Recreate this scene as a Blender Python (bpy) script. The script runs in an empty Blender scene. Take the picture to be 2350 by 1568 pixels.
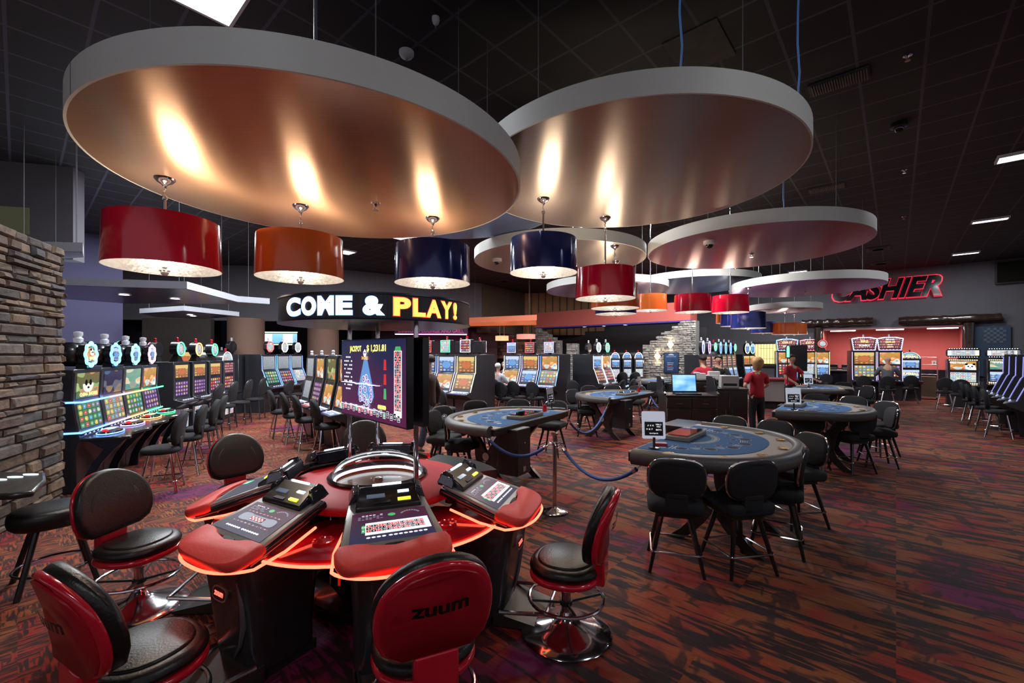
import bpy, bmesh, math, random
from mathutils import Vector, Matrix, Euler
random.seed(7)
S = bpy.context.scene
C = S.collection
H = 1.85            # eye height
F = 1000.0          # focal length in pixels of the 2350 px wide frame
PI = math.pi

# ---------- camera, world, exposure ----------
cam = bpy.data.cameras.new('camera'); cam.lens = F / 2350 * 36; cam.sensor_width = 36
cam.sensor_fit = 'HORIZONTAL'; cam.shift_y = 28 / 2350; cam.clip_start = .05; cam.clip_end = 200
co = bpy.data.objects.new('camera', cam); C.objects.link(co)
co.location = (0, 0, H); co.rotation_euler = (PI / 2, 0, 0); S.camera = co
S.view_settings.view_transform = 'Standard'; S.view_settings.look = 'None'
S.view_settings.exposure = 0.0; S.view_settings.gamma = 1.0; S.view_settings.use_curve_mapping = False
W = bpy.data.worlds.new('world'); S.world = W; W.use_nodes = True
W.node_tree.nodes['Background'].inputs[0].default_value = (.78, .74, .84, 1)
W.node_tree.nodes['Background'].inputs[1].default_value = .44
try:
    S.cycles.max_bounces = 5; S.cycles.diffuse_bounces = 2; S.cycles.glossy_bounces = 3
    S.cycles.transmission_bounces = 4; S.cycles.transparent_max_bounces = 6
    S.cycles.sample_clamp_indirect = 3.0; S.cycles.caustics_reflective = True; S.cycles.caustics_refractive = False
    S.cycles.blur_glossy = 1.0
except Exception: pass

def light(kind, name, loc, power, col=(1, 1, 1), size=.2, size_y=None, rot=(0, 0, 0), parent=None, spot=None, blend=.6):
    l = bpy.data.lights.new(name, kind); l.energy = power; l.color = col
    if kind == 'AREA':
        l.size = size
        if size_y: l.shape = 'RECTANGLE'; l.size_y = size_y
    else: l.shadow_soft_size = size
    if kind == 'SPOT': l.spot_size = math.radians(spot or 100); l.spot_blend = blend
    o = bpy.data.objects.new(name, l); C.objects.link(o); o.location = loc; o.rotation_euler = rot
    if parent: o.parent = parent
    return o

# ---------- where a point of the place is ----------
def G(px, py, z=0.0):                 # point on the horizontal plane z
    Y = F * (H - z) / (py - 812); return Vector(((px - 1175) / F * Y, Y, z))
def P(px, Y, z=0.0): return Vector(((px - 1175) / F * Y, Y, z))
def ZP(py, Y): return H - (py - 812) / F * Y
U = Vector((.661, .750, 0)); V = Vector((-.750, .661, 0))        # axes of the main room
UA = math.atan2(U.y, U.x)

# ---------- materials ----------
_M = {}
def nt(name):
    m = bpy.data.materials.new(name); m.use_nodes = True
    return m, m.node_tree.nodes, m.node_tree.links, m.node_tree.nodes['Principled BSDF']
def mat(name, col, rough=.5, metal=0., emit=None, es=1., coat=0., noise=.08, scale=20., bump=0., spec=.5, aniso=0., alpha=None):
    if name in _M: return _M[name]
    m, N, L, b = nt(name)
    b.inputs['Roughness'].default_value = rough; b.inputs['Metallic'].default_value = metal
    b.inputs['Coat Weight'].default_value = coat; b.inputs['Coat Roughness'].default_value = .08
    b.inputs['Specular IOR Level'].default_value = spec
    if aniso: b.inputs['Anisotropic'].default_value = aniso
    tc = N.new('ShaderNodeTexCoord'); n = N.new('ShaderNodeTexNoise'); n.inputs['Scale'].default_value = scale
    n.inputs['Detail'].default_value = 3; L.new(tc.outputs['Object'], n.inputs['Vector'])
    r = N.new('ShaderNodeMix'); r.data_type = 'RGBA'
    r.inputs[6].default_value = tuple(c * (1 - noise) for c in col) + (1,)
    r.inputs[7].default_value = tuple(min(1, c * (1 + noise)) for c in col) + (1,)
    L.new(n.outputs[0], r.inputs[0]); L.new(r.outputs[2], b.inputs['Base Color'])
    if bump:
        bu = N.new('ShaderNodeBump'); bu.inputs['Strength'].default_value = bump; bu.inputs['Distance'].default_value = .01
        L.new(n.outputs[0], bu.inputs['Height']); L.new(bu.outputs[0], b.inputs['Normal'])
    if emit:
        b.inputs['Emission Color'].default_value = tuple(emit) + (1,); b.inputs['Emission Strength'].default_value = es
    _M[name] = m; return m
def glow(name, col, es): return mat(name, tuple(c * .5 for c in col), .4, emit=col, es=es)

def node(N, t, **k):
    n = N.new(t)
    for a, v in k.items(): setattr(n, a, v)
    return n
def ramp(N, stops, interp='LINEAR'):
    r = N.new('ShaderNodeValToRGB'); cr = r.color_ramp; cr.interpolation = interp
    while len(cr.elements) > 1: cr.elements.remove(cr.elements[-1])
    cr.elements[0].position = stops[0][0]; cr.elements[0].color = tuple(stops[0][1]) + (1,)
    for p, c in stops[1:]:
        e = cr.elements.new(p); e.color = tuple(c) + (1,)
    return r
def mixc(N, L, fac, a, b, mode='MIX'):
    m = N.new('ShaderNodeMix'); m.data_type = 'RGBA'; m.blend_type = mode
    for s, v in ((0, fac), (6, a), (7, b)):
        if hasattr(v, 'links') or hasattr(v, 'is_linked'): L.new(v, m.inputs[s])
        elif s == 0: m.inputs[0].default_value = v
        else: m.inputs[s].default_value = tuple(v) + (1,)
    return m.outputs[2]
def math_(N, L, op, a, b=0.):
    m = N.new('ShaderNodeMath'); m.operation = op
    for i, v in enumerate((a, b)):
        if hasattr(v, 'is_linked'): L.new(v, m.inputs[i])
        else: m.inputs[i].default_value = v
    return m.outputs[0]

def screen_mat(name, kind, a, b, cols, es=1.5, nx=5, ny=3, flat=False, seed=0.):
    """a lit display: a, b = background colours bottom/top; cols = symbol colours"""
    if name in _M: return _M[name]
    m, N, L, p = nt(name)
    tc = N.new('ShaderNodeTexCoord'); sp = N.new('ShaderNodeSeparateXYZ'); L.new(tc.outputs['Generated'], sp.inputs[0])
    x = sp.outputs[0]; y = sp.outputs[1] if flat else sp.outputs[2]
    cb = N.new('ShaderNodeCombineXYZ'); L.new(math_(N, L, 'MULTIPLY', x, nx), cb.inputs[0]); L.new(math_(N, L, 'MULTIPLY', y, ny), cb.inputs[1])
    cb.inputs[2].default_value = seed
    ns = N.new('ShaderNodeTexNoise'); ns.inputs['Scale'].default_value = 1.3; ns.inputs['Detail'].default_value = 4; L.new(cb.outputs[0], ns.inputs['Vector'])
    f = math_(N, L, 'ADD', y, math_(N, L, 'MULTIPLY', math_(N, L, 'SUBTRACT', ns.outputs[0], .5), 1.2))
    base = mixc(N, L, f, a, b)
    out = base
    if kind in ('reels', 'mix'):
        ly = y if kind == 'reels' else math_(N, L, 'MULTIPLY', y, 1.)
        fx = math_(N, L, 'FRACT', math_(N, L, 'MULTIPLY', x, nx)); fy = math_(N, L, 'FRACT', math_(N, L, 'MULTIPLY', y, ny))
        cx = math_(N, L, 'FLOOR', math_(N, L, 'MULTIPLY', x, nx)); cy = math_(N, L, 'FLOOR', math_(N, L, 'MULTIPLY', y, ny))
        ci = N.new('ShaderNodeCombineXYZ'); L.new(cx, ci.inputs[0]); L.new(cy, ci.inputs[1]); ci.inputs[2].default_value = seed + 3.
        oi = N.new('ShaderNodeObjectInfo'); L.new(math_(N, L, 'ADD', cx, math_(N, L, 'MULTIPLY', oi.outputs['Random'], 50.)), ci.inputs[0])
        wn = N.new('ShaderNodeTexWhiteNoise'); wn.noise_dimensions = '3D'; L.new(ci.outputs[0], wn.inputs[0])
        r = ramp(N, [(i / len(cols), c) for i, c in enumerate(cols)], 'CONSTANT'); L.new(wn.outputs[0], r.inputs[0])
        dx = math_(N, L, 'ABSOLUTE', math_(N, L, 'SUBTRACT', fx, .5)); dy = math_(N, L, 'ABSOLUTE', math_(N, L, 'SUBTRACT', fy, .5))
        d = math_(N, L, 'ADD', math_(N, L, 'POWER', dx, 2.), math_(N, L, 'POWER', dy, 2.))
        vo2 = N.new('ShaderNodeTexVoronoi'); vo2.voronoi_dimensions = '2D'; vo2.inputs['Scale'].default_value = 4.3; L.new(cb.outputs[0], vo2.inputs['Vector'])
        sy_ = mixc(N, L, .5, r.outputs[0], vo2.outputs['Color'], 'MULTIPLY')
        inn = math_(N, L, 'LESS_THAN', math_(N, L, 'ADD', d, math_(N, L, 'MULTIPLY', wn.outputs[0], .06)), .15)
        out = mixc(N, L, math_(N, L, 'MULTIPLY', inn, .9), out, sy_)
        hot = math_(N, L, 'LESS_THAN', d, .015); out = mixc(N, L, math_(N, L, 'MULTIPLY', hot, .6), out, (1., 1., .9))
        gl = math_(N, L, 'GREATER_THAN', math_(N, L, 'MAXIMUM', dx, dy), .455); out = mixc(N, L, math_(N, L, 'MULTIPLY', gl, .75), out, (.01, .01, .02))
        if kind == 'mix':    # title band and a round emblem
            tb = math_(N, L, 'GREATER_THAN', y, .74); out = mixc(N, L, tb, out, cols[0])
            ex = math_(N, L, 'POWER', math_(N, L, 'SUBTRACT', x, .5), 2.); ey = math_(N, L, 'MULTIPLY', math_(N, L, 'POWER', math_(N, L, 'SUBTRACT', y, .46), 2.), 1.6)
            em = math_(N, L, 'ADD', ex, ey); out = mixc(N, L, math_(N, L, 'LESS_THAN', em, .11), out, a); out = mixc(N, L, math_(N, L, 'LESS_THAN', em, .09), out, cols[-1])
    if kind in ('dots',):
        vo = N.new('ShaderNodeTexVoronoi'); vo.voronoi_dimensions = '2D'; vo.inputs['Scale'].default_value = 1.; vo.inputs['Randomness'].default_value = .12 if kind != 'mix' else .8
        L.new(cb.outputs[0], vo.inputs['Vector'])
        sc = N.new('ShaderNodeSeparateColor'); L.new(vo.outputs['Color'], sc.inputs[0])
        st = [(i / len(cols), c) for i, c in enumerate(cols)]
        r = ramp(N, st, 'CONSTANT'); L.new(sc.outputs[0], r.inputs[0])
        k = math_(N, L, 'LESS_THAN', vo.outputs['Distance'], .40 if kind != 'dots' else .28)
        vo2 = N.new('ShaderNodeTexVoronoi'); vo2.voronoi_dimensions = '2D'; vo2.inputs['Scale'].default_value = 3.7; L.new(cb.outputs[0], vo2.inputs['Vector'])
        det = mixc(N, L, .45, r.outputs[0], vo2.outputs['Color'], 'OVERLAY')
        out = mixc(N, L, k, out, det)
    if kind in ('text', 'mix', 'rows'):
        br = N.new('ShaderNodeTexNoise'); br.inputs['Scale'].default_value = 6.; br.inputs['Detail'].default_value = 0
        c2 = N.new('ShaderNodeCombineXYZ'); L.new(math_(N, L, 'MULTIPLY', x, nx * 3), c2.inputs[0])
        L.new(math_(N, L, 'FLOOR', math_(N, L, 'MULTIPLY', y, ny * 4)), c2.inputs[1]); c2.inputs[2].default_value = seed
        L.new(c2.outputs[0], br.inputs['Vector'])
        row = math_(N, L, 'GREATER_THAN', math_(N, L, 'FRACT', math_(N, L, 'MULTIPLY', y, ny * 4)), .5)
        k = math_(N, L, 'MULTIPLY', row, math_(N, L, 'GREATER_THAN', br.outputs[0], .56))
        out = mixc(N, L, math_(N, L, 'MULTIPLY', k, .8), out, cols[0])
    if kind == 'art':
        w = N.new('ShaderNodeTexVoronoi'); w.voronoi_dimensions = '2D'; w.feature = 'SMOOTH_F1'; w.inputs['Scale'].default_value = 1.1
        mx = mixc(N, L, .35, cb.outputs[0], ns.outputs[1]); L.new(mx, w.inputs['Vector'])
        st = [(i / len(cols), c) for i, c in enumerate(cols)]
        sc = N.new('ShaderNodeSeparateColor'); L.new(w.outputs['Color'], sc.inputs[0])
        r = ramp(N, st); L.new(sc.outputs[1], r.inputs[0]); out = mixc(N, L, math_(N, L, 'LESS_THAN', w.outputs['Distance'], .33), out, r.outputs[0])
    p.inputs['Roughness'].default_value = .35; p.inputs['Specular IOR Level'].default_value = .25; L.new(out, p.inputs['Emission Color']); p.inputs['Emission Strength'].default_value = es
    p.inputs['Base Color'].default_value = (.01, .01, .015, 1)
    _M[name] = m; return m

# ---------- mesh builder ----------
def circ(r, n, cx=0, cy=0, a0=0.): return [(cx + r * math.cos(a0 + 2 * PI * i / n), cy + r * math.sin(a0 + 2 * PI * i / n)) for i in range(n)]
def rrect(w, h, r, n=5, cx=0, cy=0):
    o = []
    for k, (sx, sy) in enumerate(((1, 1), (-1, 1), (-1, -1), (1, -1))):
        for i in range(n + 1):
            a = k * PI / 2 + i / n * PI / 2
            o.append((cx + sx * (w / 2 - r) + r * math.cos(a), cy + sy * (h / 2 - r) + r * math.sin(a)))
    return o
def sup(w, h, e=2.6, n=36):
    o = []
    for i in range(n):
        a = 2 * PI * i / n; c, s = math.cos(a), math.sin(a)
        o.append((w / 2 * math.copysign(abs(c) ** (2 / e), c), h / 2 * math.copysign(abs(s) ** (2 / e), s)))
    return o
class MB:
    def __init__(s): s.v = []; s.f = []; s.m = []; s.M = Matrix()
    def at(s, loc=(0, 0, 0), rx=0, ry=0, rz=0):
        s.M = Matrix.Translation(loc) @ Euler((rx, ry, rz)).to_matrix().to_4x4(); return s
    def add(s, vs, fs, m=0):
        b = len(s.v); s.v += [tuple(s.M @ Vector(v)) for v in vs]
        s.f += [tuple(b + i for i in f) for f in fs]; s.m += [m] * len(fs); return s
    def box(s, x0, x1, y0, y1, z0, z1, m=0):
        return s.add([(x0, y0, z0), (x1, y0, z0), (x1, y1, z0), (x0, y1, z0), (x0, y0, z1), (x1, y0, z1), (x1, y1, z1), (x0, y1, z1)],
                     [(0, 3, 2, 1), (4, 5, 6, 7), (0, 1, 5, 4), (1, 2, 6, 5), (2, 3, 7, 6), (3, 0, 4, 7)], m)
    def loft(s, rings, m=0, caps=True, closed=True):
        n = len(rings[0]); vs = [p for r in rings for p in r]; fs = []
        for k in range(len(rings) - 1):
            for i in range(n if closed else n - 1):
                j = (i + 1) % n; fs.append((k * n + i, k * n + j, (k + 1) * n + j, (k + 1) * n + i))
        if caps: fs += [tuple(range(n))[::-1], tuple((len(rings) - 1) * n + i for i in range(n))]
        return s.add(vs, fs, m)
    def prism(s, o, h0, h1, ax='z', m=0):
        k = {'z': lambda a, b, h: (a, b, h), 'x': lambda a, b, h: (h, a, b), 'y': lambda a, b, h: (a, h, b)}[ax]
        return s.loft([[k(a, b, h0) for a, b in o], [k(a, b, h1) for a, b in o]], m)
    def pad(s, o, z0, z1, e=.02, ax='z', m=0, dome=0., k=3):
        """rounded cushion: outline o inset by e at its edges"""
        R = max(math.hypot(a, b) for a, b in o); cx = sum(a for a, b in o) / len(o); cy = sum(b for a, b in o) / len(o)
        f = {'z': lambda a, b, h: (a, b, h), 'x': lambda a, b, h: (h, a, b), 'y': lambda a, b, h: (a, h, b)}[ax]
        def ring(q, z): return [f(cx + (a - cx) * q, cy + (b - cy) * q, z) for a, b in o]
        t = (z1 - z0); e2 = math.copysign(min(e, abs(t) / 2), t); rs = []
        for i in range(k + 1):
            a = PI / 2 * i / k; rs.append(ring(1 - e / R * (1 - math.sin(a)), z0 + e2 * (1 - math.cos(a))))
        for i in range(k + 1):
            a = PI / 2 * i / k; rs.append(ring(1 - e / R * (1 - math.cos(a)), z1 - e2 * (1 - math.sin(a))))
        if dome:
            for q, d in ((.8, .5), (.55, .85), (.2, 1.)): rs.append(ring(q * (1 - e / R), z1 + dome * d))
        return s.loft(rs, m)
    def cyl(s, a, b, r0, r1=None, n=12, m=0, caps=True):
        a = Vector(a); b = Vector(b); r1 = r0 if r1 is None else r1
        d = (b - a).normalized(); q = d.to_track_quat('Z', 'Y').to_matrix()
        R = [[tuple(c + q @ Vector((r * math.cos(2 * PI * i / n), r * math.sin(2 * PI * i / n), 0))) for i in range(n)] for c, r in ((a, r0), (b, r1))]
        return s.loft(R, m, caps)
    def tube(s, pts, r, n=8, m=0, closed=False, caps=True):
        pts = [Vector(p) for p in pts]; N = len(pts); rings = []; up = None
        for i in range(N):
            a = pts[i - 1] if (i or closed) else pts[i]; b = pts[(i + 1) % N] if (i < N - 1 or closed) else pts[i]
            t = (b - a).normalized()
            if up is None: up = Vector((0, 0, 1)) if abs(t.z) < .9 else Vector((1, 0, 0))
            sd = t.cross(up).normalized(); up = sd.cross(t).normalized()
            rr = r[i] if isinstance(r, (list, tuple)) else r
            rings.append([tuple(pts[i] + sd * rr * math.cos(2 * PI * k / n) + up * rr * math.sin(2 * PI * k / n)) for k in range(n)])
        if closed: rings.append(rings[0]); caps = False
        return s.loft(rings, m, caps)
    def lathe(s, prof, n=24, m=0, c=(0, 0), caps=True):
        return s.loft([[(c[0] + r * math.cos(2 * PI * i / n), c[1] + r * math.sin(2 * PI * i / n), z) for i in range(n)] for r, z in prof], m, caps)
    def ell(s, c, r, n=14, k=8, m=0):
        r = (r, r, r) if isinstance(r, (int, float)) else r
        R = [[(c[0] + r[0] * math.sin(PI * j / k) * math.cos(2 * PI * i / n), c[1] + r[1] * math.sin(PI * j / k) * math.sin(2 * PI * i / n), c[2] - r[2] * math.cos(PI * j / k)) for i in range(n)] for j in range(1, k)]
        return s.loft(R, m)
    def mesh(s, vs, fs, m=0): return s.add(vs, fs, m)

def link(name, me, parent=None, loc=(0, 0, 0), rz=0, **kw):
    o = bpy.data.objects.new(name, me); C.objects.link(o); o.location = loc; o.rotation_euler = (0, 0, rz)
    if parent: o.parent = parent
    for k, v in kw.items():
        if v: o[k] = v
    return o
def obj(name, mb, mats, parent=None, loc=(0, 0, 0), rz=0, bevel=0., flat=False, ang=40, bseg=2, **kw):
    me = bpy.data.meshes.new(name); me.from_pydata(mb.v, [], mb.f)
    mats = mats if isinstance(mats, (list, tuple)) else [mats]
    for x in mats: me.materials.append(x)
    me.polygons.foreach_set('material_index', mb.m)
    bm = bmesh.new(); bm.from_mesh(me); bmesh.ops.recalc_face_normals(bm, faces=bm.faces); bm.to_mesh(me); bm.free()
    if not flat:
        me.shade_smooth(); me.set_sharp_from_angle(angle=math.radians(ang))
    me.update()
    o = link(name, me, parent, loc, rz, **kw)
    if bevel:
        b = o.modifiers.new('bevel', 'BEVEL'); b.width = bevel; b.segments = bseg; b.limit_method = 'ANGLE'; b.angle_limit = math.radians(35); b.harden_normals = False
    return o
def thing(name, label, cat, loc=(0, 0, 0), rz=0, group=None):
    return link(name, None, None, loc, rz, label=label, category=cat, group=group)
def solid(name, label, cat, mb, mats, loc=(0, 0, 0), rz=0, group=None, **kw):
    return obj(name, mb, mats, None, loc, rz, label=label, category=cat, group=group, **kw)
def struct(name, mb, mats, loc=(0, 0, 0), rz=0, **kw): return obj(name, mb, mats, None, loc, rz, kind='structure', **kw)
KIDS = {}
def dup(root, loc, rz, label=None, group=None, mats=None):
    r = root.copy(); C.objects.link(r); r.location = loc; r.rotation_euler = (0, 0, rz)
    if label: r['label'] = label
    if group: r['group'] = group
    def kids(src, dst):
        for ch in list(src.children):
            c = ch.copy(); C.objects.link(c); c.parent = dst; kids(ch, c)
    kids(root, r)
    return r
def face_to(o_xy, t_xy):              # rotation that turns local -Y (a thing's front) towards the target
    return math.atan2(t_xy[1] - o_xy[1], t_xy[0] - o_xy[0]) + PI / 2
_T = {}
def text_geo(s, bold=0., ext=0., res=3, font=None):
    k = (s, bold, ext, res)
    if k not in _T:
        cu = bpy.data.curves.new('lettering', 'FONT'); cu.body = s; cu.size = 1; cu.offset = bold; cu.extrude = ext; cu.resolution_u = res
        cu.align_x = 'CENTER'; cu.align_y = 'CENTER'
        o = bpy.data.objects.new('lettering', cu); C.objects.link(o)
        dg = bpy.context.evaluated_depsgraph_get(); dg.update()
        me = bpy.data.meshes.new_from_object(o.evaluated_get(dg))
        _T[k] = ([tuple(v.co) for v in me.vertices], [tuple(p.vertices) for p in me.polygons])
        bpy.data.objects.remove(o); bpy.data.curves.remove(cu); bpy.data.meshes.remove(me)
    return _T[k]
def put_text(mb, s, x, y, size, w=None, plane='xz', off=0., bold=0., ext=0., m=0, shear=0., res=3):
    """lettering centred at x,y in the plane, facing -Y (xz) or +Z (xy)"""
    vs, fs = text_geo(s, bold, ext, res)
    if not vs: return
    x0 = min(v[0] for v in vs); x1 = max(v[0] for v in vs); y0 = min(v[1] for v in vs); y1 = max(v[1] for v in vs)
    sy = size / (y1 - y0); sx = (w / (x1 - x0)) if w else sy
    o = []
    for a, b, c in vs:
        X = (a - (x0 + x1) / 2) * sx + shear * (b - (y0 + y1) / 2) * sy + x; Y = (b - (y0 + y1) / 2) * sy + y
        o.append((X, off - c * sy, Y) if plane == 'xz' else (X, Y, off + c * sy))
    mb.add(o, fs, m)

# ---------- common materials ----------
CHROME = mat('chrome', (.75, .75, .78), .12, 1.)
BLACKP = mat('black_plastic', (.012, .012, .015), .28, coat=.3)
BLACKM = mat('black_matte', (.012, .012, .014), .55)
CHAR = mat('charcoal_cabinet', (.03, .032, .04), .42)
LEATH = mat('black_leather', (.011, .010, .010), .36, bump=.15, scale=90)
CLOTH = mat('black_fabric', (.008, .008, .010), .85, bump=.2, scale=150)
REDG = mat('red_gloss_shell', (.60, .010, .03), .16, coat=.6)
REDL = mat('red_leather', (.88, .065, .05), .5, bump=.1, scale=80, spec=.25)
BRASS = mat('brass', (.8, .55, .22), .25, 1.)
WHITEP = mat('white_plastic', (.75, .76, .78), .4)
SILVER = mat('silver_trim', (.5, .5, .5), .32, .8)
NEON = glow('red_neon', (1., .10, .05), 5.)
LEDW = glow('white_led', (.75, .85, 1.), 9.)
ORD = ['first', 'second', 'third', 'fourth', 'fifth', 'sixth', 'seventh', 'eighth', 'ninth']
# ================= the room =================
def carpet():
    m, N, L, p = nt('carpet')
    tc = N.new('ShaderNodeTexCoord'); mp = N.new('ShaderNodeMapping'); mp.inputs['Rotation'].default_value = (0, 0, -UA); L.new(tc.outputs['Object'], mp.inputs[0])
    sp = N.new('ShaderNodeSeparateXYZ'); L.new(mp.outputs[0], sp.inputs[0]); u, v = sp.outputs[0], sp.outputs[1]
    t = .92
    fu = math_(N, L, 'FLOOR', math_(N, L, 'DIVIDE', u, t)); fv = math_(N, L, 'FLOOR', math_(N, L, 'DIVIDE', v, t))
    cc = N.new('ShaderNodeCombineXYZ'); L.new(fu, cc.inputs[0]); L.new(fv, cc.inputs[1])
    wn = N.new('ShaderNodeTexWhiteNoise'); wn.noise_dimensions = '2D'; L.new(cc.outputs[0], wn.inputs[0])
    def streak(su, sv, seed, dist=0., det=3, tile=3., rough=.5):
        c = N.new('ShaderNodeCombineXYZ'); L.new(math_(N, L, 'MULTIPLY', u, su), c.inputs[0]); L.new(math_(N, L, 'MULTIPLY', v, sv), c.inputs[1])
        L.new(math_(N, L, 'ADD', math_(N, L, 'MULTIPLY', wn.outputs[0], tile), seed), c.inputs[2])
        n = N.new('ShaderNodeTexNoise'); n.inputs['Scale'].default_value = 1.; n.inputs['Detail'].default_value = det; n.inputs['Distortion'].default_value = dist; n.inputs['Roughness'].default_value = rough
        L.new(c.outputs[0], n.inputs['Vector']); return n.outputs[0]
    def edge(x, lo, hi):
        r = ramp(N, [(lo, (0, 0, 0)), (hi, (1, 1, 1))]); L.new(x, r.inputs[0]); return r.outputs[0]
    a = streak(9., 1.3, 0., .6); b = streak(26., 2.6, 5., .3, 2); br = streak(3.0, 5.2, 11., .7, 2, 1.5)
    rib = streak(75., 2.5, 31., 0., 1)
    lens = edge(a, .47, .52); thin = edge(b, .55, .59)
    hue = streak(.75, .9, 41., .8, 1, .6)
    hc = ramp(N, [(.0, (.32, .010, .17)), (.34, (.24, .008, .12)), (.38, (.42, .020, .020)), (.43, (.46, .075, .020)), (.52, (.46, .13, .035)), (.60, (.42, .10, .028)), (.66, (.52, .035, .018)), (1., (.6, .06, .02))]); L.new(hue, hc.inputs[0])
    dark = mixc(N, L, hue, (.030, .010, .022), (.040, .020, .012))
    col = mixc(N, L, math_(N, L, 'MULTIPLY', lens, .75), dark, hc.outputs[0]); col = mixc(N, L, math_(N, L, 'MULTIPLY', thin, .55), col, hc.outputs[0])
    col = mixc(N, L, math_(N, L, 'MULTIPLY', edge(br, .57, .62), .80), col, dark)
    r1o = mixc(N, L, math_(N, L, 'MULTIPLY', rib, .9), col, mixc(N, L, .5, col, (.01, .006, .006)))
    # fine cross hatch of the other tiles
    h1 = streak(60, 7, 13., 0.); h2 = streak(7, 60, 17., 0.); k = streak(3, 3, 21., .5)
    hh = mixc(N, L, math_(N, L, 'GREATER_THAN', k, .5), h1, h2)
    r2 = ramp(N, [(0, (0, 0, 0)), (.47, (.06, .06, .06)), (.58, (.75, .75, .75)), (1, (1, 1, 1))]); L.new(hh, r2.inputs[0])
    r2o = mixc(N, L, r2.outputs[0], dark, hc.outputs[0])
    sx = N.new('ShaderNodeSeparateXYZ'); L.new(tc.outputs['Object'], sx.inputs[0])
    left = math_(N, L, 'LESS_THAN', math_(N, L, 'ADD', sx.outputs[0], math_(N, L, 'MULTIPLY', wn.outputs[0], 1.2)), -.6)
    col = mixc(N, L, left, r1o, r2o)
    fz = N.new('ShaderNodeTexNoise'); fz.inputs['Scale'].default_value = 260; L.new(tc.outputs['Object'], fz.inputs['Vector'])
    bu = N.new('ShaderNodeBump'); bu.inputs['Strength'].default_value = .3; bu.inputs['Distance'].default_value = .004; L.new(fz.outputs[0], bu.inputs['Height']); L.new(bu.outputs[0], p.inputs['Normal'])
    col = mixc(N, L, math_(N, L, 'MULTIPLY', fz.outputs[0], .5), col, (.01, .005, .006))
    L.new(col, p.inputs['Base Color']); p.inputs['Roughness'].default_value = .75; p.inputs['Specular IOR Level'].default_value = .25
    return m
def ceiling_mat():
    m, N, L, p = nt('ceiling_tiles')
    tc = N.new('ShaderNodeTexCoord'); mp = N.new('ShaderNodeMapping'); mp.inputs['Rotation'].default_value = (0, 0, -UA); L.new(tc.outputs['Object'], mp.inputs[0])
    sp = N.new('ShaderNodeSeparateXYZ'); L.new(mp.outputs[0], sp.inputs[0])
    def line(c, off):
        f = math_(N, L, 'FRACT', math_(N, L, 'DIVIDE', math_(N, L, 'ADD', c, off), .61))
        return math_(N, L, 'GREATER_THAN', math_(N, L, 'ABSOLUTE', math_(N, L, 'SUBTRACT', f, .5)), .474)
    k = math_(N, L, 'MAXIMUM', line(sp.outputs[0], 100.13), line(sp.outputs[1], 100.3))
    n = N.new('ShaderNodeTexNoise'); n.inputs['Scale'].default_value = 3; n.inputs['Detail'].default_value = 5; L.new(tc.outputs['Object'], n.inputs['Vector'])
    base = mixc(N, L, n.outputs[0], (.010, .010, .012), (.020, .019, .021))
    L.new(mixc(N, L, k, base, (.07, .07, .10)), p.inputs['Base Color']); p.inputs['Roughness'].default_value = .7
    return m
def stone_mat(name, cols, sc=1.):
    m, N, L, p = nt(name)
    ge = N.new('ShaderNodeNewGeometry'); tc = N.new('ShaderNodeTexCoord')
    r = ramp(N, [(i / len(cols), c) for i, c in enumerate(cols)]); L.new(ge.outputs['Random Per Island'], r.inputs[0])
    n = N.new('ShaderNodeTexNoise'); n.inputs['Scale'].default_value = 9 / sc; n.inputs['Detail'].default_value = 8; n.inputs['Roughness'].default_value = .65; L.new(tc.outputs['Object'], n.inputs['Vector'])
    rr = ramp(N, [(.3, (.35, .35, .37)), (.55, (.9, .9, .9)), (.75, (1.25, 1.15, 1.0))]); L.new(n.outputs[0], rr.inputs[0])
    L.new(mixc(N, L, 1., r.outputs[0], rr.outputs[0], 'MULTIPLY'), p.inputs['Base Color'])
    bu = N.new('ShaderNodeBump'); bu.inputs['Strength'].default_value = .9; bu.inputs['Distance'].default_value = .02 * sc; L.new(n.outputs[0], bu.inputs['Height']); L.new(bu.outputs[0], p.inputs['Normal'])
    p.inputs['Roughness'].default_value = .85
    return m
def ledge_stones(mb, x0, x1, z0, z1, y, row=.11, top=None, lmin=.18, lmax=.55, end=None):
    """rows of split stones on the face y (facing -Y), sizes and relief varied"""
    rnd = random.Random(int(x0 * 100 + z1 * 7)); z = z0
    while z < z1 - .02:
        h = min(row * rnd.uniform(.6, 1.3), z1 - z); x = x0 - rnd.uniform(0, .2)
        while x < x1:
            l = rnd.uniform(lmin, lmax); a = max(x, x0); b = min(x + l, x1); x += l
            if b - a < .02: continue
            if top and z > top((a + b) / 2): continue
            d = rnd.uniform(.015, .06); j = lambda: rnd.uniform(-.008, .008)
            g = .006; q = .35 * min(h, .08)
            fr = [(a + g + j(), y - d * .4, z + g), (b - g + j(), y - d * .4, z + g + j()), (b - g + j(), y - d * .4, z + h - g), (a + g + j(), y - d * .4, z + h - g + j())]
            cx, cz = (a + b) / 2, z + h / 2
            inn = [(px + (q if px < cx else -q), y - d + j(), pz + (q * .6 if pz < cz else -q * .6)) for px, _, pz in fr]
            bk = [(px, y + .02, pz) for px, _, pz in fr]
            mb.loft([bk, fr, inn], 0)
        z += h
WALLG = mat('grey_wall_paint', (.11, .105, .12), .8, noise=.12, scale=2)
WALLP = mat('purple_lit_wall_paint', (.07, .065, .14), .8, noise=.12, scale=2)  # purple light on the left wall is put into its paint colour
WALLD = mat('dark_wall_paint', (.035, .032, .036), .8)
CORAL = mat('coral_paint', (.42, .085, .065), .7)
SALMON = mat('salmon_paint', (.62, .14, .135), .7, noise=.1, scale=1.5)
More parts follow.
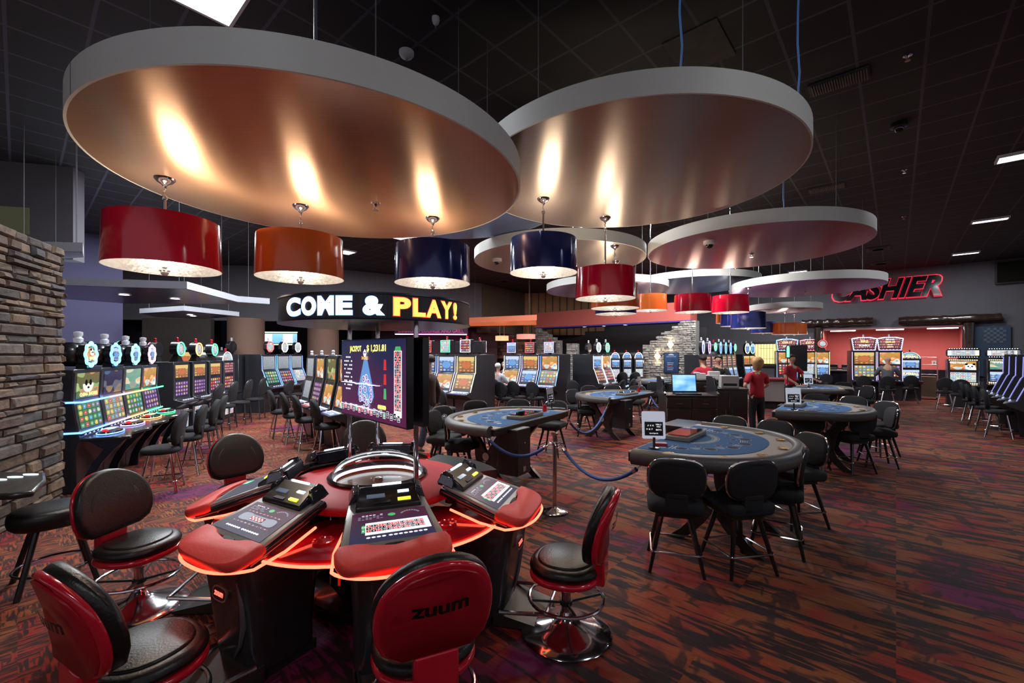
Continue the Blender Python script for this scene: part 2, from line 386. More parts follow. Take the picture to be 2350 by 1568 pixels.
b = MB(); b.box(-30, 45, -4, 45, -.1, 0); struct('floor', b, carpet(), flat=True)
b = MB(); b.box(-30, 45, -4, 45, 5.32, 5.4); struct('ceiling', b, ceiling_mat(), flat=True)

b = MB(); b.box(-16, 20, -4.3, -4.1, 0, 2.1); struct('wall_light_block', b, WALLD, flat=True)  # added low wall out of view, keeps low light off the near floor
def wall_uv(mb, s0, s1, z0, z1, u0, u1=None, m=0):       # a slab across the room at distance u0
    u1 = u1 or u0 + .2; a = [U * u0 + V * s0, U * u0 + V * s1, U * u1 + V * s1, U * u1 + V * s0]
    mb.loft([[(p.x, p.y, z0) for p in a], [(p.x, p.y, z1) for p in a]], m)
# cashier wall with its opening
b = MB(); wall_uv(b, 2.53, 22, 0, 5.32, 24); wall_uv(b, -12, -1.99, 0, 5.32, 24); wall_uv(b, -1.99, 2.53, 2.95, 5.32, 24)
struct('wall_back', b, WALLG, flat=True)
b = MB(); wall_uv(b, -2.3, 2.9, 0, 3.0, 26.6); wall_uv(b, -2.2, -2.0, 0, 3.0, 24.2, 26.6); wall_uv(b, 2.54, 2.74, 0, 3.0, 24.2, 26.6); struct('wall_cashier_recess', b, SALMON, flat=True)
b = MB(); wall_uv(b, -2.2, 2.74, 3.0, 3.06, 24.2, 26.8); struct('ceiling_cashier_recess', b, mat('recess_ceiling', (.5, .35, .33), .7), flat=True)
b = MB()
for s0, s1 in ((-1.99, -1.92), (2.46, 2.53)): wall_uv(b, s0, s1, 0, 2.95, 23.96, 24.22)
wall_uv(b, -1.99, 2.53, 2.88, 2.95, 23.96, 24.22); struct('trim_1', b, mat('pink_trim', (.55, .22, .22), .5), flat=True)
# wainscot of black marble at the back of the recess
b = MB(); wall_uv(b, -2.0, 2.5, 0, 1.15, 26.4, 26.6); struct('trim_2', b, mat('black_marble', (.02, .02, .03), .1, noise=.6, scale=6), flat=True)
# left side
def wall_pts(mb, p, q, z0, z1, t=.25, m=0):
    p = Vector(p); q = Vector(q); d = (q - p).normalized(); n = Vector((-d.y, d.x)) * t
    a = [p, q, q + n, p + n]; mb.loft([[(c.x, c.y, z0) for c in a], [(c.x, c.y, z1) for c in a]], m)
b = MB(); wall_pts(b, (-16.5, 8), (-11.7, 13.1), 0, 5.32, .4); struct('wall_left', b, WALLP, flat=True)
b = MB(); wall_pts(b, (-16, 16.4), (-7.6, 17.6), 3.15, 5.32, .4); wall_pts(b, (-7.6, 17.6), (-1.5, 21.5), 3.15, 5.32, .4)
struct('wall_left_soffit', b, WALLG, flat=True)
b = MB(); wall_pts(b, (-19, 15), (-16, 24), 0, 5.32); wall_pts(b, (-19, 26), (-3, 26), 0, 5.32); struct('wall_far_left', b, mat('midnight_wall_paint', (.02, .02, .06), .8), flat=True)
b = MB(); wall_pts(b, (-13.5, 15.9), (-11.2, 16.2), 0, 3.15); struct('wall_short_left', b, mat('brown_wall_paint', (.05, .04, .035), .8), flat=True)
COLM = mat('brown_column_paint', (.20, .115, .085), .75)
for i, (px, Y, r) in enumerate(((565, 16.6, .62), (742, 18.6, .62))):
    b = MB(); q = P(px, Y); b.cyl((q.x, q.y, 0), (q.x, q.y, 3.18), r, n=40); struct('column', b, COLM)
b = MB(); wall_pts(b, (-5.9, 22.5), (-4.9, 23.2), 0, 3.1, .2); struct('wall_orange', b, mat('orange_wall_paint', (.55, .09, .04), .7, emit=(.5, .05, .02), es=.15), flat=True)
# middle back: brown plaster, ribbed wood, dark back wall
b = MB(); wall_pts(b, (-1.5, 21.5), (1.0, 25.5), 2.9, 5.32, .3); struct('wall_middle', b, mat('brown_plaster', (.10, .068, .045), .85, scale=3), flat=True)
b = MB(); wall_pts(b, (.6, 25.0), (5.2, 24.5), 2.9, 5.32, .3); struct('wall_wood', b, mat('orange_wood', (.32, .14, .05), .6, noise=.3, scale=4), flat=True)
b = MB()
for i in range(11):
    x = .7 + i * .4; y = 25.0 - (x - .6) * 1.0 / 8.9 - .03; b.box(x, x + .035, y - .03, y, 2.9, 5.3)
struct('trim_3', b, mat('dark_wood_batten', (.02, .012, .01), .6), flat=True)
b = MB(); wall_pts(b, (-3, 26), (5.5, 25.8), 0, 3.2, .3); struct('wall_far_middle', b, mat('slate_wall_paint', (.05, .048, .05), .8), flat=True)
b = MB(); wall_uv(b, 6.6, 15.5, 0, 3.1, 21.2, 21.4); struct('wall_alcove', b, mat('alcove_wall_paint', (.06, .055, .058), .8), flat=True)
# coral bulkhead over the alcove, downlights on its lower face
b = MB(); wall_uv(b, 6.18, 14.1, 3.2, 3.95, 17.8, 18.6); struct('wall_bulkhead', b, CORAL, flat=True)
b = MB(); wall_uv(b, 6.14, 14.14, 3.14, 3.2, 17.76, 18.64); struct('trim_4', b, mat('indigo_edge', (.03, .03, .22), .5), flat=True)
DL = glow('downlight_lens', (1., .95, .88), 14.)
dl_n = [0]
def downlight(p, z, label, r=.07, group='small round downlights', power=0):
    t = thing('downlight', label, 'ceiling light', (p.x, p.y, z), 0, group)
    b = MB(); b.lathe([(r, 0), (r, -.004)], 16); obj('lens', b, DL, t)
    b = MB(); b.lathe([(r * 1.02, 0), (r * 1.3, 0), (r * 1.3, -.012), (r * 1.02, -.012)], 16, caps=False); obj('trim_ring', b, WHITEP, t)
    if power: light('SPOT', 'downlight_lamp', (0, 0, -.02), power, (.9, .93, 1), .05, parent=t, spot=110)
for px, w in ((1341, 'leftmost of the three'), (1386, 'middle of the three'), (1435, 'rightmost of the three')):
    k = (px - 1175) / F; Y = 17.95 / (.661 * k + .75)
    downlight(P(px, Y), 3.14, 'round downlight under the coral bulkhead, ' + w, .09, 'downlights under the coral bulkhead', 60)

# stone walls
STONE = stone_mat('brown_ledgestone', [(.045, .036, .033), (.10, .066, .042), (.16, .10, .06), (.06, .055, .06), (.20, .135, .085), (.09, .055, .04)])
STONE2 = stone_mat('grey_ledgestone', [(.20, .18, .16), (.34, .31, .28), (.26, .24, .22), (.42, .38, .33)], 1.)
d = Vector((-.397, .918)); a = Vector((-5.72, 5.53))
rz = math.atan2(d.y, d.x)                       # local x runs from near the camera to the far end, face turned to the room
b = MB(); b.box(-4.2, 0, 0, .26, 0, 3.16, 1); ledge_stones(b, -4.2, 0, 0, 3.18, 0, .105)
b.at((0, .0, 0), rz=PI / 2); ledge_stones(b, .0, .26, 0, 3.18, 0, .095); b.at()
struct('wall_stone_left', b, [STONE, WALLD], (a.x, a.y, 0), rz, flat=True)
# the middle stone wall, its top stepping down to the left
k0 = (1475 - 1175) / F; Y0 = 17.75 / (.661 * k0 + .75); k1 = (1597 - 1175) / F; Y1 = 17.75 / (.661 * k1 + .75)
A = Vector((k0 * Y0, Y0)); B = Vector((k1 * Y1, Y1)); Lw = (B - A).length; rz = math.atan2((B - A).y, (B - A).x)
def tp(x): return 2.2 + .97 * min(1, max(0, math.floor(x / Lw * 7) / 5.0))
b = MB(); n = 7
for i in range(n):
    x = Lw * i / n; b.box(x, x + Lw / n, 0, .4, 0, tp(x + .01), 1)
ledge_stones(b, 0, Lw, 0, 3.17, 0, .085, top=lambda x: tp(x) - .06, lmin=.12, lmax=.4); struct('wall_stone_middle', b, [STONE2, mat('stone_backing', (.2, .19, .17), .9)], (A.x, A.y, 0), rz, flat=True)
STW = (A, B, rz, Lw)
q = P(1229, 22.4); b = MB()
for i in range(5): b.box(i * .28, i * .28 + .28, 0, .3, 0, 3.15 - i * .16, 1)
ledge_stones(b, 0, 1.4, 0, 3.15, 0, .09, top=lambda x: 3.09 - math.floor(x / .28) * .16, lmin=.12, lmax=.4)
struct('wall_stone_far', b, [STONE2, mat('stone_backing', (.2, .19, .17), .9)], (q.x, q.y, 0), -.6, flat=True)
q = P(1300, 19.5); b = MB(); b.box(0, .5, 0, .5, 0, 2.3, 1); ledge_stones(b, 0, .5, 0, 2.3, 0, .09, lmin=.12, lmax=.3); struct('column_stone', b, [STONE2, mat('stone_backing', (.2, .19, .17), .9)], (q.x, q.y, 0), -.3, flat=True)
# high window of the control room at the upper left
q = P(20, 7.5, 0); b = MB(); b.box(-3.2, -1.2, 0, .3, 3.6, 5.32); struct('wall_upper_left', b, WALLG, (-7.0, 8.4, 0), .25, flat=True)
b = MB(); b.box(-3.1, -1.85, -.03, 0, 4.02, 4.5, 0); struct('window_1', b, mat('dark_window_glass', (.02, .022, .02), .05, emit=(.12, .12, .07), es=.35), (-7.0, 8.4, 0), .25)

# ---------- ceiling fixtures ----------
def ang(v): return math.atan2(v.y, v.x)
TROF = glow('troffer_lens', (.92, .97, 1.), 7.)
def troffer(p, w, l, label, rz=UA, power=60, z=5.32):
    power *= 1.5
    t = thing('ceiling_troffer', label, 'ceiling light', (p.x, p.y, z), rz, 'recessed ceiling troffers')
    b = MB(); o = [(-w / 2, -l / 2), (w / 2, -l / 2), (w / 2, l / 2), (-w / 2, l / 2)]
    b.loft([[(x, y, -.005) for x, y in o], [(x * .8, y * .9, -.035) for x, y in o]]); obj('lens', b, TROF, t)
    b = MB()
    for x0, x1, y0, y1 in ((-w / 2 - .03, w / 2 + .03, -l / 2 - .03, -l / 2), (-w / 2 - .03, w / 2 + .03, l / 2, l / 2 + .03), (-w / 2 - .03, -w / 2, -l / 2, l / 2), (w / 2, w / 2 + .03, -l / 2, l / 2)): b.box(x0, x1, y0, y1, -.05, 0)
    obj('frame', b, WHITEP, t)
    if power: light('AREA', 'troffer_lamp', (0, 0, -.06), power, (.93, .96, 1), w, l, parent=t)
troffer(Vector((-2.93, 4.12, 0)), .61, .61, 'bright white square troffer above the large bronze disc', UA, 60)
q = G(2272, 503, 5.32); troffer(q, .2, .62, 'long lit troffer on the right, the larger below the corner one', ang(V) - PI / 2, 45)
q = G(2216, 580, 5.32); troffer(q, .2, .62, 'lit troffer just above the cashier lettering', ang(V) - PI / 2, 45)
q = G(2352, 352, 5.32); troffer(q, .3, .62, 'lit troffer cut by the right edge of the photo', ang(V) - PI / 2, 45)
q = G(1831, 622, 5.32); troffer(q, .25, .62, 'small lit troffer seen between two hanging discs', ang(V) - PI / 2, 40)
q = G(795, 577, 5.32); troffer(q, .4, .5, 'small square troffer between orange and navy drum lamps', UA, 40)
q = G(1425, 616, 5.32); troffer(q, .4, .9, 'troffer peeking out below the large taupe disc', UA, 40)
# added troffers out of view follow below the hanging panels
VENT = mat('vent_metal', (.16, .15, .13), .5, .3)
for (px, py, l, w, lab) in ((1924, 187, .62, .30, 'rectangular ribbed ceiling vent right of the large taupe disc'), (1897, 431, .62, .30, 'dim ceiling vent above the right hand disc')):
    q = G(px, py, 5.32); t = thing('ceiling_vent', lab, 'vent', (q.x, q.y, 5.32), ang(V), 'ceiling vents')
    b = MB(); b.box(-l / 2, l / 2, -w / 2, w / 2, -.02, 0); obj('frame', b, mat('vent_dark', (.05, .05, .045), .6), t, flat=True)
    b = MB()
    for i in range(22): b.box(-l / 2 + .02 + i * (l - .04) / 22, -l / 2 + .034 + i * (l - .04) / 22, -w / 2 + .02, w / 2 - .02, -.035, -.02)
    obj('louver', b, VENT, t, flat=True)
for (px, py, s, lab) in ((1605, 112, .72, 'scuffed grey ceiling tile above the large taupe disc'),):
    q = G(px, py, 5.32); b = MB(); b.box(-s / 2, s / 2, -s / 2 * .8, s / 2 * .8, -.012, 0); solid('ceiling_tile', lab, 'ceiling tile', b, mat('scuffed_tile', (.075, .07, .068), .8, noise=.5, scale=5), (q.x, q.y, 5.32), UA, flat=True)
for px, py, w, lab in ((1458, 566, .5, ''),): pass
for px, py, lab in ((2015, 570, 'dark slotted ceiling diffuser right of the middle disc'), (2022, 603, 'dark slotted ceiling diffuser nearest the cashier wall'), (1156, 644, 'square dark diffuser in the far ceiling'), (1142, 678, 'square dark diffuser farthest back above the coral canopy')):
    q = G(px, py, 5.32); t = thing('ceiling_diffuser', lab, 'vent', (q.x, q.y, 5.32), UA, 'dark ceiling diffusers')
    b = MB(); b.box(-.3, .3, -.3, .3, -.03, 0); obj('frame', b, mat('vent_dark', (.05, .05, .045), .6), t, flat=True)
    b = MB()
    for k in (.24, .17, .10): b.loft([[(x * k, y * k, -.03) for x, y in ((-1, -1), (1, -1), (1, 1), (-1, 1))], [(x * k * .8, y * k * .8, -.055) for x, y in ((-1, -1), (1, -1), (1, 1), (-1, 1))]])
    obj('vane', b, BLACKM, t, flat=True)
# smoke detectors, sprinklers, domes
def detector(px, py, r, lab):
    q = G(px, py, 5.3); t = thing('smoke_detector', lab, 'smoke detector', (q.x, q.y, 5.32), 0)
    b = MB(); b.lathe([(r, 0), (r, -.03), (r * .75, -.06), (r * .4, -.075), (.001, -.08)], 20); obj('housing', b, WHITEP, t)
    b = MB(); b.lathe([(r * .2, -.078), (r * .16, -.10), (.001, -.105)], 12); obj('sensor', b, SILVER, t)
detector(933, 123, .085, 'white round smoke detector above the bronze disc'); detector(1000, 45, .04, 'small grey detector near the top of the photo')
detector(1157, 668, .09, 'tiny white detector on the far brown ceiling')
def sprinkler(p, z, lab):
    t = thing('fire_sprinkler', lab, 'sprinkler', (p.x, p.y, z), 0)
    b = MB(); b.lathe([(.045, 0), (.045, -.006), (.02, -.012), (.012, -.03)], 16); obj('flange', b, CHROME, t)
    b = MB(); b.tube([(-.012, 0, -.02), (-.02, 0, -.04), (0, 0, -.062)], .003, 6); b.tube([(.012, 0, -.02), (.02, 0, -.04), (0, 0, -.062)], .003, 6); b.lathe([(.028, -.062), (.028, -.065)], 12); obj('deflector', b, CHROME, t)
sprinkler(G(2083, 127, 5.32), 5.32, 'ceiling sprinkler near the top right'); sprinkler(G(2075, 390, 5.32), 5.32, 'ceiling sprinkler below the black camera dome'); sprinkler(G(2074, 497, 5.32), 5.32, 'distant ceiling sprinkler above the right discs')
def dome_cam(p, z, white, lab, s=1.):
    t = thing('dome_camera', lab, 'security camera', (p.x, p.y, z), 0)
    b = MB(); b.lathe([(.085 * s, 0), (.085 * s, -.05 * s), (.06 * s, -.062 * s)], 24); obj('housing', b, WHITEP if white else BLACKP, t)
    b = MB(); b.lathe([(.055 * s, -.06 * s), (.052 * s, -.085 * s), (.035 * s, -.108 * s), (.001, -.118 * s)], 20); obj('dome', b, mat('smoked_dome', (.01, .01, .02), .05, coat=.5), t)
dome_cam(G(2063, 283, 5.32), 5.32, False, 'black security camera dome on the dark ceiling', 1.2)

# ---------- hanging discs ----------
def disc_mat(name, col, rough=.34):
    m, N, L, p = nt(name)
    tc = N.new('ShaderNodeTexCoord'); mp = N.new('ShaderNodeMapping'); mp.inputs['Scale'].default_value = (3, 120, 1); L.new(tc.outputs['Object'], mp.inputs[0])
    n = N.new('ShaderNodeTexNoise'); n.inputs['Scale'].default_value = 1; n.inputs['Detail'].default_value = 4; L.new(mp.outputs[0], n.inputs['Vector'])
    L.new(mixc(N, L, n.outputs[0], tuple(c * .85 for c in col), tuple(min(1, c * 1.12) for c in col)), p.inputs['Base Color'])
    p.inputs['Metallic'].default_value = .8; p.inputs['Roughness'].default_value = rough; p.inputs['Anisotropic'].default_value = .85
    tg = N.new('ShaderNodeCombineXYZ'); tg.inputs[1].default_value = 1; L.new(tg.outputs[0], p.inputs['Tangent'])
    bu = N.new('ShaderNodeBump'); bu.inputs['Strength'].default_value = .08; bu.inputs['Distance'].default_value = .001; L.new(n.outputs[0], bu.inputs['Height']); L.new(bu.outputs[0], p.inputs['Normal'])
    return m
D_BR = disc_mat('bronze_laminate', (.68, .40, .24)); D_TA = disc_mat('taupe_laminate', (.50, .42, .36)); D_BL = disc_mat('blue_laminate', (.20, .30, .52))
D_LV = disc_mat('lavender_laminate', (.46, .38, .50))
RIM = mat('disc_rim_paint', (.52, .52, .50), .55, noise=.04)
def disc(cx, cy, R, z, under, label, wires=(), seam=None):
    t = thing('hanging_ceiling_disc', label, 'ceiling disc', (cx, cy, z), 0, 'round ceiling discs hung below the black ceiling')
    n = 128
    b = MB(); b.lathe([(R - .015, 0.0), (R, 0.0), (R, .18), (R - .015, .18)], n, caps=False); b.lathe([(R - .015, .175), (.01, .175)], n)
    obj('rim', b, RIM, t, ang=50)
    b = MB(); b.lathe([(R - .004, .004), (R - .02, -.001), (.01, -.001)], n); obj('underside_panel', b, under, t)
    for a in range(4): b = MB(); b.tube([(math.cos(a * PI / 2 + .6) * R * .75, math.sin(a * PI / 2 + .6) * R * .75, .17), (math.cos(a * PI / 2 + .6) * R * .75, math.sin(a * PI / 2 + .6) * R * .75, 5.33 - z)], .004, 5); obj('hanger_wire', b, mat('hanger_wire', (.10, .10, .11), .5), t)
    if wires:
        for (wx, wy) in wires:
            b = MB()
            pts = [(wx - cx + .012 * math.sin(i * 2.1), wy - cy + .01 * math.cos(i * 1.7), .17 + (5.32 - z - .17) * i / 7) for i in range(8)]; b.tube(pts, .007, 6); obj('blue_cable', b, mat('blue_cable', (.10, .28, .75), .5), t)
    if seam is not None:
        b = MB(); x, y = R * math.cos(seam), R * math.sin(seam); b.tube([(x, y, .002), (x, y, .178)], .003, 5); obj('rim_seam', b, mat('seam', (.16, .17, .18), .6), t)
    return t
h1, h2 = 1.40, 1.77
disc(-1.086 * h1, 2.637 * h1, 1.137 * h1, H + h1, D_BR, 'largest and nearest round disc, bronze underside, grey rim, upper left', seam=math.radians(237))
disc(.686 * h2, 2.564 * h2, .894 * h2, H + h2, D_TA, 'second largest disc, taupe underside with tan glow, top centre right', wires=((1.18, 3.05), (2.2, 3.35)))
disc(2.294 * 1.70, 4.203 * 1.70, 1.6, H + 1.70, disc_mat('copper_violet_lit_laminate', (.52, .27, .33)), 'disc with copper underside coloured by violet light and white dome camera, right of centre', wires=((4.05, 6.5),))  # violet light from the right is mixed into the underside colour
disc(.886, 8.3, 1.6, H + 1.76, D_TA, 'disc behind the first navy lamp, cream underside, small white camera')
disc((1391 - 1175) / F * 12.2, 12.2, 1.66, H + 1.76, D_LV, 'lavender disc half hidden behind red and navy drum lamps')
disc((1592 - 1175) / F * 12.9, 12.9, 1.75, H + 2.0, D_BL, 'blue grey disc behind the two middle red lamps')
q = P(1843, 10.8); disc(q.x, q.y, 1.6, H + 1.6, disc_mat('violet_lit_laminate', (.42, .26, .60)), 'violet sheened disc overlapping the red cashier lettering')  # purple reflections are put into this underside's base colour
q = P(1798, 14.2); disc(q.x, q.y, 1.05, H + 1.40, D_LV, 'smallest disc, pale underside, above two orange lamps')
disc(-.95, 5.8, 1.6, H + 1.95, D_BL, 'deep blue disc peeking between the two largest discs')
q = P(1630, 7.1); q = G(1628, 553, H + 1.70); dome_cam(q, H + 1.70, True, 'white dome camera under the copper and violet disc', 1.0)
q = G(1141, 594, H + 1.76); dome_cam(q, H + 1.76, True, 'white dome camera under the disc behind the navy lamp', 1.0)
sprinkler(G(1725, 582, H + 1.70), H + 1.70, 'sprinkler under the copper and violet disc'); sprinkler(G(862, 467, H + 1.40), H + 1.40, 'sprinkler under the bronze disc between two lamps')
sprinkler(G(1848, 670, H + 1.60), H + 1.60, 'sprinkler under the violet sheened disc')
b = MB(); q = G(724, 60, 4.6); b.cyl((q.x, q.y, H + 1.58), (q.x, q.y, 5.32), .014); solid('hanging_rod', 'grey threaded rod rising from the bronze disc', 'rod', b, mat('rod_grey', (.16, .16, .18), .5))
# angular clouds over the slot machines at the left
def cloud(px, z, label, lights=(), t=.13, under=None, rim=None):
    pts = [G(a, c, z) for a, c in px]; cx = sum(p.x for p in pts) / len(pts); cy = sum(p.y for p in pts) / len(pts)
    o = [(p.x - cx, p.y - cy) for p in pts]; th = thing('hanging_ceiling_panel', label, 'ceiling panel', (cx, cy, z), 0, 'angular ceiling panels at the left')
    b = MB(); b.prism(o, 0, t); obj('frame', b, rim or mat('panel_rim_paint', (.42, .44, .50), .5), th, flat=True)
    b = MB(); b.loft([[(x * .985, y * .985, -.006) for x, y in o], [(x * .985, y * .985, 0) for x, y in o]]); obj('underside', b, under or mat('panel_underside', (.17, .17, .30), .25, .7), th, flat=True)
    for x, y in o[:4]: b = MB(); b.tube([(x * .8, y * .8, t), (x * .8, y * .8, 5.32 - z)], .004, 5); obj('hanger_wire', b, mat('hanger_wire', (.10, .10, .11), .5), th)
    for a, c, lab in lights: downlight(G(a, c, z - .008), z - .008, lab, .085, 'downlights in the angular ceiling panels', 90)
cloud([(60, 652), (429, 663), (545, 693), (619, 698), (281, 696), (60, 680)], 3.0, 'large kinked grey panel below the red drum lamp', ((285, 676, 'downlight in the large kinked panel, nearer the stone wall'), (402, 685, 'downlight in the large kinked panel, farther from the stone wall')))
cloud([(320, 719), (422, 713), (549, 726), (470, 732), (360, 728)], 3.0, 'smaller pointed panel below the large kinked panel', ((436, 722, 'left downlight of the close pair in the pointed panel'), (443, 725, 'right downlight of the close pair in the pointed panel')))
cloud([(345, 749), (440, 752), (462, 757), (380, 759), (345, 756)], 3.0, 'thin distant panel above the ring topped machines', ((366, 757, 'left downlight of the distant thin panel'), (384, 757, 'right downlight of the distant thin panel')))
cloud([(40, 574), (190, 578), (192, 590), (40, 600)], 3.3, 'short grey panel beside the top of the brown stone wall')
# coral canopy by the lounge
pts = [(1060, 735), (1232, 729), (1232, 745), (1060, 748)]
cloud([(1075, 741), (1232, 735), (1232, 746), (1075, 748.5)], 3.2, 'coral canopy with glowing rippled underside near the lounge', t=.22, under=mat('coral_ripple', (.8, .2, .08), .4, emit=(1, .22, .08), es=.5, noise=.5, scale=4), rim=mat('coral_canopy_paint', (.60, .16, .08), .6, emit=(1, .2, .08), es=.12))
# added fill light: unseen troffers behind the viewpoint and above the hanging discs
for (x, y, w, lab) in ((3.5, 1.0, 12, 'added fill troffer over the right aisle, ahead of the viewpoint'), (-1.5, -1.0, 10, 'added fill troffer behind the viewpoint'), (7.0, 1.0, 8, 'added fill troffer over the far right aisle near the viewpoint'),
        (-.6, 9.0, 70, 'added fill troffer hidden above the blue disc'), (3.9, 10.0, 80, 'added fill troffer hidden above the copper and violet disc'), (1.9, 11.4, 60, 'added fill troffer hidden behind the taupe disc'), (-3.0, 8.5, 60, 'added fill troffer hidden above the bronze disc'), (-4.5, 8.0, 60, 'square troffer hidden above the bronze disc, added toward the left machines'), (-6.3, 10.5, 90, 'added fill troffer behind the bronze disc over the ring topped machines'), (-9.5, 11.0, 90, 'added fill troffer behind the red drum lamp'), (4.9, 12.2, 90, 'added fill troffer behind the copper and violet disc'), (8.2, 14.5, 95, 'added fill troffer behind the copper disc toward the marquee machines'), (6.2, 15.5, 95, 'added fill troffer behind the copper disc near the stone wall'), (.7, 14.5, 85, 'added fill troffer behind the cream disc'), (-3.2, 12.8, 85, 'added fill troffer just behind the bronze disc edge')):
    troffer(Vector((x, y, 0)), .61, .61, lab, UA, w * 1.8)
# ================= drum pendant lamps =================
SH_RED = mat('red_lacquer_shade', (.78, .006, .04), .14, coat=.5, noise=.03)
SH_ORA = mat('orange_lacquer_shade', (.92, .19, .03), .18, coat=.4, noise=.03)
SH_NAV = mat('navy_lacquer_shade', (.02, .035, .20), .12, .2, coat=.5, noise=.03)
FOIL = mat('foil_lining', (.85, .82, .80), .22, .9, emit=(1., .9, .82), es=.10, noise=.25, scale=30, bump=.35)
BULB = glow('frosted_bulb', (1., .86, .68), 16.)
CRY = mat('crystal', (.9, .9, .92), .03, .4)
def shade_mb(r0=.372, r1=.385, h=.38, n=64):
    b = MB(); b.lathe([(r1, 0), (r0, h)], n, 0, caps=False); b.lathe([(r1 - .004, 0), (r0 - .004, h)], n, 1, caps=False)
    b.lathe([(r1 - .004, 0), (r1, 0)], n, 2, caps=False); b.lathe([(r0, h), (r0 - .004, h)], n, 2, caps=False); return b
def lamp(px, Y, zb, zt, shade, label, power=14, s=1., real=True):
    """zb = lower edge of the shade, zt = where the canopy is fixed"""
    q = P(px, Y); t = thing('drum_pendant_lamp', label, 'pendant lamp', (q.x, q.y, zb), 0, 'lacquered drum pendant lamps')
    b = shade_mb(.372 * s, .385 * s); trimm = mat('shade_trim_' + shade.name, tuple(min(1, c * 1.6 + .03) for c in shade.node_tree.nodes['Mix'].inputs[7].default_value[:3]), .3)
    obj('shade', b, [shade, FOIL, trimm], t, ang=60)
    z = zt - zb
    b = MB(); b.cyl((0, 0, .10), (0, 0, z - .16), .011, n=10); b.tube([(math.sin(i * 1.2) * .006, math.cos(i * 1.2) * .006, z - .16 + i * .015) for i in range(9)], .007, 6)
    b.lathe([(.018, z - .17), (.022, z - .155), (.018, z - .14)], 12); obj('stem', b, CHROME, t)
    b = MB(); b.lathe([(.075, z), (.072, z - .01), (.05, z - .035), (.022, z - .05), (.014, z - .065), (.001, z - .066)], 24); obj('canopy', b, CHROME, t)
    b = MB(); b.ell((0, 0, -.03), .028, 12, 8); b.ell((0, 0, .012), .018, 10, 6)
    for a in range(6): b.ell((.03 * math.cos(a * PI / 3), .03 * math.sin(a * PI / 3), -.015), .010, 6, 4)
    b.cyl((0, 0, .02), (0, 0, .12), .006); obj('crystal_finial', b, CRY, t)
    b = MB()
    for a in range(3): b.cyl((0, 0, .25), (.37 * s * math.cos(a * 2 * PI / 3), .37 * s * math.sin(a * 2 * PI / 3), .33), .004, n=5)
    for a in range(3): b.cyl((.02 * math.cos(a * 2.09 + 1), .02 * math.sin(a * 2.09 + 1), .2), (.09 * math.cos(a * 2.09 + 1), .09 * math.sin(a * 2.09 + 1), .2), .012, n=8)
    obj('spider', b, CHROME, t)
    for a in range(3):
        b = MB(); b.ell((.12 * math.cos(a * 2.09 + 1), .12 * math.sin(a * 2.09 + 1), .2), (.032, .032, .04), 12, 8); obj('bulb', b, BULB, t)
    if real: light('POINT', 'pendant_glow', (0, 0, .30), power, (1, .80, .58), .10, parent=t)
    return t
HA, HB = H + 1.40, H + 1.77
lamp(378, 3.48, ZP(617, 3.48) , HA, SH_RED, 'largest red drum lamp at the left, hung from the bronze disc', 26)
lamp(690, 4.12, ZP(639, 4.12), HA, SH_ORA, 'orange drum lamp in the middle of the bronze disc', 26)
lamp(993, 4.49, ZP(651, 4.49), HA, SH_NAV, 'dark navy drum lamp at the right of the bronze disc', 26)
lamp(1247, 4.97, ZP(627, 4.97), HB, SH_NAV, 'navy blue drum lamp, nearest under the taupe disc', 30)
lamp(1389, 5.66, ZP(686, 5.66), HB, SH_RED, 'red drum lamp on a long stem under the taupe disc', 20)
lamp(1411, 7.1, ZP(708, 7.1), H + 1.76, SH_ORA, 'orange drum lamp half hidden behind the long stemmed red one', 30)
lamp(1413, 8.3, ZP(721, 8.3), H + 1.76, SH_NAV, 'navy drum lamp lowest in the stack behind red and orange lamps', 18)
lamp(1493, 10.6, ZP(713, 10.6), 5.31, SH_ORA, 'orange drum lamp just right of the stacked lamps', 18)
lamp(1589, 9.6, ZP(717, 9.6), 5.31, SH_RED, 'red drum lamp, left one of the pair below the copper disc', 18)
lamp(1676, 9.9, ZP(718, 9.9), 5.31, SH_RED, 'red drum lamp, right one of the pair below the copper disc', 24)
lamp(1717, 10.5, ZP(754, 10.5), H + 1.60, SH_NAV, 'navy drum lamp just right of the pair of red lamps', 14)
lamp(1688, 12.0, ZP(749, 12.0), 5.31, SH_NAV, 'navy drum lamp hidden behind another navy lamp', 10)
lamp(1673, 14.0, ZP(742, 14.0), 5.31, SH_ORA, 'sliver of an orange lamp left of the navy ones', 0, real=False)
lamp(1751, 15.0, ZP(765, 15.0), H + 1.40, SH_NAV, 'far navy drum lamp left of the two orange ones', 0, real=False)
lamp(1801, 14.6, ZP(768, 14.6), H + 1.40, SH_ORA, 'far orange drum lamp, left of the overlapping two', 12)
lamp(1823, 15.4, ZP(768, 15.4), H + 1.40, SH_ORA, 'far orange drum lamp, right of the overlapping two', 0, real=False)
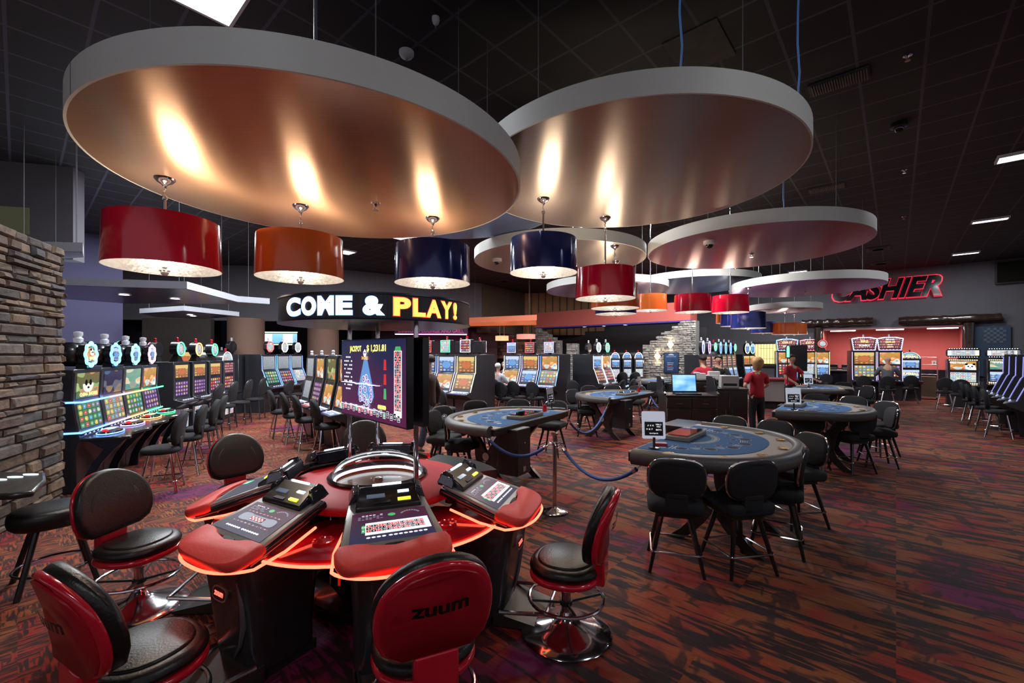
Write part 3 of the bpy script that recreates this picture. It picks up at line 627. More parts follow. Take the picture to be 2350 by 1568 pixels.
# ================= electronic roulette island =================
CX, CY = -1.06, 3.46
MARBLED = mat('station_body_black', (.01, .01, .014), .18, coat=.6)
RED_TOP = mat('red_ring_top', (.70, .02, .03), .5, spec=.25, bump=.05)
t = thing('roulette_wheel_table', 'round red topped roulette wheel table under a clear dome, station ring around it', 'roulette table', (CX, CY, 0))
b = MB(); b.lathe([(.50, .0), (.50, .08), (.36, .12), (.36, .70), (.60, .80), (.60, .84)], 48); obj('base', b, MARBLED, t)
b = MB(); b.lathe([(.60, .80), (.66, .80), (.68, .83), (.68, .845), (.66, .86), (.36, .885), (.36, .84)], 64, caps=False); obj('ring_top', b, RED_TOP, t)
b = MB(); b.lathe([(.37, .88), (.38, .90), (.365, .915), (.345, .905), (.34, .86)], 64, caps=False); obj('dome_rim', b, mat('rim_red_black', (.05, .02, .025), .2, .6), t)
b = MB(); b.lathe([(.335, .845), (.30, .80), (.20, .775), (.14, .80), (.05, .82), (.03, .87), (.001, .875)], 48)
wh = obj('wheel', b, mat('wheel_wood', (.22, .08, .035), .18, coat=.5, noise=.3, scale=8), t)
b = MB()
for i in range(38):
    a = i / 38 * 2 * PI; a2 = (i + 1) / 38 * 2 * PI; c, s_, c2, s2 = math.cos(a), math.sin(a), math.cos(a2), math.sin(a2)
    b.add([(c * .20, s_ * .20, .782), (c2 * .20, s2 * .20, .782), (c2 * .26, s2 * .26, .798), (c * .26, s_ * .26, .798)], [(0, 1, 2, 3)], 2 if i in (0, 19) else i % 2)
obj('number_pockets', b, [mat('pocket_red', (.5, .01, .01), .4), BLACKP, mat('pocket_green', (.01, .3, .05), .4)], wh, flat=True)
b = MB(); b.tube([(.325 * math.cos(a / 32 * PI), .325 * math.sin(a / 32 * PI), .872) for a in range(64)], .012, 6, closed=True); obj('light_ring', b, glow('dome_led', (.9, .95, 1), 1.6), t)
def clear(name, fres=1.35):
    m, N, L, p = nt(name); tr = N.new('ShaderNodeBsdfTransparent'); gl = N.new('ShaderNodeBsdfGlossy'); gl.inputs['Roughness'].default_value = .02; fr = N.new('ShaderNodeFresnel'); fr.inputs[0].default_value = fres
    nn = N.new('ShaderNodeTexNoise'); nn.inputs['Scale'].default_value = 4; L.new(mixc(N, L, nn.outputs[0], (.90, .93, .94), (.97, .98, .98)), tr.inputs[0])
    mx = N.new('ShaderNodeMixShader'); L.new(fr.outputs[0], mx.inputs[0]); L.new(tr.outputs[0], mx.inputs[1]); L.new(gl.outputs[0], mx.inputs[2]); L.new(mx.outputs[0], N['Material Output'].inputs[0]); return m
gm = clear('clear_dome', 1.22)
b = MB(); b.lathe([(.345 * math.cos(a), .905 + .17 * math.sin(a)) for a in [i / 10 * PI / 2 for i in range(10)]] + [(.002, 1.075)], 48, caps=False); obj('glass_dome', b, gm, t, ang=80)
# drink shelf of red acrylic lobes between the stations
STA = [-17, -68.5, -120, -171.5, 141, 96]
REDAC = mat('red_acrylic', (.40, .006, .016), .12, coat=.6)
for k in (0, 1, 2, 3):
    am = math.radians([8, -42.5, -94.5, -146][k])
    s = MB(); o = []
    for i in range(13):
        a = (i - 6) / 6 * .42; r = 1.03 + .06 * math.cos(a * 3); o.append((r * math.cos(a), r * math.sin(a)))
    o += [(.55 * math.cos(.3), .55 * math.sin(.3)), (.55 * math.cos(.3), -.55 * math.sin(.3))]
    s.at(rz=am); s.prism(o, .695, .725); s.at(); sh = obj('drink_shelf', s, REDAC, t)
    s = MB(); s.at(rz=am); s.tube([(x * 1.008, y * 1.008, .692) for x, y in o[:13]], .009, 6); s.at(); obj('neon_edge', s, NEON, sh)
    s = MB(); s.at((.86 * math.cos(am), .86 * math.sin(am), .725)); s.lathe([(.058, 0), (.062, .012), (.05, .014), (.044, .006), (.001, .006)], 20)
    for q in range(6): s.ell((.052 * math.cos(q * 1.047), .052 * math.sin(q * 1.047), .012), (.012, .012, .006), 6, 4)
    s.at(); obj('cup_holder', s, mat('red_cup_holder', (.6, .01, .02), .2, coat=.5), sh)
for k, am in enumerate((-94.5,)):
    a = math.radians(am); s = MB(); s.cyl((.66 * math.cos(a), .66 * math.sin(a), .36), (.66 * math.cos(a), .66 * math.sin(a), .69), .008, n=6); obj('neon_tube', s, glow('deep_red_neon', (1, .01, .01), .45), t)
b = MB(); a0, a1 = math.radians(22), math.radians(72)
o = [(r * math.cos(a0 + (a1 - a0) * i / 6), r * math.sin(a0 + (a1 - a0) * i / 6)) for r, ii in ((.66, range(7)), (1.0, range(6, -1, -1))) for i in ii]
b.prism(o, .74, .83); obj('operator_shelf', b, BLACKP, t)

# station displays
NUM = [[3, 6, 9, 12, 15, 18, 21, 24, 27, 30, 33, 36], [2, 5, 8, 11, 14, 17, 20, 23, 26, 29, 32, 35], [1, 4, 7, 10, 13, 16, 19, 22, 25, 28, 31, 34]]
REDN = {1, 3, 5, 7, 9, 12, 14, 16, 18, 19, 21, 23, 25, 27, 30, 32, 34, 36}
E_W = glow('display_white', (.85, .88, .95), 1.3); E_R = glow('display_red', (.75, .03, .03), .9); E_K = mat('display_black', (.004, .004, .006), .2)
E_G = glow('display_green', (.08, .5, .16), .9); E_Y = glow('display_yellow', (.95, .85, .15), 1.6); E_B = glow('display_blue', (.12, .25, .8), 1.0); E_GR = glow('display_grey', (.30, .33, .42), .8)
SCRN = screen_mat('station_screen', 'plain', (.03, .035, .09), (.10, .02, .05), [(1, 1, 1)], .8, 4, 3, flat=True)
SCRN2 = screen_mat('station_screen_dim', 'plain', (.02, .03, .08), (.05, .05, .12), [(1, 1, 1)], .6, 4, 3, flat=True)
def q2(b, x0, x1, y0, y1, off, m=0): b.add([(x0, y0, off), (x1, y0, off), (x1, y1, off), (x0, y1, off)], [(0, 1, 2, 3)], m)
def layout_parts(b, kind):
    """betting layout drawn on the unit display (x -.5..5, y 0..1)"""
    e = .0006
    if kind == 'grid':
        cw, ch, x0, y0 = .063, .085, -.33, .30
        q2(b, x0 - .01, x0 + 12 * cw + .07, y0 - .085, y0 + 3 * ch + .075, e, 0)
        for r in range(3):
            for c in range(12):
                n = NUM[r][c]; X = x0 + c * cw; Y = y0 + (2 - r) * ch
                q2(b, X + .002, X + cw - .002, Y + .003, Y + ch - .003, 2 * e, 1 if n in REDN else 2)
                put_text(b, str(n), X + cw / 2, Y + ch / 2, .042, None, 'xy', 3 * e, m=0)
        for i, s_ in enumerate(('0', '00')): q2(b, x0 - .055, x0 - .014, y0 + i * .13, y0 + .125 + i * .13, 2 * e, 3); put_text(b, s_, x0 - .035, y0 + .06 + i * .13, .035, None, 'xy', 3 * e, m=0)
        for i in range(12):
            for j, ang_ in enumerate(range(0, 360, 60)): pass
            o = circ(.026, 10, -.3 + i * .062 + (.02 if i > 3 else 0), .12); b.add([(x, y * 1. , 2 * e) for x, y in o], [tuple(range(10))], 0)
    else:
        q2(b, -.30, .30, .40, .62, e, 4); q2(b, -.16, .14, .44, .58, 2 * e, 2)
        for i in range(8):
            for j in range(3): q2(b, -.15 + i * .035, -.15 + i * .035 + .03, .45 + j * .042, .45 + j * .042 + .034, 3 * e, 1 if (i + j) % 2 else 0)
        for sx in (-1, 1):
            o = sup(.24, .26, 3, 20); b.add([(x + sx * .28, y + .51, e * 1.5) for x, y in o], [tuple(range(20))], 4)
        for i in range(18): put_text(b, str(NUM[i % 3][(i * 5) % 12]), -.38 + i * .045, .70, .030, None, 'xy', e, m=1 if i % 2 else 0); put_text(b, str(NUM[(i + 1) % 3][(i * 7) % 12]), -.38 + i * .045, .32, .030, None, 'xy', e, m=1 if i % 2 else 0)
        for i in range(13): o = circ(.026, 10, -.36 + i * .055 + (.03 if i > 5 else 0), .14); b.add([(x, y, e) for x, y in o], [tuple(range(10))], 0)
    # header: wheel indicator, meter arc, lines of figures
    o = circ(.055, 20, .02, .86); b.add([(x, y, e) for x, y in o], [tuple(range(20))], 3)
    for i in range(9):
        a = PI * .1 + i / 9 * PI * .8; c = .28; b.add([(c + .12 * math.cos(a), .80 + .12 * math.sin(a), e), (c + .15 * math.cos(a), .80 + .15 * math.sin(a), e), (c + .15 * math.cos(a + .2), .80 + .15 * math.sin(a + .2), e), (c + .12 * math.cos(a + .2), .80 + .12 * math.sin(a + .2), e)], [(0, 1, 2, 3)], 4)
    for r in range(4):
        for i in range(7):
            if (i * 3 + r) % 5: q2(b, -.44 + i * .05, -.44 + i * .05 + .035, .90 - r * .045, .92 - r * .045, e, 0 if r == 0 else 4)
def badge(parent, loc, rz=0, s=1., rx=0):
    b = MB(); b.at(loc, rx=rx); b.prism([(x * s, z * s) for x, z in sup(.15, .085, 3.2, 28)], 0, -.012, 'y'); bd = obj('badge', b, SILVER, parent)
    b = MB(); b.at(loc, rx=rx); b.prism([(x * s, z * s) for x, z in sup(.13, .066, 3.2, 28)], -.012, -.014, 'y', 0); obj('badge_plate', b, mat('badge_plate', (.05, .004, .006), .2), bd)
    b = MB(); b.at(loc, rx=rx); put_text(b, 'zuum', 0, 0, .026 * s, .095 * s, 'xz', -.0155, bold=.03); obj('badge_lettering', b, glow('badge_glow', (1., .12, .08), 3.), bd)
TILT = math.radians(17)
def station(angle, kind, lit, label, red_light=True):
    a = math.radians(angle); d = Vector((math.cos(a), math.sin(a))); q = Vector((CX, CY)) + d * .92
    t = thing('roulette_station', label, 'roulette station', (q.x, q.y, 0), a + PI / 2, 'player stations around the roulette wheel')
    # pedestal
    b = MB()
    rings = []
    for z, w, y0, y1 in ((.06, .42, -.17, .22), (.20, .42, -.19, .22), (.45, .44, -.22, .24), (.62, .46, -.25, .26), (.72, .47, -.27, .28)):
        o = rrect(w, y1 - y0, .07, 4, 0, (y0 + y1) / 2); rings.append([(x, y, z) for x, y in o])
    b.loft(rings); b.box(-.20, .20, -.10, .22, 0, .06); pd = obj('pedestal', b, mat('pedestal_black', (.022, .026, .030), .34, coat=.25), t)
    b = MB(); b.tube([(.17, -.245, .60), (.175, -.222, .48), (.165, -.205, .34), (.12, -.198, .22), (.04, -.19, .12)], [.006, .012, .016, .012, .003], 8); obj('pedestal_fin', b, mat('fin_grey', (.14, .15, .17), .3, .3), pd)
    badge(t, (0, -.238, .50), s=.95, rx=-.14)
    b = MB(); b.loft([[(x, y, .012) for x, y in ((-.22, -.12), (.22, -.12), (.19, -.46), (-.19, -.46))], [(x, y, z) for x, y, z in ((-.22, -.12, .10), (.22, -.12, .10), (.19, -.46, .03), (-.19, -.46, .03))]]); obj('foot_plate', b, mat('foot_plate', (.05, .048, .045), .35, .4), t)
    b = MB()
    for x in (-.20, .20): b.tube([(x, -.16, .10), (x * .95, -.48, .13)], .014, 8)
    b.tube([(-.19, -.48, .13), (.19, -.48, .13)], .014, 8); obj('foot_rail', b, CHROME, t)
    # inclined head: local frame u along the slope (0 at the arm rest, .56 at the top)
    M = Matrix.Translation((0, -.24, .775)) @ Euler((TILT, 0, 0)).to_matrix().to_4x4()
    def T(b): b.M = M; return b
    def outl(y0, y1, w0, w1, bow):
        o = [];
        for i in range(9):
            f = -1 + i / 4; o.append((f * w0 / 2, y0 - bow * (1 - f * f)))
        for i in range(9):
            f = 1 - i / 4; o.append((f * w1 / 2, y1))
        return o
    b = T(MB()); b.pad(outl(-.02, .52, .61, .47, .035), -.065, -.012, .02); hd = obj('head_shell', b, MARBLED, t)
    b = T(MB()); b.pad([(x, y) for x, y in outl(.05, .50, .575, .45, .0)], -.02, .006, .008)
    fm = obj('bezel', b, mat('bezel_grey', (.40, .40, .38), .4, .5), hd)
    b = MB(); b.M = Matrix(M)
    o = [(-.315 * math.copysign(abs(math.cos(PI * i / 22)) ** .55, math.cos(PI * i / 22)), .045 - .185 * math.sin(PI * i / 22) ** .62) for i in range(23)] + [(x, .045 + .022 - .040 * (1 - min(1, abs(x) / .2)) ** .8 + (.012 if abs(x) > .15 else 0)) for x in [.30 - .6 * i / 14 for i in range(15)]]
    b.pad(o, -.045, .022, .03, k=4); obj('arm_rest', b, REDL, t, ang=60)
    # neon under the arm rest
    b = MB(); pts = []
    for i in range(33):
        f = -1 + i / 16
        pts.append((f * .325, -.24 - .150 * (1 - abs(f) ** 2.6) ** .8, .712))
    pts = [(-.25, .18, .775), (-.315, -.06, .735)] + pts + [(.315, -.06, .735), (.25, .18, .775)]
    ne = obj('neon_strip', (b.tube(pts, .0085, 8), b)[1], NEON, t)
    # screen
    b = T(MB()); b.add([(-.24, .085, .0085), (.24, .085, .0085), (.215, .345, .0085), (-.215, .345, .0085)], [(0, 1, 2, 3)]); b.v = b.v
    sc = obj('screen', b, SCRN if lit else SCRN2, t, flat=True)
    if kind:
        b = MB(); layout_parts(b, kind); vs = []
        for x, y, z in b.v:
            w = .46 - .05 * y; vs.append(tuple(M @ Vector((x * w, .09 + y * .25, .0095 + z * .6))))
        b.v = vs; obj('betting_layout', b, [E_W, E_R, E_K, E_G, E_GR], sc, flat=True)
    else:
        b = T(MB()); b.add([(x, y, .0095) for x, y in ((-.20, .12), (-.16, .10), (-.12, .15), (-.17, .19))], [(0, 1, 2, 3)]); obj('screen_logo', b, glow('green_swirl', (.2, .9, .5), 1.4), sc, flat=True)
    b = T(MB()); b.prism([(x, y + .045) for x, y in sup(.11, .024, 3, 20)], .004, .010); obj('maker_plate', b, BLACKP, t)
    # printer and note reader block at the top
    b = T(MB())
    b.loft([[(x, y, z) for x, y, z in ((-.20, .36, .0), (.20, .36, .0), (.19, .54, .0), (-.19, .54, .0))], [(x, y, z) for x, y, z in ((-.195, .37, .03), (.195, .37, .03), (.17, .53, .075), (-.17, .53, .075))]])
    pb = obj('reader_block', b, BLACKP, t, bevel=.008)
    b = T(MB()); b.box(-.13, -.02, .43, .47, .048, .056); obj('small_display', b, mat('lcd_grey', (.07, .09, .12), .2, emit=(.15, .2, .3), es=.4), pb)
    b = T(MB()); b.box(.06, .13, .455, .475, .05, .062); obj('blue_light', b, glow('pale_blue_light', (.5, .65, 1.), 3.), pb)
    b = T(MB()); b.box(.055, .135, .395, .415, .036, .048); obj('yellow_ticket_slot', b, glow('yellow_slot', (.85, .95, .05), 1.3), pb)
    b = T(MB()); b.box(-.09, .01, .385, .41, .03, .042); obj('note_slot', b, mat('slot_black', (.002, .002, .002), .6), pb)
    b = T(MB()); b.box(-.09, .09, .527, .538, .072, .080); obj('led_bar', b, LEDW, pb)
    for sx in (-1, 1):
        b = T(MB()); b.loft([[(sx * .17, .45, .03), (sx * .235, .43, .01), (sx * .235, .56, .01), (sx * .17, .56, .03)], [(sx * .175, .47, .085), (sx * .21, .46, .075), (sx * .21, .55, .075), (sx * .175, .55, .09)]])
        obj('chrome_corner', b, mat('dark_chrome', (.15, .15, .17), .12, .9), pb, bevel=.006)
    b = T(MB()); b.box(-.17, .17, .54, .575, -.03, .05); obj('rear_panel', b, mat('blue_black_panel', (.010, .012, .022), .2), t, bevel=.004)
    return t
station(STA[0], 'grid', True, 'roulette station at the right, its betting screen turned away from the lens')
station(STA[1], 'grid', True, 'front roulette station with bright red and black number grid, nearest the lens')
station(STA[2], 'track', True, 'front left roulette station with racetrack betting screen')
station(STA[3], None, False, 'left roulette station with blank grey screen and green swirl')
station(STA[4], None, False, 'rear left roulette station seen from its back, red arm rest behind')
station(STA[5], None, False, 'rearmost roulette station with lit bar, behind the far pole')

# ---------- LED ring on poles and the two displays ----------
SX, SY, SR, SZ0, SZ1 = -1.09, 3.58, .735, 2.075, 2.258
t = thing('led_ring_sign', 'round LED ticker sign reading COME & PLAY! on three chrome poles', 'sign', (SX, SY, 0))
lm, N, L, p = nt('led_panel'); tc = N.new('ShaderNodeTexCoord'); vo = N.new('ShaderNodeTexVoronoi'); vo.inputs['Scale'].default_value = 110; vo.inputs['Randomness'].default_value = 0; L.new(tc.outputs['Object'], vo.inputs['Vector'])
L.new(mixc(N, L, math_(N, L, 'LESS_THAN', vo.outputs['Distance'], .3), (.02, .02, .025), (.07, .07, .09)), p.inputs['Base Color']); p.inputs['Roughness'].default_value = .4
b = MB(); b.lathe([(SR, SZ0 + .012), (SR, SZ1 - .012)], 96, caps=False); obj('led_panel', b, lm, t)
b = MB(); b.lathe([(.5, SZ0), (SR + .006, SZ0), (SR + .008, SZ0 + .012), (SR, SZ0 + .012)], 96, caps=False); b.lathe([(SR, SZ1 - .012), (SR + .008, SZ1 - .012), (SR + .006, SZ1), (.01, SZ1)], 96); b.lathe([(.5, SZ0), (.5, SZ1 - .05), (.01, SZ1 - .05)], 64)
obj('ring_casing', b, mat('casing_dark', (.04, .045, .07), .3, .4), t)
def ring_text(segs, name, mats, zc, off=.004, bold=.045):
    for s_, a0, a1, hgt, m in segs:
        vs, fs = text_geo(s_, bold, 0, 6); x0 = min(v[0] for v in vs); x1 = max(v[0] for v in vs); y0 = min(v[1] for v in vs); y1 = max(v[1] for v in vs)
        bm = bmesh.new(); V_ = [bm.verts.new(v) for v in vs]
        for f in fs:
            try: bm.faces.new([V_[i] for i in f])
            except Exception: pass
        for k in range(1, 24):
            bmesh.ops.bisect_plane(bm, geom=bm.verts[:] + bm.edges[:] + bm.faces[:], plane_co=(x0 + (x1 - x0) * k / 24, 0, 0), plane_no=(1, 0, 0))
        bm.verts.index_update(); mb = MB(); o = []
        for v in bm.verts:
            f = (v.co.x - x0) / (x1 - x0); a = math.radians(a0 + (a1 - a0) * f); z = zc + (v.co.y - (y0 + y1) / 2) / (y1 - y0) * hgt
            o.append(((SR + off) * math.sin(a), -(SR + off) * math.cos(a), z))
        mb.add(o, [tuple(v.index for v in f.verts) for f in bm.faces]); bm.free()
        obj(name, mb, m, t, flat=True)
LW = glow('led_white_letters', (.85, .93, 1.), 5.); LY = glow('led_yellow_letters', (1., .62, .06), 3.2); LR = glow('led_red_halo', (1., .04, .03), 2.5); LBl = glow('led_blue_halo', (.2, .4, 1.), 2.)
VA = math.degrees(math.atan2(-SX, -SY)) # bearing of the viewpoint
va = math.degrees(math.atan2(0 - SX, SY))  # angle measured from -Y towards +X
LET = [('C', -39, -26.5), ('O', -25.5, -16), ('M', -14.8, -6), ('E', -4.6, 3.6), ('&', 9, 19.5), ('P', 24, 33), ('L', 34.3, 41.5), ('A', 42, 52), ('Y', 52, 61), ('!', 62.5, 66)]
for c_, a0, a1 in LET:
    wht = c_ in 'COME&'
    ring_text([(c_, a0, a1, .122, LW if wht else LY)], 'led_letter', None, (SZ0 + SZ1) / 2, bold=.05 if wht else .04)
    ring_text([(c_, a0 - .35, a1 + .35, .132, LBl if wht else LR)], 'led_halo', None, (SZ0 + SZ1) / 2, off=.002, bold=.065 if wht else .06)
for x, y in ((-.72, 3.27), (-1.46, 3.92), (-1.27, 4.12)):
    b = MB(); b.cyl((x - SX, y - SY, .865), (x - SX, y - SY, 2.08), .019, n=20); b.lathe([(.035, .865), (.035, .885), (.02, .89)], 20, c=(x - SX, y - SY)); obj('pole', b, CHROME, t)
# displays
TA = Vector((-1.525, 3.90)); TB = Vector((-.735, 3.05)); TW = (TB - TA).length; TR = math.atan2(TB.y - TA.y, TB.x - TA.x)
def wall_display(pos, rz, label, front):
    t = thing('flat_display', label, 'display', (pos.x, pos.y, 1.315), rz)
    w, h = TW, .655
    b = MB(); b.box(0, w, 0, .055, 0, h); hs = obj('housing', b, BLACKP, t, bevel=.004)
    b = MB(); b.box(.02, .18, -.004, .0, h, h + .004); b.box(w * .35, w * .65, .055, .075, h * .3, h * .6); obj('bracket', b, BLACKM, t)
    if front:
        sm = screen_mat('jackpot_screen', 'plain', (.10, .012, .06), (.012, .02, .07), [(1, 1, 1)], 1.0, 2.2, 1.6)
        b = MB(); b.box(.012, w - .012, -.002, .0, .012, h - .012); sc = obj('screen', b, sm, t, flat=True)
        b = MB(); cx = w * .43
        def tri(vs, m): b.add([(x, -.0026, z) for x, z in vs], [tuple(range(len(vs)))], m)
        tri([(cx + (.055 + .10 * k) * 0 + (-1) ** s * 0, 0) for s, k in ()] or [(cx - .02, h - .14), (cx + .02, h - .14), (cx + .13, h * .42), (cx + .15, h * .3), (cx + .10, h * .22), (cx - .10, h * .22), (cx - .15, h * .3), (cx - .13, h * .42)], 0)
        obj('spotlight_graphic', b, glow('spot_blue', (.12, .28, .62), 1.1), sc, flat=True)
        b = MB(); rnd = random.Random(3)
        for i in range(26):
            a = rnd.uniform(0, 2 * PI); r = .115 * math.sqrt(rnd.random()); s_ = rnd.uniform(.016, .03); x = cx + r * math.cos(a); z = h * .34 + r * 1.1 * math.sin(a)
            for rr, m, e in ((s_, 0, -.0030), (s_ * .75, 1, -.0032), (s_ * .4, 2, -.0034)): b.add([(x + px, e - i * .0002, z + pz) for px, pz in circ(rr, 14)], [tuple(range(14))], m)
        obj('ball_graphic', b, [glow('ball_white', (.7, .8, .95), 1.2), glow('ball_blue', (.08, .12, .4), 1.), glow('ball_pink', (.8, .35, .6), 1.)], sc, flat=True)
        b = MB()
        put_text(b, 'JACKPOT', w * .26, h - .085, .062, .23, off=-.003, bold=.03); put_text(b, '$ 1,231.81', w * .59, h - .08, .062, .33, off=-.003, bold=.03)
        obj('jackpot_lettering', b, glow('jackpot_yellow', (.95, .9, .2), 1.7), sc, flat=True)
        b = MB(); o = circ(.030, 16, cx, h - .115); b.add([(x, -.0095, z) for x, z in o], [tuple(range(16))], 0)
        for sx in (-1, 1):
            b.add([(x, -.0096, z) for x, z in circ(.011, 10, cx + sx * .024, h - .09)], [tuple(range(10))], 1); b.add([(x, -.0098, z) for x, z in circ(.008, 10, cx + sx * .011, h - .112)], [tuple(range(10))], 1)
        put_text(b, 'SHORES', cx, h - .155, .026, .12, off=-.0099, m=2, bold=.03)
        obj('panda_emblem', b, [E_W, E_K, glow('emblem_orange', (.9, .5, .1), 1.4)], sc, flat=True)
        # lightning lines
        b = MB(); rnd = random.Random(5)
        for z0, z1, xe in ((h * .44, h * .44, w * .66), (h * .16, h * .14, w * .70)):
            pts = [(.02 + (xe - .02) * i / 14, -.0105, z0 + (z1 - z0) * i / 14 + rnd.uniform(-.004, .004)) for i in range(15)]; b.tube(pts, [.0018 + .0028 * math.sin(i / 14 * PI) for i in range(15)], 5)
        obj('lightning_line', b, glow('lightning_violet', (.55, .55, 1.), 4.), sc)
        b = MB(); x0, z0, cw, ch = w - .175, .12, .032, .036
        b.add([(x, -.003, z) for x, z in ((x0 - .008, z0 - .045), (x0 + .106, z0 - .045), (x0 + .106, z0 + 12 * ch + .004), (x0 - .008, z0 + 12 * ch + .004))], [(0, 1, 2, 3)], 0)
        b.add([(x, -.0033, z) for x, z in ((x0, z0 + 12 * ch + .005), (x0 + .10, z0 + 12 * ch + .005), (x0 + .085, z0 + 12 * ch + .035), (x0 + .015, z0 + 12 * ch + .035))], [(0, 1, 2, 3)], 3)
        for r in range(12):
            for c in range(3):
                n = r * 3 + c + 1; X = x0 + c * cw; Z = z0 + (11 - r) * ch
                b.add([(x, -.0036, z) for x, z in ((X + .001, Z + .001), (X + cw - .001, Z + .001), (X + cw - .001, Z + ch - .001), (X + .001, Z + ch - .001))], [(0, 1, 2, 3)], 1 if n in REDN else 2)
                put_text(b, str(n), X + cw / 2, Z + ch / 2, .019, None, off=-.0042, m=0)
        obj('number_table', b, [E_W, E_R, E_K, E_G], sc, flat=True)
        b = MB()
        hist = ['22', '3', '6', '32', '33', '0', '36', '1', '20', '18', '34', '35', '10', '8', '0', '17', '20', '4', '26']
        for i, n in enumerate(hist):
            x = .045 + i * (w - .16) / 18; z = .075 - i * .0006 + (.012 if i % 2 else 0); m = 3 if n == '0' else (1 if int(n) in REDN else 2)
            b.add([(a, -.003, c) for a, c in ((x - .019, z - .024), (x + .019, z - .024), (x + .019, z + .024), (x - .019, z + .024))], [(0, 1, 2, 3)], 0)
            b.add([(a, -.0034, c) for a, c in ((x - .016, z - .021), (x + .016, z - .021), (x + .016, z + .021), (x - .016, z + .021))], [(0, 1, 2, 3)], m); put_text(b, n, x, z, .024, None, off=-.0038, m=0)
        for i in range(5): b.add([(x, -.003, z) for x, z in circ(.017, 12, w * .63 + i * .026, .125)], [tuple(range(12))], 4)
        for k in range(3):
            b.add([(a, -.003, c) for a, c in ((w * .70, .19 + k * .11), (w * .74, .19 + k * .11), (w * .735, .27 + k * .11), (w * .705, .27 + k * .11))], [(0, 1, 2, 3)], (3, 1, 1)[k])
        for r in range(9):
            for i in range(5):
                if (r + i) % 4: b.add([(a, -.003, c) for a, c in ((.07 + i * .035, .50 - r * .034), (.095 + i * .035, .50 - r * .034), (.095 + i * .035, .512 - r * .034), (.07 + i * .035, .512 - r * .034))], [(0, 1, 2, 3)], 0)
        obj('number_history', b, [E_W, E_R, E_K, E_G, E_Y], sc, flat=True)
    return t
wall_display(TA, TR, 'large roulette display reading JACKPOT $ 1,231.81 between the chrome poles', True)
n_ = Vector((math.sin(-TR), math.cos(TR)))
wall_display(TB + Vector((.13, .14)), TR + PI, 'back of a second display mounted behind the jackpot display', False)

# ---------- swivel chairs of the island ----------
def zuum_chair(loc, rz, label, swivel=0.):
    t = thing('swivel_chair', label, 'swivel chair', (loc[0], loc[1], 0), rz, 'red shelled swivel chairs around the roulette island')
    # local -Y is the front of the seat
    b = MB(); o = sup(.49, .47, 2.3, 40); b.pad(o, .425, .50, .045, m=0, k=4); b.pad([(x * .78, y * .78) for x, y in o], .49, .512, .01, k=2); st = obj('seat_cushion', b, LEATH, t, ang=70)
    b = MB(); b.pad([(x * 1.0, y * 1.0) for x, y in o], .385, .43, .02); obj('seat_shell', b, REDG, t, ang=60)
    # backrest: D shape, wide round top
    def dsh(s):
        p = []
        for i in range(21):
            a = PI * i / 20; p.append((.27 * s * math.cos(a), .30 * s * math.sin(a) ** .85))
        p += [(-.262 * s, -.06 * s), (-.235 * s, -.12 * s), (-.17 * s, -.155 * s), (.17 * s, -.155 * s), (.235 * s, -.12 * s), (.262 * s, -.06 * s)]
        return p
    Mb = Matrix.Translation((0, .235, .70)) @ Euler((math.radians(-11), 0, 0)).to_matrix().to_4x4()
    def bend(b):
        for i, (x, y, z) in enumerate(b.v): b.v[i] = (x, y - .9 * (x * x) * .9, z)
        b.v = [tuple(Mb @ Vector(v)) for v in b.v]; return b
    b = MB(); b.pad(dsh(1.), .04, -.035, .045, 'y', k=4); b.pad(dsh(.68), -.03, -.045, .012, 'y', k=2); obj('back_cushion', bend(b), LEATH, t, ang=70)
    b = MB(); b.pad(dsh(.985), .065, .03, .022, 'y', dome=0, k=4); sh = obj('back_shell', bend(b), REDG, t, ang=60)
    b = MB(); b.pad(dsh(.90), .072, .06, .006, 'y', k=1); obj('back_panel', bend(b), mat('red_back_panel', (.40, .006, .02), .32, coat=.15), sh, ang=60)
    b = MB(); b.M = Euler((0, 0, PI)).to_matrix().to_4x4(); put_text(b, 'zuum', 0, .095, .048, .25, 'xz', -.0755, bold=.035); b.M = Matrix(); obj('back_lettering', bend(b), mat('black_print', (.006, .005, .005), .35), sh, flat=True)
    b = MB(); b.box(-.10, .10, .20, .265, .385, .56); obj('back_bracket', b, REDG, t, bevel=.015)
    b = MB(); b.cyl((0, 0, .14), (0, 0, .30), .032, n=20); b.cyl((0, 0, .30), (0, 0, .39), .022, n=16); b.cyl((0, 0, .29), (0, 0, .31), .038, n=20); obj('column', b, CHROME, t)
    b = MB(); b.lathe([(.295, 0), (.30, .008), (.29, .018), (.20, .045), (.10, .075), (.06, .095), (.035, .14), (.001, .14)], 56); obj('base_dish', b, CHROME, t, ang=60)
    rg = MB(); rg.tube([(.245 * math.cos(i / 40 * 2 * PI), .245 * math.sin(i / 40 * 2 * PI), .235) for i in range(40)], .0115, 8, closed=True); fr = obj('foot_ring', rg, CHROME, t)
    b = MB()
    for i in range(4):
        a = i * PI / 2 + .5; b.tube([(.03 * math.cos(a), .03 * math.sin(a), .20), (.245 * math.cos(a), .245 * math.sin(a), .232)], .009, 6)
    b.cyl((0, 0, .185), (0, 0, .215), .042, n=16); obj('spoke', b, BLACKM, fr)
    return t
zuum_chair((.36, 2.90), face_to((.36, 2.90), (-.75, 3.30)), 'swivel chair standing alone at the right, seen side on, chrome base in full view')
zuum_chair((-.43, 2.12), face_to((-.33, 1.86), (-.62, 2.50)), 'swivel chair at the bottom centre, red back with lettering toward the lens')
zuum_chair((-1.70, 2.02), face_to((0, 0), (.46, .89)), 'swivel chair at the bottom left corner, red back cut by the frame')
zuum_chair((-2.72, 3.18), face_to((0, 0), (.5, -.06)), 'swivel chair at the left, black cushion facing right, chrome base visible')
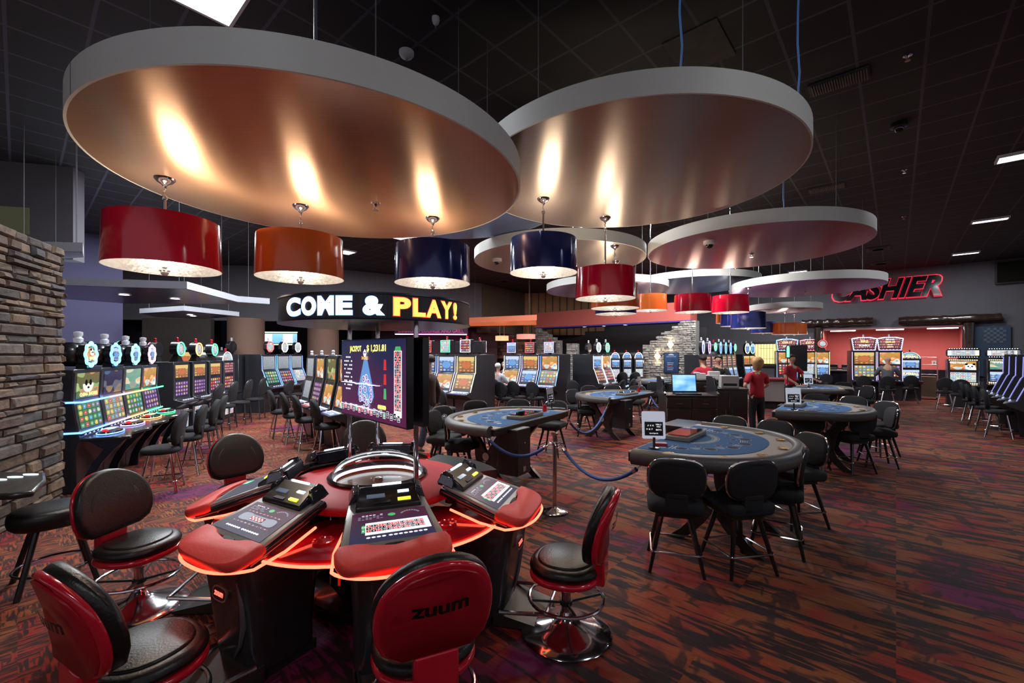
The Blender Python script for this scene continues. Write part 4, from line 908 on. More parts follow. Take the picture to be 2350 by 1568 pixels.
zuum_chair((-2.75, 4.50), face_to((-3.05, 4.72), (-2.0, 4.0)), 'swivel chair behind the left stations, only its brown black back showing')
zuum_chair((-1.80, 5.35), face_to((-1.85, 5.6), (-1.4, 4.5)), 'swivel chair glimpsed under the jackpot display behind the island')
# ================= card tables, stools, ropes =================
FELT = mat('blue_felt', (.030, .105, .26), .95, bump=.1, scale=300, noise=.12)
GREYL = mat('taupe_leather_rail', (.33, .29, .26), .45)
PADR = mat('dark_padded_rail', (.07, .066, .065), .45, bump=.08, scale=120)
INK = mat('felt_print_white', (.45, .52, .60), .9); INKD = mat('felt_print_dark', (.01, .012, .03), .9); INKG = mat('felt_print_gold', (.45, .38, .22), .9)
def dshape(hw, dp, n=28, e=2.35, back=0.):
    """flat side along +y=0.., players' side bulging to -y"""
    o = []
    for i in range(n + 1):
        a = PI * i / n; c, s = math.cos(a), math.sin(a)
        o.append((hw * math.copysign(abs(c) ** (2 / e), c), -dp * abs(s) ** (2 / e)))
    o += [(-hw, back), (hw, back)] if back else []
    return o
def card_table(mid, facing, label, tablet=True, ztop=.95, group='blue felt card tables', detail=True, tray=True):
    t = thing('card_table', label, 'card table', (mid[0], mid[1], 0), facing, group)
    O = dshape(1.07, 1.18, back=.06)
    b = MB(); b.prism([(x * .95, y * .95) for x, y in O], ztop - .10, ztop - .018); tb = obj('table_body', b, mat('table_apron', (.018, .016, .015), .4), t)
    b = MB(); b.prism([(x * .96, y * .96) for x, y in O], ztop - .02, ztop - .006); obj('inner_rail', b, GREYL, t)
    b = MB(); b.prism([(x * .80, y * .78 + .02) for x, y in dshape(1.07, 1.18, back=.03)], ztop - .01, ztop - .002); ft = obj('felt', b, FELT, t)
    # padded arm rail: profile swept along the curved side
    path = [(x * .985, y * .985) for x, y in dshape(1.07, 1.18, 48)]
    rings = []
    for i, (x, y) in enumerate(path):
        a = path[max(0, i - 1)]; c = path[min(len(path) - 1, i + 1)]; tx, ty = c[0] - a[0], c[1] - a[1]; l = math.hypot(tx, ty); nx, ny = ty / l, -tx / l
        if nx * x + ny * y < 0: nx, ny = -nx, -ny
        rings.append([(x + nx * u, y + ny * u, ztop + w) for u, w in ((-.07, -.012), (-.06, .012), (-.03, .028), (.02, .022), (.055, -.01), (.06, -.06), (.035, -.105), (-.03, -.115), (-.07, -.08))])
    b = MB(); b.loft(rings); obj('padded_rail', b, PADR, t, ang=60)
    # brass cup holders
    for k in range(7):
        a = PI * (k + .5) / 7; c, s = math.cos(a), math.sin(a); x = .875 * 1.07 * math.copysign(abs(c) ** .85, c); y = -.875 * 1.18 * abs(s) ** .85
        b = MB(); b.lathe([(.046, .004), (.048, .008), (.040, .008), (.037, -.004), (.001, -.005)], 16, c=(x, y)); b.v = [(p, q, r + ztop) for p, q, r in b.v]; obj('cup_holder', b, BRASS, t)
    # printing on the felt
    if detail:
        b = MB(); z = ztop - .0015
        def arc(r0, r1, a0, a1, m, n=16, cy=-.05, sx=1., zz=0):
            A = [math.radians(a0 + (a1 - a0) * i / n) for i in range(n + 1)]
            b.add([(r * math.cos(a) * sx, cy - r * math.sin(a), z + zz) for r in (r0, r1) for a in A], [(i, i + 1, n + 2 + i, n + 1 + i) for i in range(n)], m)
        arc(.34, .345, 35, 145, 0); arc(.405, .41, 35, 145, 0)
        for i in range(26):
            a = 37 + i * 4.1; arc(.355, .395, a, a + 2.6, 2 if i % 3 else 0, 1)
        for i in range(7):
            a = math.radians(22 + i * 22.7); x, y = .66 * math.cos(a), -.05 - .66 * math.sin(a)
            b.add([(p, q, z) for p, q in circ(.060, 18, x, y)], [tuple(range(18))], 0); b.add([(p, q, z + .0004) for p, q in circ(.055, 18, x, y)], [tuple(range(18))], 1)
            x, y = .54 * math.cos(a + .1), -.05 - .54 * math.sin(a + .1); b.add([(p, q, z) for p, q in circ(.030, 14, x, y)], [tuple(range(14))], 0); b.add([(p, q, z + .0004) for p, q in circ(.026, 14, x, y)], [tuple(range(14))], 1)
        for i in range(6):
            a = math.radians(33 + i * 22.7)
            for k in range(4): x, y = (.60 + k * .02) * math.cos(a), -.05 - (.60 + k * .02) * math.sin(a); w = .05 - k * .008; dx, dy = -math.sin(a) * w, -math.cos(a) * w; b.add([(x - dx, y - dy, z), (x + dx, y + dy, z), (x + dx + .008 * math.cos(a), y + dy - .008 * math.sin(a), z), (x - dx + .008 * math.cos(a), y - dy - .008 * math.sin(a), z)], [(0, 1, 2, 3)], 0)
        for sx in (-1, 1):
            for k in range(5): b.add([(sx * .60 + p, -.20 + q - k * .03, z) for p, q in ((-.08, 0), (.08 - k * .02, 0), (.08 - k * .02, .012), (-.08, .012))], [(0, 1, 2, 3)], 0)
            b.add([(p, q, z) for p, q in circ(.035, 14, sx * .66, -.13)], [tuple(range(14))], 0)
        obj('felt_print', b, [INK, INKD, INKG], ft, flat=True)
    # legs: two crossing curved feet on each side with a round disc
    b = MB()
    for sx in (-1, 1):
        for sy in (-1, 1):
            pts = []
            for i in range(9):
                f = i / 8; y = -.52 + sy * (.08 + .34 * (2 * abs(f - .45)) ** 1.7 * (1 if f < .45 else .75)); pts.append((y, f * (ztop - .10)))
            lg = MB(); rings = [[(sx * .38 + dx, y + dy * w, z) for dx, dy in ((-.03, -1), (.03, -1), (.03, 1), (-.03, 1))] for (y, z), w in zip(pts, (.07, .065, .065, .08, .11, .08, .07, .08, .10))]
            lg.loft(rings); obj('leg', lg, mat('table_leg_black', (.012, .011, .011), .3, coat=.2), t)
    b.box(-.36, .36, -.56, -.48, .34, .48); obj('cross_beam', b, BLACKP, t, bevel=.01)
    for sx in (-1, 1):
        b = MB(); b.cyl((sx * .41, -.52, .42), (sx * .425, -.52, .42), .055, n=24); obj('round_disc', b, SILVER, t)
    # dealer's side: chip tray, cash box
    if tray:
        b = MB(); b.box(-.30, .30, -.26, .0, ztop - .002, ztop + .05); tr = obj('chip_tray', b, mat('tray_frame', (.20, .17, .14), .4), t, bevel=.012)
        b = MB()
        for i in range(10): b.cyl((-.24 + i * .053, -.22, ztop + .040), (-.24 + i * .053, -.04, ztop + .040), .019, n=10, m=i % 4)
        obj('chips', b, [mat('chip_red', (.4, .03, .03), .5), mat('chip_green', (.05, .2, .1), .5), mat('chip_white', (.5, .45, .42), .5), mat('chip_black', (.03, .02, .02), .5)], tr)
        b = MB(); b.box(-.28, .28, -.24, -.02, ztop + .0595, ztop + .063); g2 = bpy.data.materials.get('tray_cover') or clear('tray_cover')
        obj('tray_cover', b, g2, tr, flat=True)
    b = MB(); b.box(.42, .74, -.10, .20, .32, ztop - .05); bx = obj('drop_box', b, mat('drop_box_black', (.012, .012, .014), .35), t, bevel=.01)
    b = MB(); b.cyl((.58, .205, .72), (.58, .215, .72), .012, n=10); b.box(.55, .61, .20, .207, .36, .42); obj('lock', b, SILVER, bx)
    return t
def tablet(pos, rz, label, lit=True, z=.955, s=1.):
    t = thing('limit_sign', label, 'table sign', (pos[0], pos[1], z), rz, 'small lit table signs')
    b = MB(); b.cyl((0, 0, 0), (0, 0, .10 * s), .012, n=10); b.lathe([(.05, 0), (.05, .006), (.015, .012)], 16); obj('stand', b, BLACKP, t)
    M = Matrix.Translation((0, 0, .085 * s)) @ Euler((math.radians(-8), 0, 0)).to_matrix().to_4x4()
    b = MB(); b.M = M; b.prism([(x, z_ + .13 * s) for x, z_ in rrect(.215 * s, .26 * s, .015 * s)], 0, .012, 'y')
    obj('casing', b, mat('lit_white_casing', (.75, .78, .85), .4, emit=(.75, .82, 1.), es=.35) if lit else SILVER, t, bevel=.002)
    b = MB(); b.M = M; b.box(-.085 * s, .085 * s, -.002, 0, .03 * s, .16 * s); sc = obj('screen', b, E_K, t, flat=True)
    b = MB(); b.M = M
    for x, z_, s_, w in ((-.055, .125, 'J', .012), (-.03, .125, 'Q', .014), (-.005, .125, 'K', .014), (.045, .135, 'MIN 5', .05), (.045, .115, 'MAX', .035), (-.04, .09, '9 8 7', .06), (.045, .085, 'BETS', .05), (0, .05, 'BLACKJACK', .08)):
        put_text(b, s_, x * s, z_ * s, .014 * s, w * s, off=-.003, res=2)
    obj('sign_lettering', b, E_W, sc, flat=True)
    return t
def tpos(mid, facing, x, y):
    c, s = math.cos(facing), math.sin(facing); return (mid[0] + c * x - s * y, mid[1] + s * x + c * y)
# facing turns local -Y (players' side); local x runs along the dealer's straight side
def fac(nx, ny): return math.atan2(ny, nx) + PI / 2
T1 = ((1.78, 4.80), fac(.766, -.642)); T2 = ((.30, 6.12), fac(-.84, .54)); T3 = ((2.63, 9.5), fac(-.761, .648)); T4 = ((4.80, 7.62), fac(.766, -.642)); T5 = ((7.80, 11.9), fac(.766, -.642))
card_table(*T1, 'blue felt card table nearest the lens, ringed by six stools at the right')
card_table(*T2, 'blue felt card table roped off behind the roulette island, centre')
card_table(*T3, 'blue felt card table farthest back left of the pit cabinets')
card_table(*T4, 'blue felt card table behind and right of the nearest one', )
card_table(*T5, 'blue felt card table the red shirted dealer stands at')
T6 = ((5.4, 14.6), fac(-.761, .648)); card_table(*T6, 'card table mostly hidden behind the pit cabinets before the stone wall', detail=False)
def tab(T, x, y, *a, **k): p = tpos(*T, x, y); return tablet(p, *a, **k)
p = G(1501, 1028, .955); tablet((p.x, p.y), -.12, 'lit white sign standing on the nearest card table corner')
p = G(1822, 940, .955); tablet((p.x, p.y), -.25, 'lit white sign standing on the card table behind the nearest', )
p = G(1856, 889, .955); tablet((p.x, p.y), -.2, 'lit white sign before the red shirted dealer')
p = G(1266, 939, .955); tablet((p.x, p.y), 1.0, 'tilted sign beside a red cup on the roped centre table', lit=False)
p = G(1470, 897, .955); tablet((p.x, p.y), 1.0, 'tilted sign on the far left card table', lit=False)
def cup(p, label, col=(.5, .01, .02)):
    b = MB(); b.lathe([(.001, 0), (.035, 0), (.035, .10), (.031, .10), (.030, .01), (.001, .01)], 16); solid('drink_cup', label, 'cup', b, mat('red_plastic_cup', col, .25), (p.x, p.y, .951))
cup(G(1250, 944, .955), 'red plastic cup on the roped centre card table'); cup(G(1466, 900, .955), 'red plastic cup on the far left card table')
b = MB(); b.box(-.06, .06, -.04, .04, 0, .03); p = G(1516, 1022, .955); solid('card_box', 'small dark red box beside the sign on the nearest table', 'box', b, mat('dark_red_box', (.25, .01, .03), .4), (p.x, p.y, .95), -.2, bevel=.004)

def stool_proto():
    t = thing('bar_stool', 'x', 'stool', (0, 0, 0), 0, 'black stools with chrome trimmed backs at the card tables')
    b = MB(); b.pad(rrect(.46, .43, .07, 5), .50, .60, .035, k=3, dome=.012); obj('seat', b, CLOTH, t, ang=70)
    b = MB(); b.box(-.14, .14, -.14, .14, .455, .505); obj('swivel_plate', b, BLACKM, t)
    Mb = Matrix.Translation((0, .205, .80)) @ Euler((math.radians(-8), 0, 0)).to_matrix().to_4x4()
    def bend(b): b.v = [tuple(Mb @ Vector((x, y - .55 * x * x, z))) for x, y, z in b.v]; return b
    o = [(x, z) for x, z in sup(.455, .34, 3.0, 40)]
    b = MB(); b.pad(o, .035, -.035, .02, 'y', k=2); obj('backrest', bend(b), CLOTH, t, ang=70)
    b = MB(); b.tube([(x * 1.012, .0, z * 1.012) for x, z in o], .0095, 6, closed=True); obj('back_trim', bend(b), CHROME, t)
    b = MB(); b.box(-.09, .09, .17, .215, .52, .68); obj('back_post', b, CLOTH, t, bevel=.01)
    feet = []
    for sx in (-1, 1):
        for sy in (-1, 1):
            b = MB(); b.cyl((sx * .215, sy * .215, 0), (sx * .11, sy * .11, .49), .014, .024, 8); obj('leg', b, mat('black_lacquer_leg', (.01, .009, .009), .2, coat=.4), t)
    b = MB(); k = .186; r = []
    for x, y in rrect(2 * k + .03, 2 * k + .03, .03, 3): r.append((x, y, .175))
    b.tube(r, .009, 6, closed=True); obj('foot_rail', b, CHROME, t)
    return t
ST = None
def stool(px, Y, target, label, turn=0.):
    """px,Y of the centre of the back rest; the seat lies towards the target"""
    global ST
    q = P(px, Y); d = (Vector(target) - Vector((q.x, q.y))).normalized(); c = Vector((q.x, q.y)) + d * .22
    rz = math.atan2(d.y, d.x) + PI / 2 + turn
    if ST is None: ST = stool_proto(); ST.location = (c.x, c.y, 0); ST.rotation_euler = (0, 0, rz); ST['label'] = label
    else: dup(ST, (c.x, c.y, 0), rz, label)
def tgt(T, x=0., y=-.45): return tpos(*T, x, y)
stool(1553, 3.62, (1.62, 4.5), 'stool at the nearest table, left of the two with backs to the lens')
stool(1733, 3.58, (1.85, 4.4), 'stool at the nearest table, right of the two with backs to the lens')
stool(1846, 4.05, (2.1, 4.45), 'stool at the right end of the nearest table, back seen edge on')
stool(1868, 4.80, (2.3, 4.7), 'stool behind the edge-on one at the nearest table')
stool(1783, 5.75, (2.4, 5.1), 'stool on the far side of the nearest table, right one')
stool(1677, 6.15, (2.3, 5.4), 'stool on the far side of the nearest table, left one')
stool(1020, 6.25, tgt(T2), 'stool at the left of the roped centre table, seat in full view')
stool(1011, 7.3, tgt(T2), 'stool behind the full-view one at the roped centre table')
stool(990, 6.75, tgt(T2), 'stool left of the roped centre table, partly behind the chrome pole')
stool(1090, 8.2, tgt(T2), 'stool on the far side of the roped centre table, left of the sign')
stool(1190, 8.45, tgt(T2, .3), 'stool on the far side of the roped centre table, in the middle')
stool(1277, 8.2, tgt(T2, .8), 'stool on the far side of the roped centre table, right end')
stool(1325, 9.9, tgt(T3), 'stool at the far left card table, nearest and leftmost')
stool(1312, 10.8, tgt(T3), 'stool at the far left card table, behind the leftmost')
stool(1351, 12.0, tgt(T3), 'stool beyond the far left card table, left one')
stool(1406, 12.2, tgt(T3, .3), 'stool beyond the far left card table, middle one')
stool(1463, 12.0, tgt(T3, .9), 'stool beyond the far left card table, right one')
stool(1852, 6.75, tgt(T4, -.3), 'stool before the second right table, back square to the lens, left')
stool(1985, 6.65, tgt(T4, .2), 'stool before the second right table, back square to the lens, right')
stool(2052, 7.15, tgt(T4, .3), 'stool at the right end of the second right table, near one')
stool(2038, 8.0, tgt(T4, .5), 'stool at the right end of the second right table, far one')
stool(1960, 9.0, tgt(T4, .8), 'stool beyond the second right table, right one')
stool(1873, 9.6, tgt(T4, 1.), 'stool beyond the second right table, left one')
stool(1862, 11.0, tgt(T5, -.6), 'stool before the dealer\'s table, left one')
stool(1944, 10.8, tgt(T5, .0), 'stool before the dealer\'s table, middle one')
stool(1994, 11.9, tgt(T5, .3), 'stool at the right end of the dealer\'s table')
stool(1937, 13.4, tgt(T5, .8), 'stool beyond the dealer\'s table')
stool(1502, 13.6, tgt(T6), 'stool left of the pit cabinets, leftmost of three')
stool(1517, 14.3, tgt(T6), 'stool left of the pit cabinets, middle of three')
stool(1547, 15.9, tgt(T6), 'stool left of the pit cabinets, near the stone wall')

# stanchion and velvet ropes
q = G(1273, 1175); SX0, SY0 = q.x, q.y
t = thing('rope_stanchion', 'chrome rope post with ball rings between two card tables', 'stanchion', (SX0, SY0, 0))
b = MB(); b.lathe([(.155, 0), (.16, .012), (.15, .022), (.08, .04), (.035, .055), (.03, .07)], 40); obj('base', b, CHROME, t)
b = MB(); b.cyl((0, 0, .05), (0, 0, .90), .025, n=20); b.lathe([(.032, .78), (.036, .80), (.032, .82)], 20); b.lathe([(.032, .895), (.040, .905), (.040, .925), (.02, .935), (.001, .935)], 24); obj('post', b, CHROME, t)
b = MB()
for a in (0, PI / 2, PI, -PI / 2): b.tube([(.03 * math.cos(a), .03 * math.sin(a), .80), (.065 * math.cos(a), .065 * math.sin(a), .815), (.075 * math.cos(a), .075 * math.sin(a), .79), (.05 * math.cos(a), .05 * math.sin(a), .775)], .006, 6)
obj('hook', b, CHROME, t)
ROPE = mat('blue_velvet', (.012, .05, .22), .7, spec=.6, bump=.2, scale=90)
def rope(a, c, sag, label, r=.019):
    a = Vector(a); c = Vector(c); t = thing('velvet_rope', label, 'rope', a); L = c - a; n = 20
    f = lambda s: (L.x * s, L.y * s, L.z * s - sag * 4 * s * (1 - s))
    b = MB(); b.tube([f(.05 + .9 * i / n) for i in range(n + 1)], r, 10); obj('rope_body', b, ROPE, t)
    for lo, hi in ((0., .08), (1., .92)):
        b = MB(); b.tube([f(hi), f(hi + (lo - hi) * .35)], r * 1.25, 10); b.tube([f(hi + (lo - hi) * .35), f(lo)], .006, 6); obj('end_cap', b, CHROME, t)
hk = (SX0, SY0, .79)
p = P(1112, 5.25, ZP(998, 5.25)); rope((p.x, p.y, p.z), (SX0 - .06, SY0, .80), .20, 'blue velvet rope from the centre table to the chrome post')
p = P(1472, 4.05, ZP(1068, 4.05)); rope((SX0 + .06, SY0, .80), (p.x, p.y, p.z), .26, 'blue velvet rope from the chrome post to the nearest card table')
p = P(1298, 7.0, ZP(955, 7.0)); q = P(1396, 8.6, ZP(925, 8.6)); rope(p, q, .42, 'dark blue rope from the centre table to the far left table')
p = P(1490, 10.2, ZP(905, 10.2)); q = P(1545, 8.9, ZP(930, 8.9)); rope(p, q, .22, 'dark blue rope from the far left table to the pit cabinet')
# ================= slot machines =================
CABS = mat('cabinet_black_satin', (.022, .023, .028), .32, coat=.2)
EDGE = {k: glow('edge_' + k, c, e) for k, (c, e) in dict(blue=((.15, .35, 1.), 3.), violet=((.5, .4, 1.), 3.), white=((.85, .9, 1.), 3.), green=((.1, 1., .35), 3.), dim=((.30, .30, .85), 1.0), orange=((1., .45, .15), 3.), red=((1., .08, .08), 3.), yellow=((1., .9, .4), 3.), cyan=((.2, .9, 1.), 3.), pink=((1., .3, .5), 3.)).items()}
K_ = [(1., .8, .15), (.9, .1, .08), (.15, .5, .95), (.95, .95, .9), (.2, .7, .3), (.7, .3, .8)]
SC = dict(
    green=screen_mat('reels_green', 'reels', (.05, .22, .08), (.10, .30, .12), K_, 1.0, 5, 4),
    beige=screen_mat('reels_beige', 'reels', (.30, .28, .18), (.45, .42, .30), K_[:4], 1.0, 5, 4),
    purple=screen_mat('reels_purple', 'reels', (.10, .03, .14), (.18, .06, .20), [(.7, .4, .8), (.9, .7, .3), (.5, .3, .9)], .9, 5, 4),
    redr=screen_mat('reels_red', 'reels', (.25, .02, .03), (.32, .06, .05), K_, 1.0, 5, 4),
    white=screen_mat('reels_white', 'reels', (.55, .62, .70), (.75, .82, .9), [(.8, .2, .15), (.15, .4, .7), (.9, .85, .4), (.2, .5, .3)], 1.2, 5, 4),
    blue=screen_mat('reels_blue', 'mix', (.03, .08, .30), (.10, .25, .55), [(.6, .75, 1.), (.9, .6, .2), (.12, .35, .75)], 1., 4, 5),
    gold=screen_mat('paytable_gold', 'mix', (.30, .12, .03), (.50, .30, .08), [(.9, .62, .2), (.8, .25, .12), (.65, .14, .05)], .95, 4, 5),
    art1=screen_mat('art_jungle', 'art', (.05, .15, .06), (.20, .14, .04), [(.9, .7, .2), (.15, .5, .2), (.8, .3, .1), (.1, .3, .2)], 1., 3, 3, seed=2.),
    art2=screen_mat('art_teal', 'art', (.08, .30, .28), (.25, .45, .30), [(.7, .45, .25), (.9, .8, .5), (.2, .5, .45), (.5, .15, .1)], 1., 2, 3, seed=5.),
    art3=screen_mat('art_dusk', 'art', (.02, .02, .06), (.06, .05, .12), [(.3, .2, .1), (.1, .2, .4), (.5, .3, .1)], .7, 3, 3, seed=9.),
    art4=screen_mat('art_warm', 'art', (.45, .12, .03), (.6, .35, .08), [(1., .8, .3), (.8, .15, .05), (.9, .9, .7), (.2, .4, .6)], 1.1, 3, 3, seed=12.),
    grey=screen_mat('paytable_grey', 'text', (.22, .25, .27), (.36, .38, .42), [(.8, .85, .9)], 1., 3, 4, seed=1.),
    marq=screen_mat('marquee_panel', 'text', (.10, .02, .05), (.25, .05, .08), [(1., .85, .5)], 1.4, 2, 1, seed=7.),
    deckb=screen_mat('deck_glow_blue', 'mix', (.25, .35, .9), (.5, .6, 1.), [(.9, .95, 1.), (.2, .2, .5)], 1.3, 3, 2, seed=3.),
    deckr=screen_mat('deck_glow_red', 'mix', (.7, .06, .05), (.9, .2, .12), [(1., .6, .5), (.3, .02, .02)], 1.2, 3, 2, seed=4.),
)
LETT = dict(white=E_W, gold=glow('letter_gold', (1., .75, .25), 1.6), red=E_R)
CAND = mat('candle_chrome', (.7, .7, .75), .3, .5, emit=(.8, .85, 1.), es=.12)
def lerp(a, b, f): return (a[0] + (b[0] - a[0]) * f, a[1] + (b[1] - a[1]) * f)
def slab_on(b, p, q, w, off, m=0, n=5, curve=0.):
    """a panel between profile points p and q (y,z), width w, lifted by off along the outward normal"""
    dy, dz = q[0] - p[0], q[1] - p[1]; l = math.hypot(dy, dz); ny, nz = -dz / l, dy / l
    if ny > 0: ny, nz = -ny, -nz
    vs = []; fs = []
    for i in range(n + 1):
        f = i / n; y, z = lerp(p, q, f); o = off - curve * 4 * f * (1 - f)
        vs += [(-w / 2, y + ny * o, z + nz * o), (w / 2, y + ny * o, z + nz * o)]
    fs = [(2 * i, 2 * i + 1, 2 * i + 3, 2 * i + 2) for i in range(n)]
    b.add(vs, fs, m)
def slot(pos, rz, label, group, w=.68, d=.75, prof='lean', low='green', up='grey', edge=None, deck=None, top=None, tc='white', face=None, candle=True, screens=(0, 1), body=None, word=None, belly=None, hs=1.):
    t = thing('slot_machine', label, 'slot machine', (pos[0], pos[1], 0), rz, group)
    if prof == 'lean': P_ = dict(base=(0., 0.), kick=(-.02, .62), lip=(-.30, .74), dk=(-.06, .80), s0=(-.05, .86), s1=(.03, 1.26), s2=(.05, 1.33), s3=(.07, 1.76), tp=(.09, 1.82), h=1.82)
    elif prof == 'curve': P_ = dict(base=(0., 0.), kick=(-.04, .62), lip=(-.34, .76), dk=(-.14, .84), s0=(-.12, .90), s1=(.03, 1.30), s2=(.06, 1.34), s3=(.07, 1.78), tp=(.07, 1.83), h=1.83)
    elif prof == 'box': P_ = dict(base=(0., 0.), kick=(0., .60), lip=(-.22, .72), dk=(-.02, .80), s0=(0., .86), s1=(0., 1.22), s2=(0., 1.28), s3=(0., 1.60), tp=(0., 1.66), h=1.66)
    elif prof == 'tall': P_ = dict(base=(0., 0.), kick=(0., .60), lip=(-.25, .74), dk=(-.04, .80), s0=(-.02, .92), s1=(0., 1.40), s2=(0., 1.42), s3=(0., 1.92), tp=(0., 1.98), h=1.98)
    elif prof == 'bankA': P_ = dict(base=(.02, 0.), kick=(.02, .56), lip=(-.02, .68), dk=(.0, .78), s0=(.0, .82), s1=(.05, 1.18), s2=(.06, 1.23), s3=(.04, 1.60), tp=(.04, 1.64), h=1.64)
    o = [P_[k] for k in ('base', 'kick', 'lip')] + [(P_['lip'][0] - .005, P_['lip'][1] + .03)] + [P_[k] for k in ('dk', 's0', 's1', 's2', 's3', 'tp')] + [(d, P_['h']), (d, 0.)]
    b = MB(); b.prism(o, -w / 2, w / 2, 'x'); cb = obj('cabinet', b, body or CABS, t, bevel=.008, bseg=1)
    b = MB(); a, c = P_['lip'], P_['dk']; slab_on(b, (a[0] + .03, a[1] + .04), (c[0] - .02, c[1] - .002), w * .86, .006); dk = obj('button_deck', b, SC[deck] if deck else mat('deck_dark', (.05, .05, .06), .2, .5), t)
    b = MB()
    for i in range(5): x = -w * .3 + i * w * .15; y, z = lerp(a, c, .4); b.box(x - .018, x + .018, y - .012, y + .012, z + .03, z + .048)
    obj('button', b, mat('lit_buttons', (.6, .6, .65), .3, emit=(.6, .7, 1.), es=.6), dk)
    sw = w * .80
    b = MB(); slab_on(b, lerp(P_['s0'], P_['s1'], .04), lerp(P_['s0'], P_['s1'], .96), sw, .006, curve=.0); obj('lower_screen', b, SC[low], t)
    if up:
        b = MB(); slab_on(b, lerp(P_['s2'], P_['s3'], .04), lerp(P_['s2'], P_['s3'], .96), sw, .006); us = obj('upper_screen', b, SC[up], t)
        if word:
            b = MB(); y, z = lerp(P_['s2'], P_['s3'], .72); put_text(b, word[0], 0, z, .07, sw * .8, off=y - .012, bold=.03, res=2); obj('game_title', b, LETT[word[1]], us, flat=True)
    if belly:
        b = MB(); slab_on(b, (0., .12), (-.01, .55), sw, .012); obj('belly_panel', b, SC[belly], t)
    if edge:
        for sx in (-1, 1):
            b = MB(); pts = [(sx * (w / 2 - .012), y - .012, z) for y, z in (P_['dk'], P_['s0'], P_['s1'], P_['s2'], P_['s3'])]
            b.tube(pts, .008, 6); obj('edge_light', b, EDGE[edge], t)
    else:
        for sx in (-1, 1):
            b = MB(); b.tube([(sx * (w / 2 - .015), y - .008, z) for y, z in (P_['dk'], P_['s0'], P_['s1'], P_['s2'], P_['s3'])], .010, 5); obj('edge_trim', b, mat('edge_chrome', (.45, .45, .5), .18, .9), t)
    h = P_['h']
    if top == 'ring':
        tp = obj('topper', (lambda b: (b.cyl((0, .02, h + .30), (0, .17, h + .30), .17, n=32), b.loft([[(x, y, h) for x, y in ((-.12, .02), (.12, .02), (.12, .2), (-.12, .2))], [(x, y, h + .17) for x, y in ((-.05, .05), (.05, .05), (.05, .14), (-.05, .14))]]), b)[-1])(MB()), BLACKP, t)
        b = MB(); b.tube([(.155 * math.cos(i / 28 * 2 * PI), .005, h + .30 + .155 * math.sin(i / 28 * 2 * PI)) for i in range(28)], .013, 6, closed=True); obj('ring_light', b, EDGE[tc], tp)
        b = MB(); b.prism(circ(.115, 24, 0, h + .30), .012, .02, 'y'); obj('face_plate', b, SC['white'], tp)
    elif top == 'hex':
        o8 = circ(.19, 8, 0, h + .24, PI / 8); tp = obj('topper', (lambda b: (b.prism(o8, .02, .14, 'y'), b.box(-.06, .06, .04, .12, h, h + .08), b)[-1])(MB()), BLACKP, t, bevel=.01)
        if face != 'off':
            b = MB(); b.tube([(x, .01, z) for x, z in circ(.17, 8, 0, h + .24, PI / 8)], .012, 6, closed=True); obj('rim_light', b, EDGE[tc], tp)
            b = MB(); b.prism(circ(.145, 8, 0, h + .24, PI / 8), .012, .018, 'y'); obj('face_plate', b, SC[face or 'white'], tp)
    elif top == 'square':
        tp = obj('topper', (lambda b: (b.box(-.19, .19, .02, .16, h + .05, h + .40), b.box(-.05, .05, .05, .12, h, h + .06), b)[-1])(MB()), BLACKP, t, bevel=.012)
        b = MB(); b.tube([(x, .012, z) for x, z in ((-.175, h + .065), (.175, h + .065), (.175, h + .385), (-.175, h + .385))], .011, 6, closed=True); obj('rim_light', b, EDGE[tc], tp)
        b = MB(); b.box(-.155, .155, .008, .018, h + .085, h + .365); obj('face_plate', b, SC[face or 'white'], tp)
    elif top == 'oval':
        tp = obj('topper', (lambda b: (b.prism([(x, z + h + .27) for x, z in sup(.30, .50, 2, 28)], .02, .13, 'y'), b.box(-.05, .05, .04, .1, h, h + .1), b)[-1])(MB()), BLACKP, t)
        b = MB(); b.tube([(x, .012, z + h + .27) for x, z in sup(.26, .46, 2, 28)], .012, 6, closed=True); obj('rim_light', b, EDGE[tc], tp)
        b = MB(); b.prism([(x, z + h + .27) for x, z in sup(.21, .40, 2, 24)], .010, .018, 'y'); obj('face_plate', b, SC[face or 'blue'], tp)
    elif top == 'arch':
        ah = [(w / 2 * math.cos(i / 16 * PI), h - .02 + .26 * math.sin(i / 16 * PI)) for i in range(17)]
        tp = obj('topper', (lambda b: (b.prism(ah, .04, d, 'y'), b)[-1])(MB()), body or CABS, t, bevel=.006, bseg=1)
        b = MB(); b.prism([(x * .84, h - .01 + (z - h + .02) * .82) for x, z in ah], .03, .042, 'y'); obj('face_plate', b, SC[face or 'white'], tp)
        b = MB(); b.tube([(x * .93, .032, z) for x, z in ah], .009, 6); obj('arch_light', b, EDGE[tc], tp)
    elif top == 'marquee':
        o4 = [(-.36, h), (.36, h), (.425, h + .48), (.2, h + .53), (-.2, h + .53), (-.425, h + .48)]
        tp = obj('topper', (lambda b: (b.prism(o4, -.02, .26, 'y'), b)[-1])(MB()), BLACKP, t, bevel=.01)
        b = MB(); b.prism([(x * .80, h + .25 + (z - h - .25) * .78) for x, z in o4], -.032, -.022, 'y'); fp = obj('face_plate', b, SC['marq'], tp)
        b = MB(); b.tube([(x * .97, -.026, h + .26 + (z - h - .26) * .95) for x, z in o4], .016, 6, closed=True); obj('rim_light', b, EDGE[tc], tp)
        b = MB()
        for i in range(36):
            f = i / 36 * 6; k = int(f); x, z = lerp(o4[k], o4[(k + 1) % 6], f - k); b.ell((x * .90, -.03, h + .26 + (z - h - .26) * .88), .014, 6, 4)
        obj('marquee_bulb', b, EDGE['white'], tp)
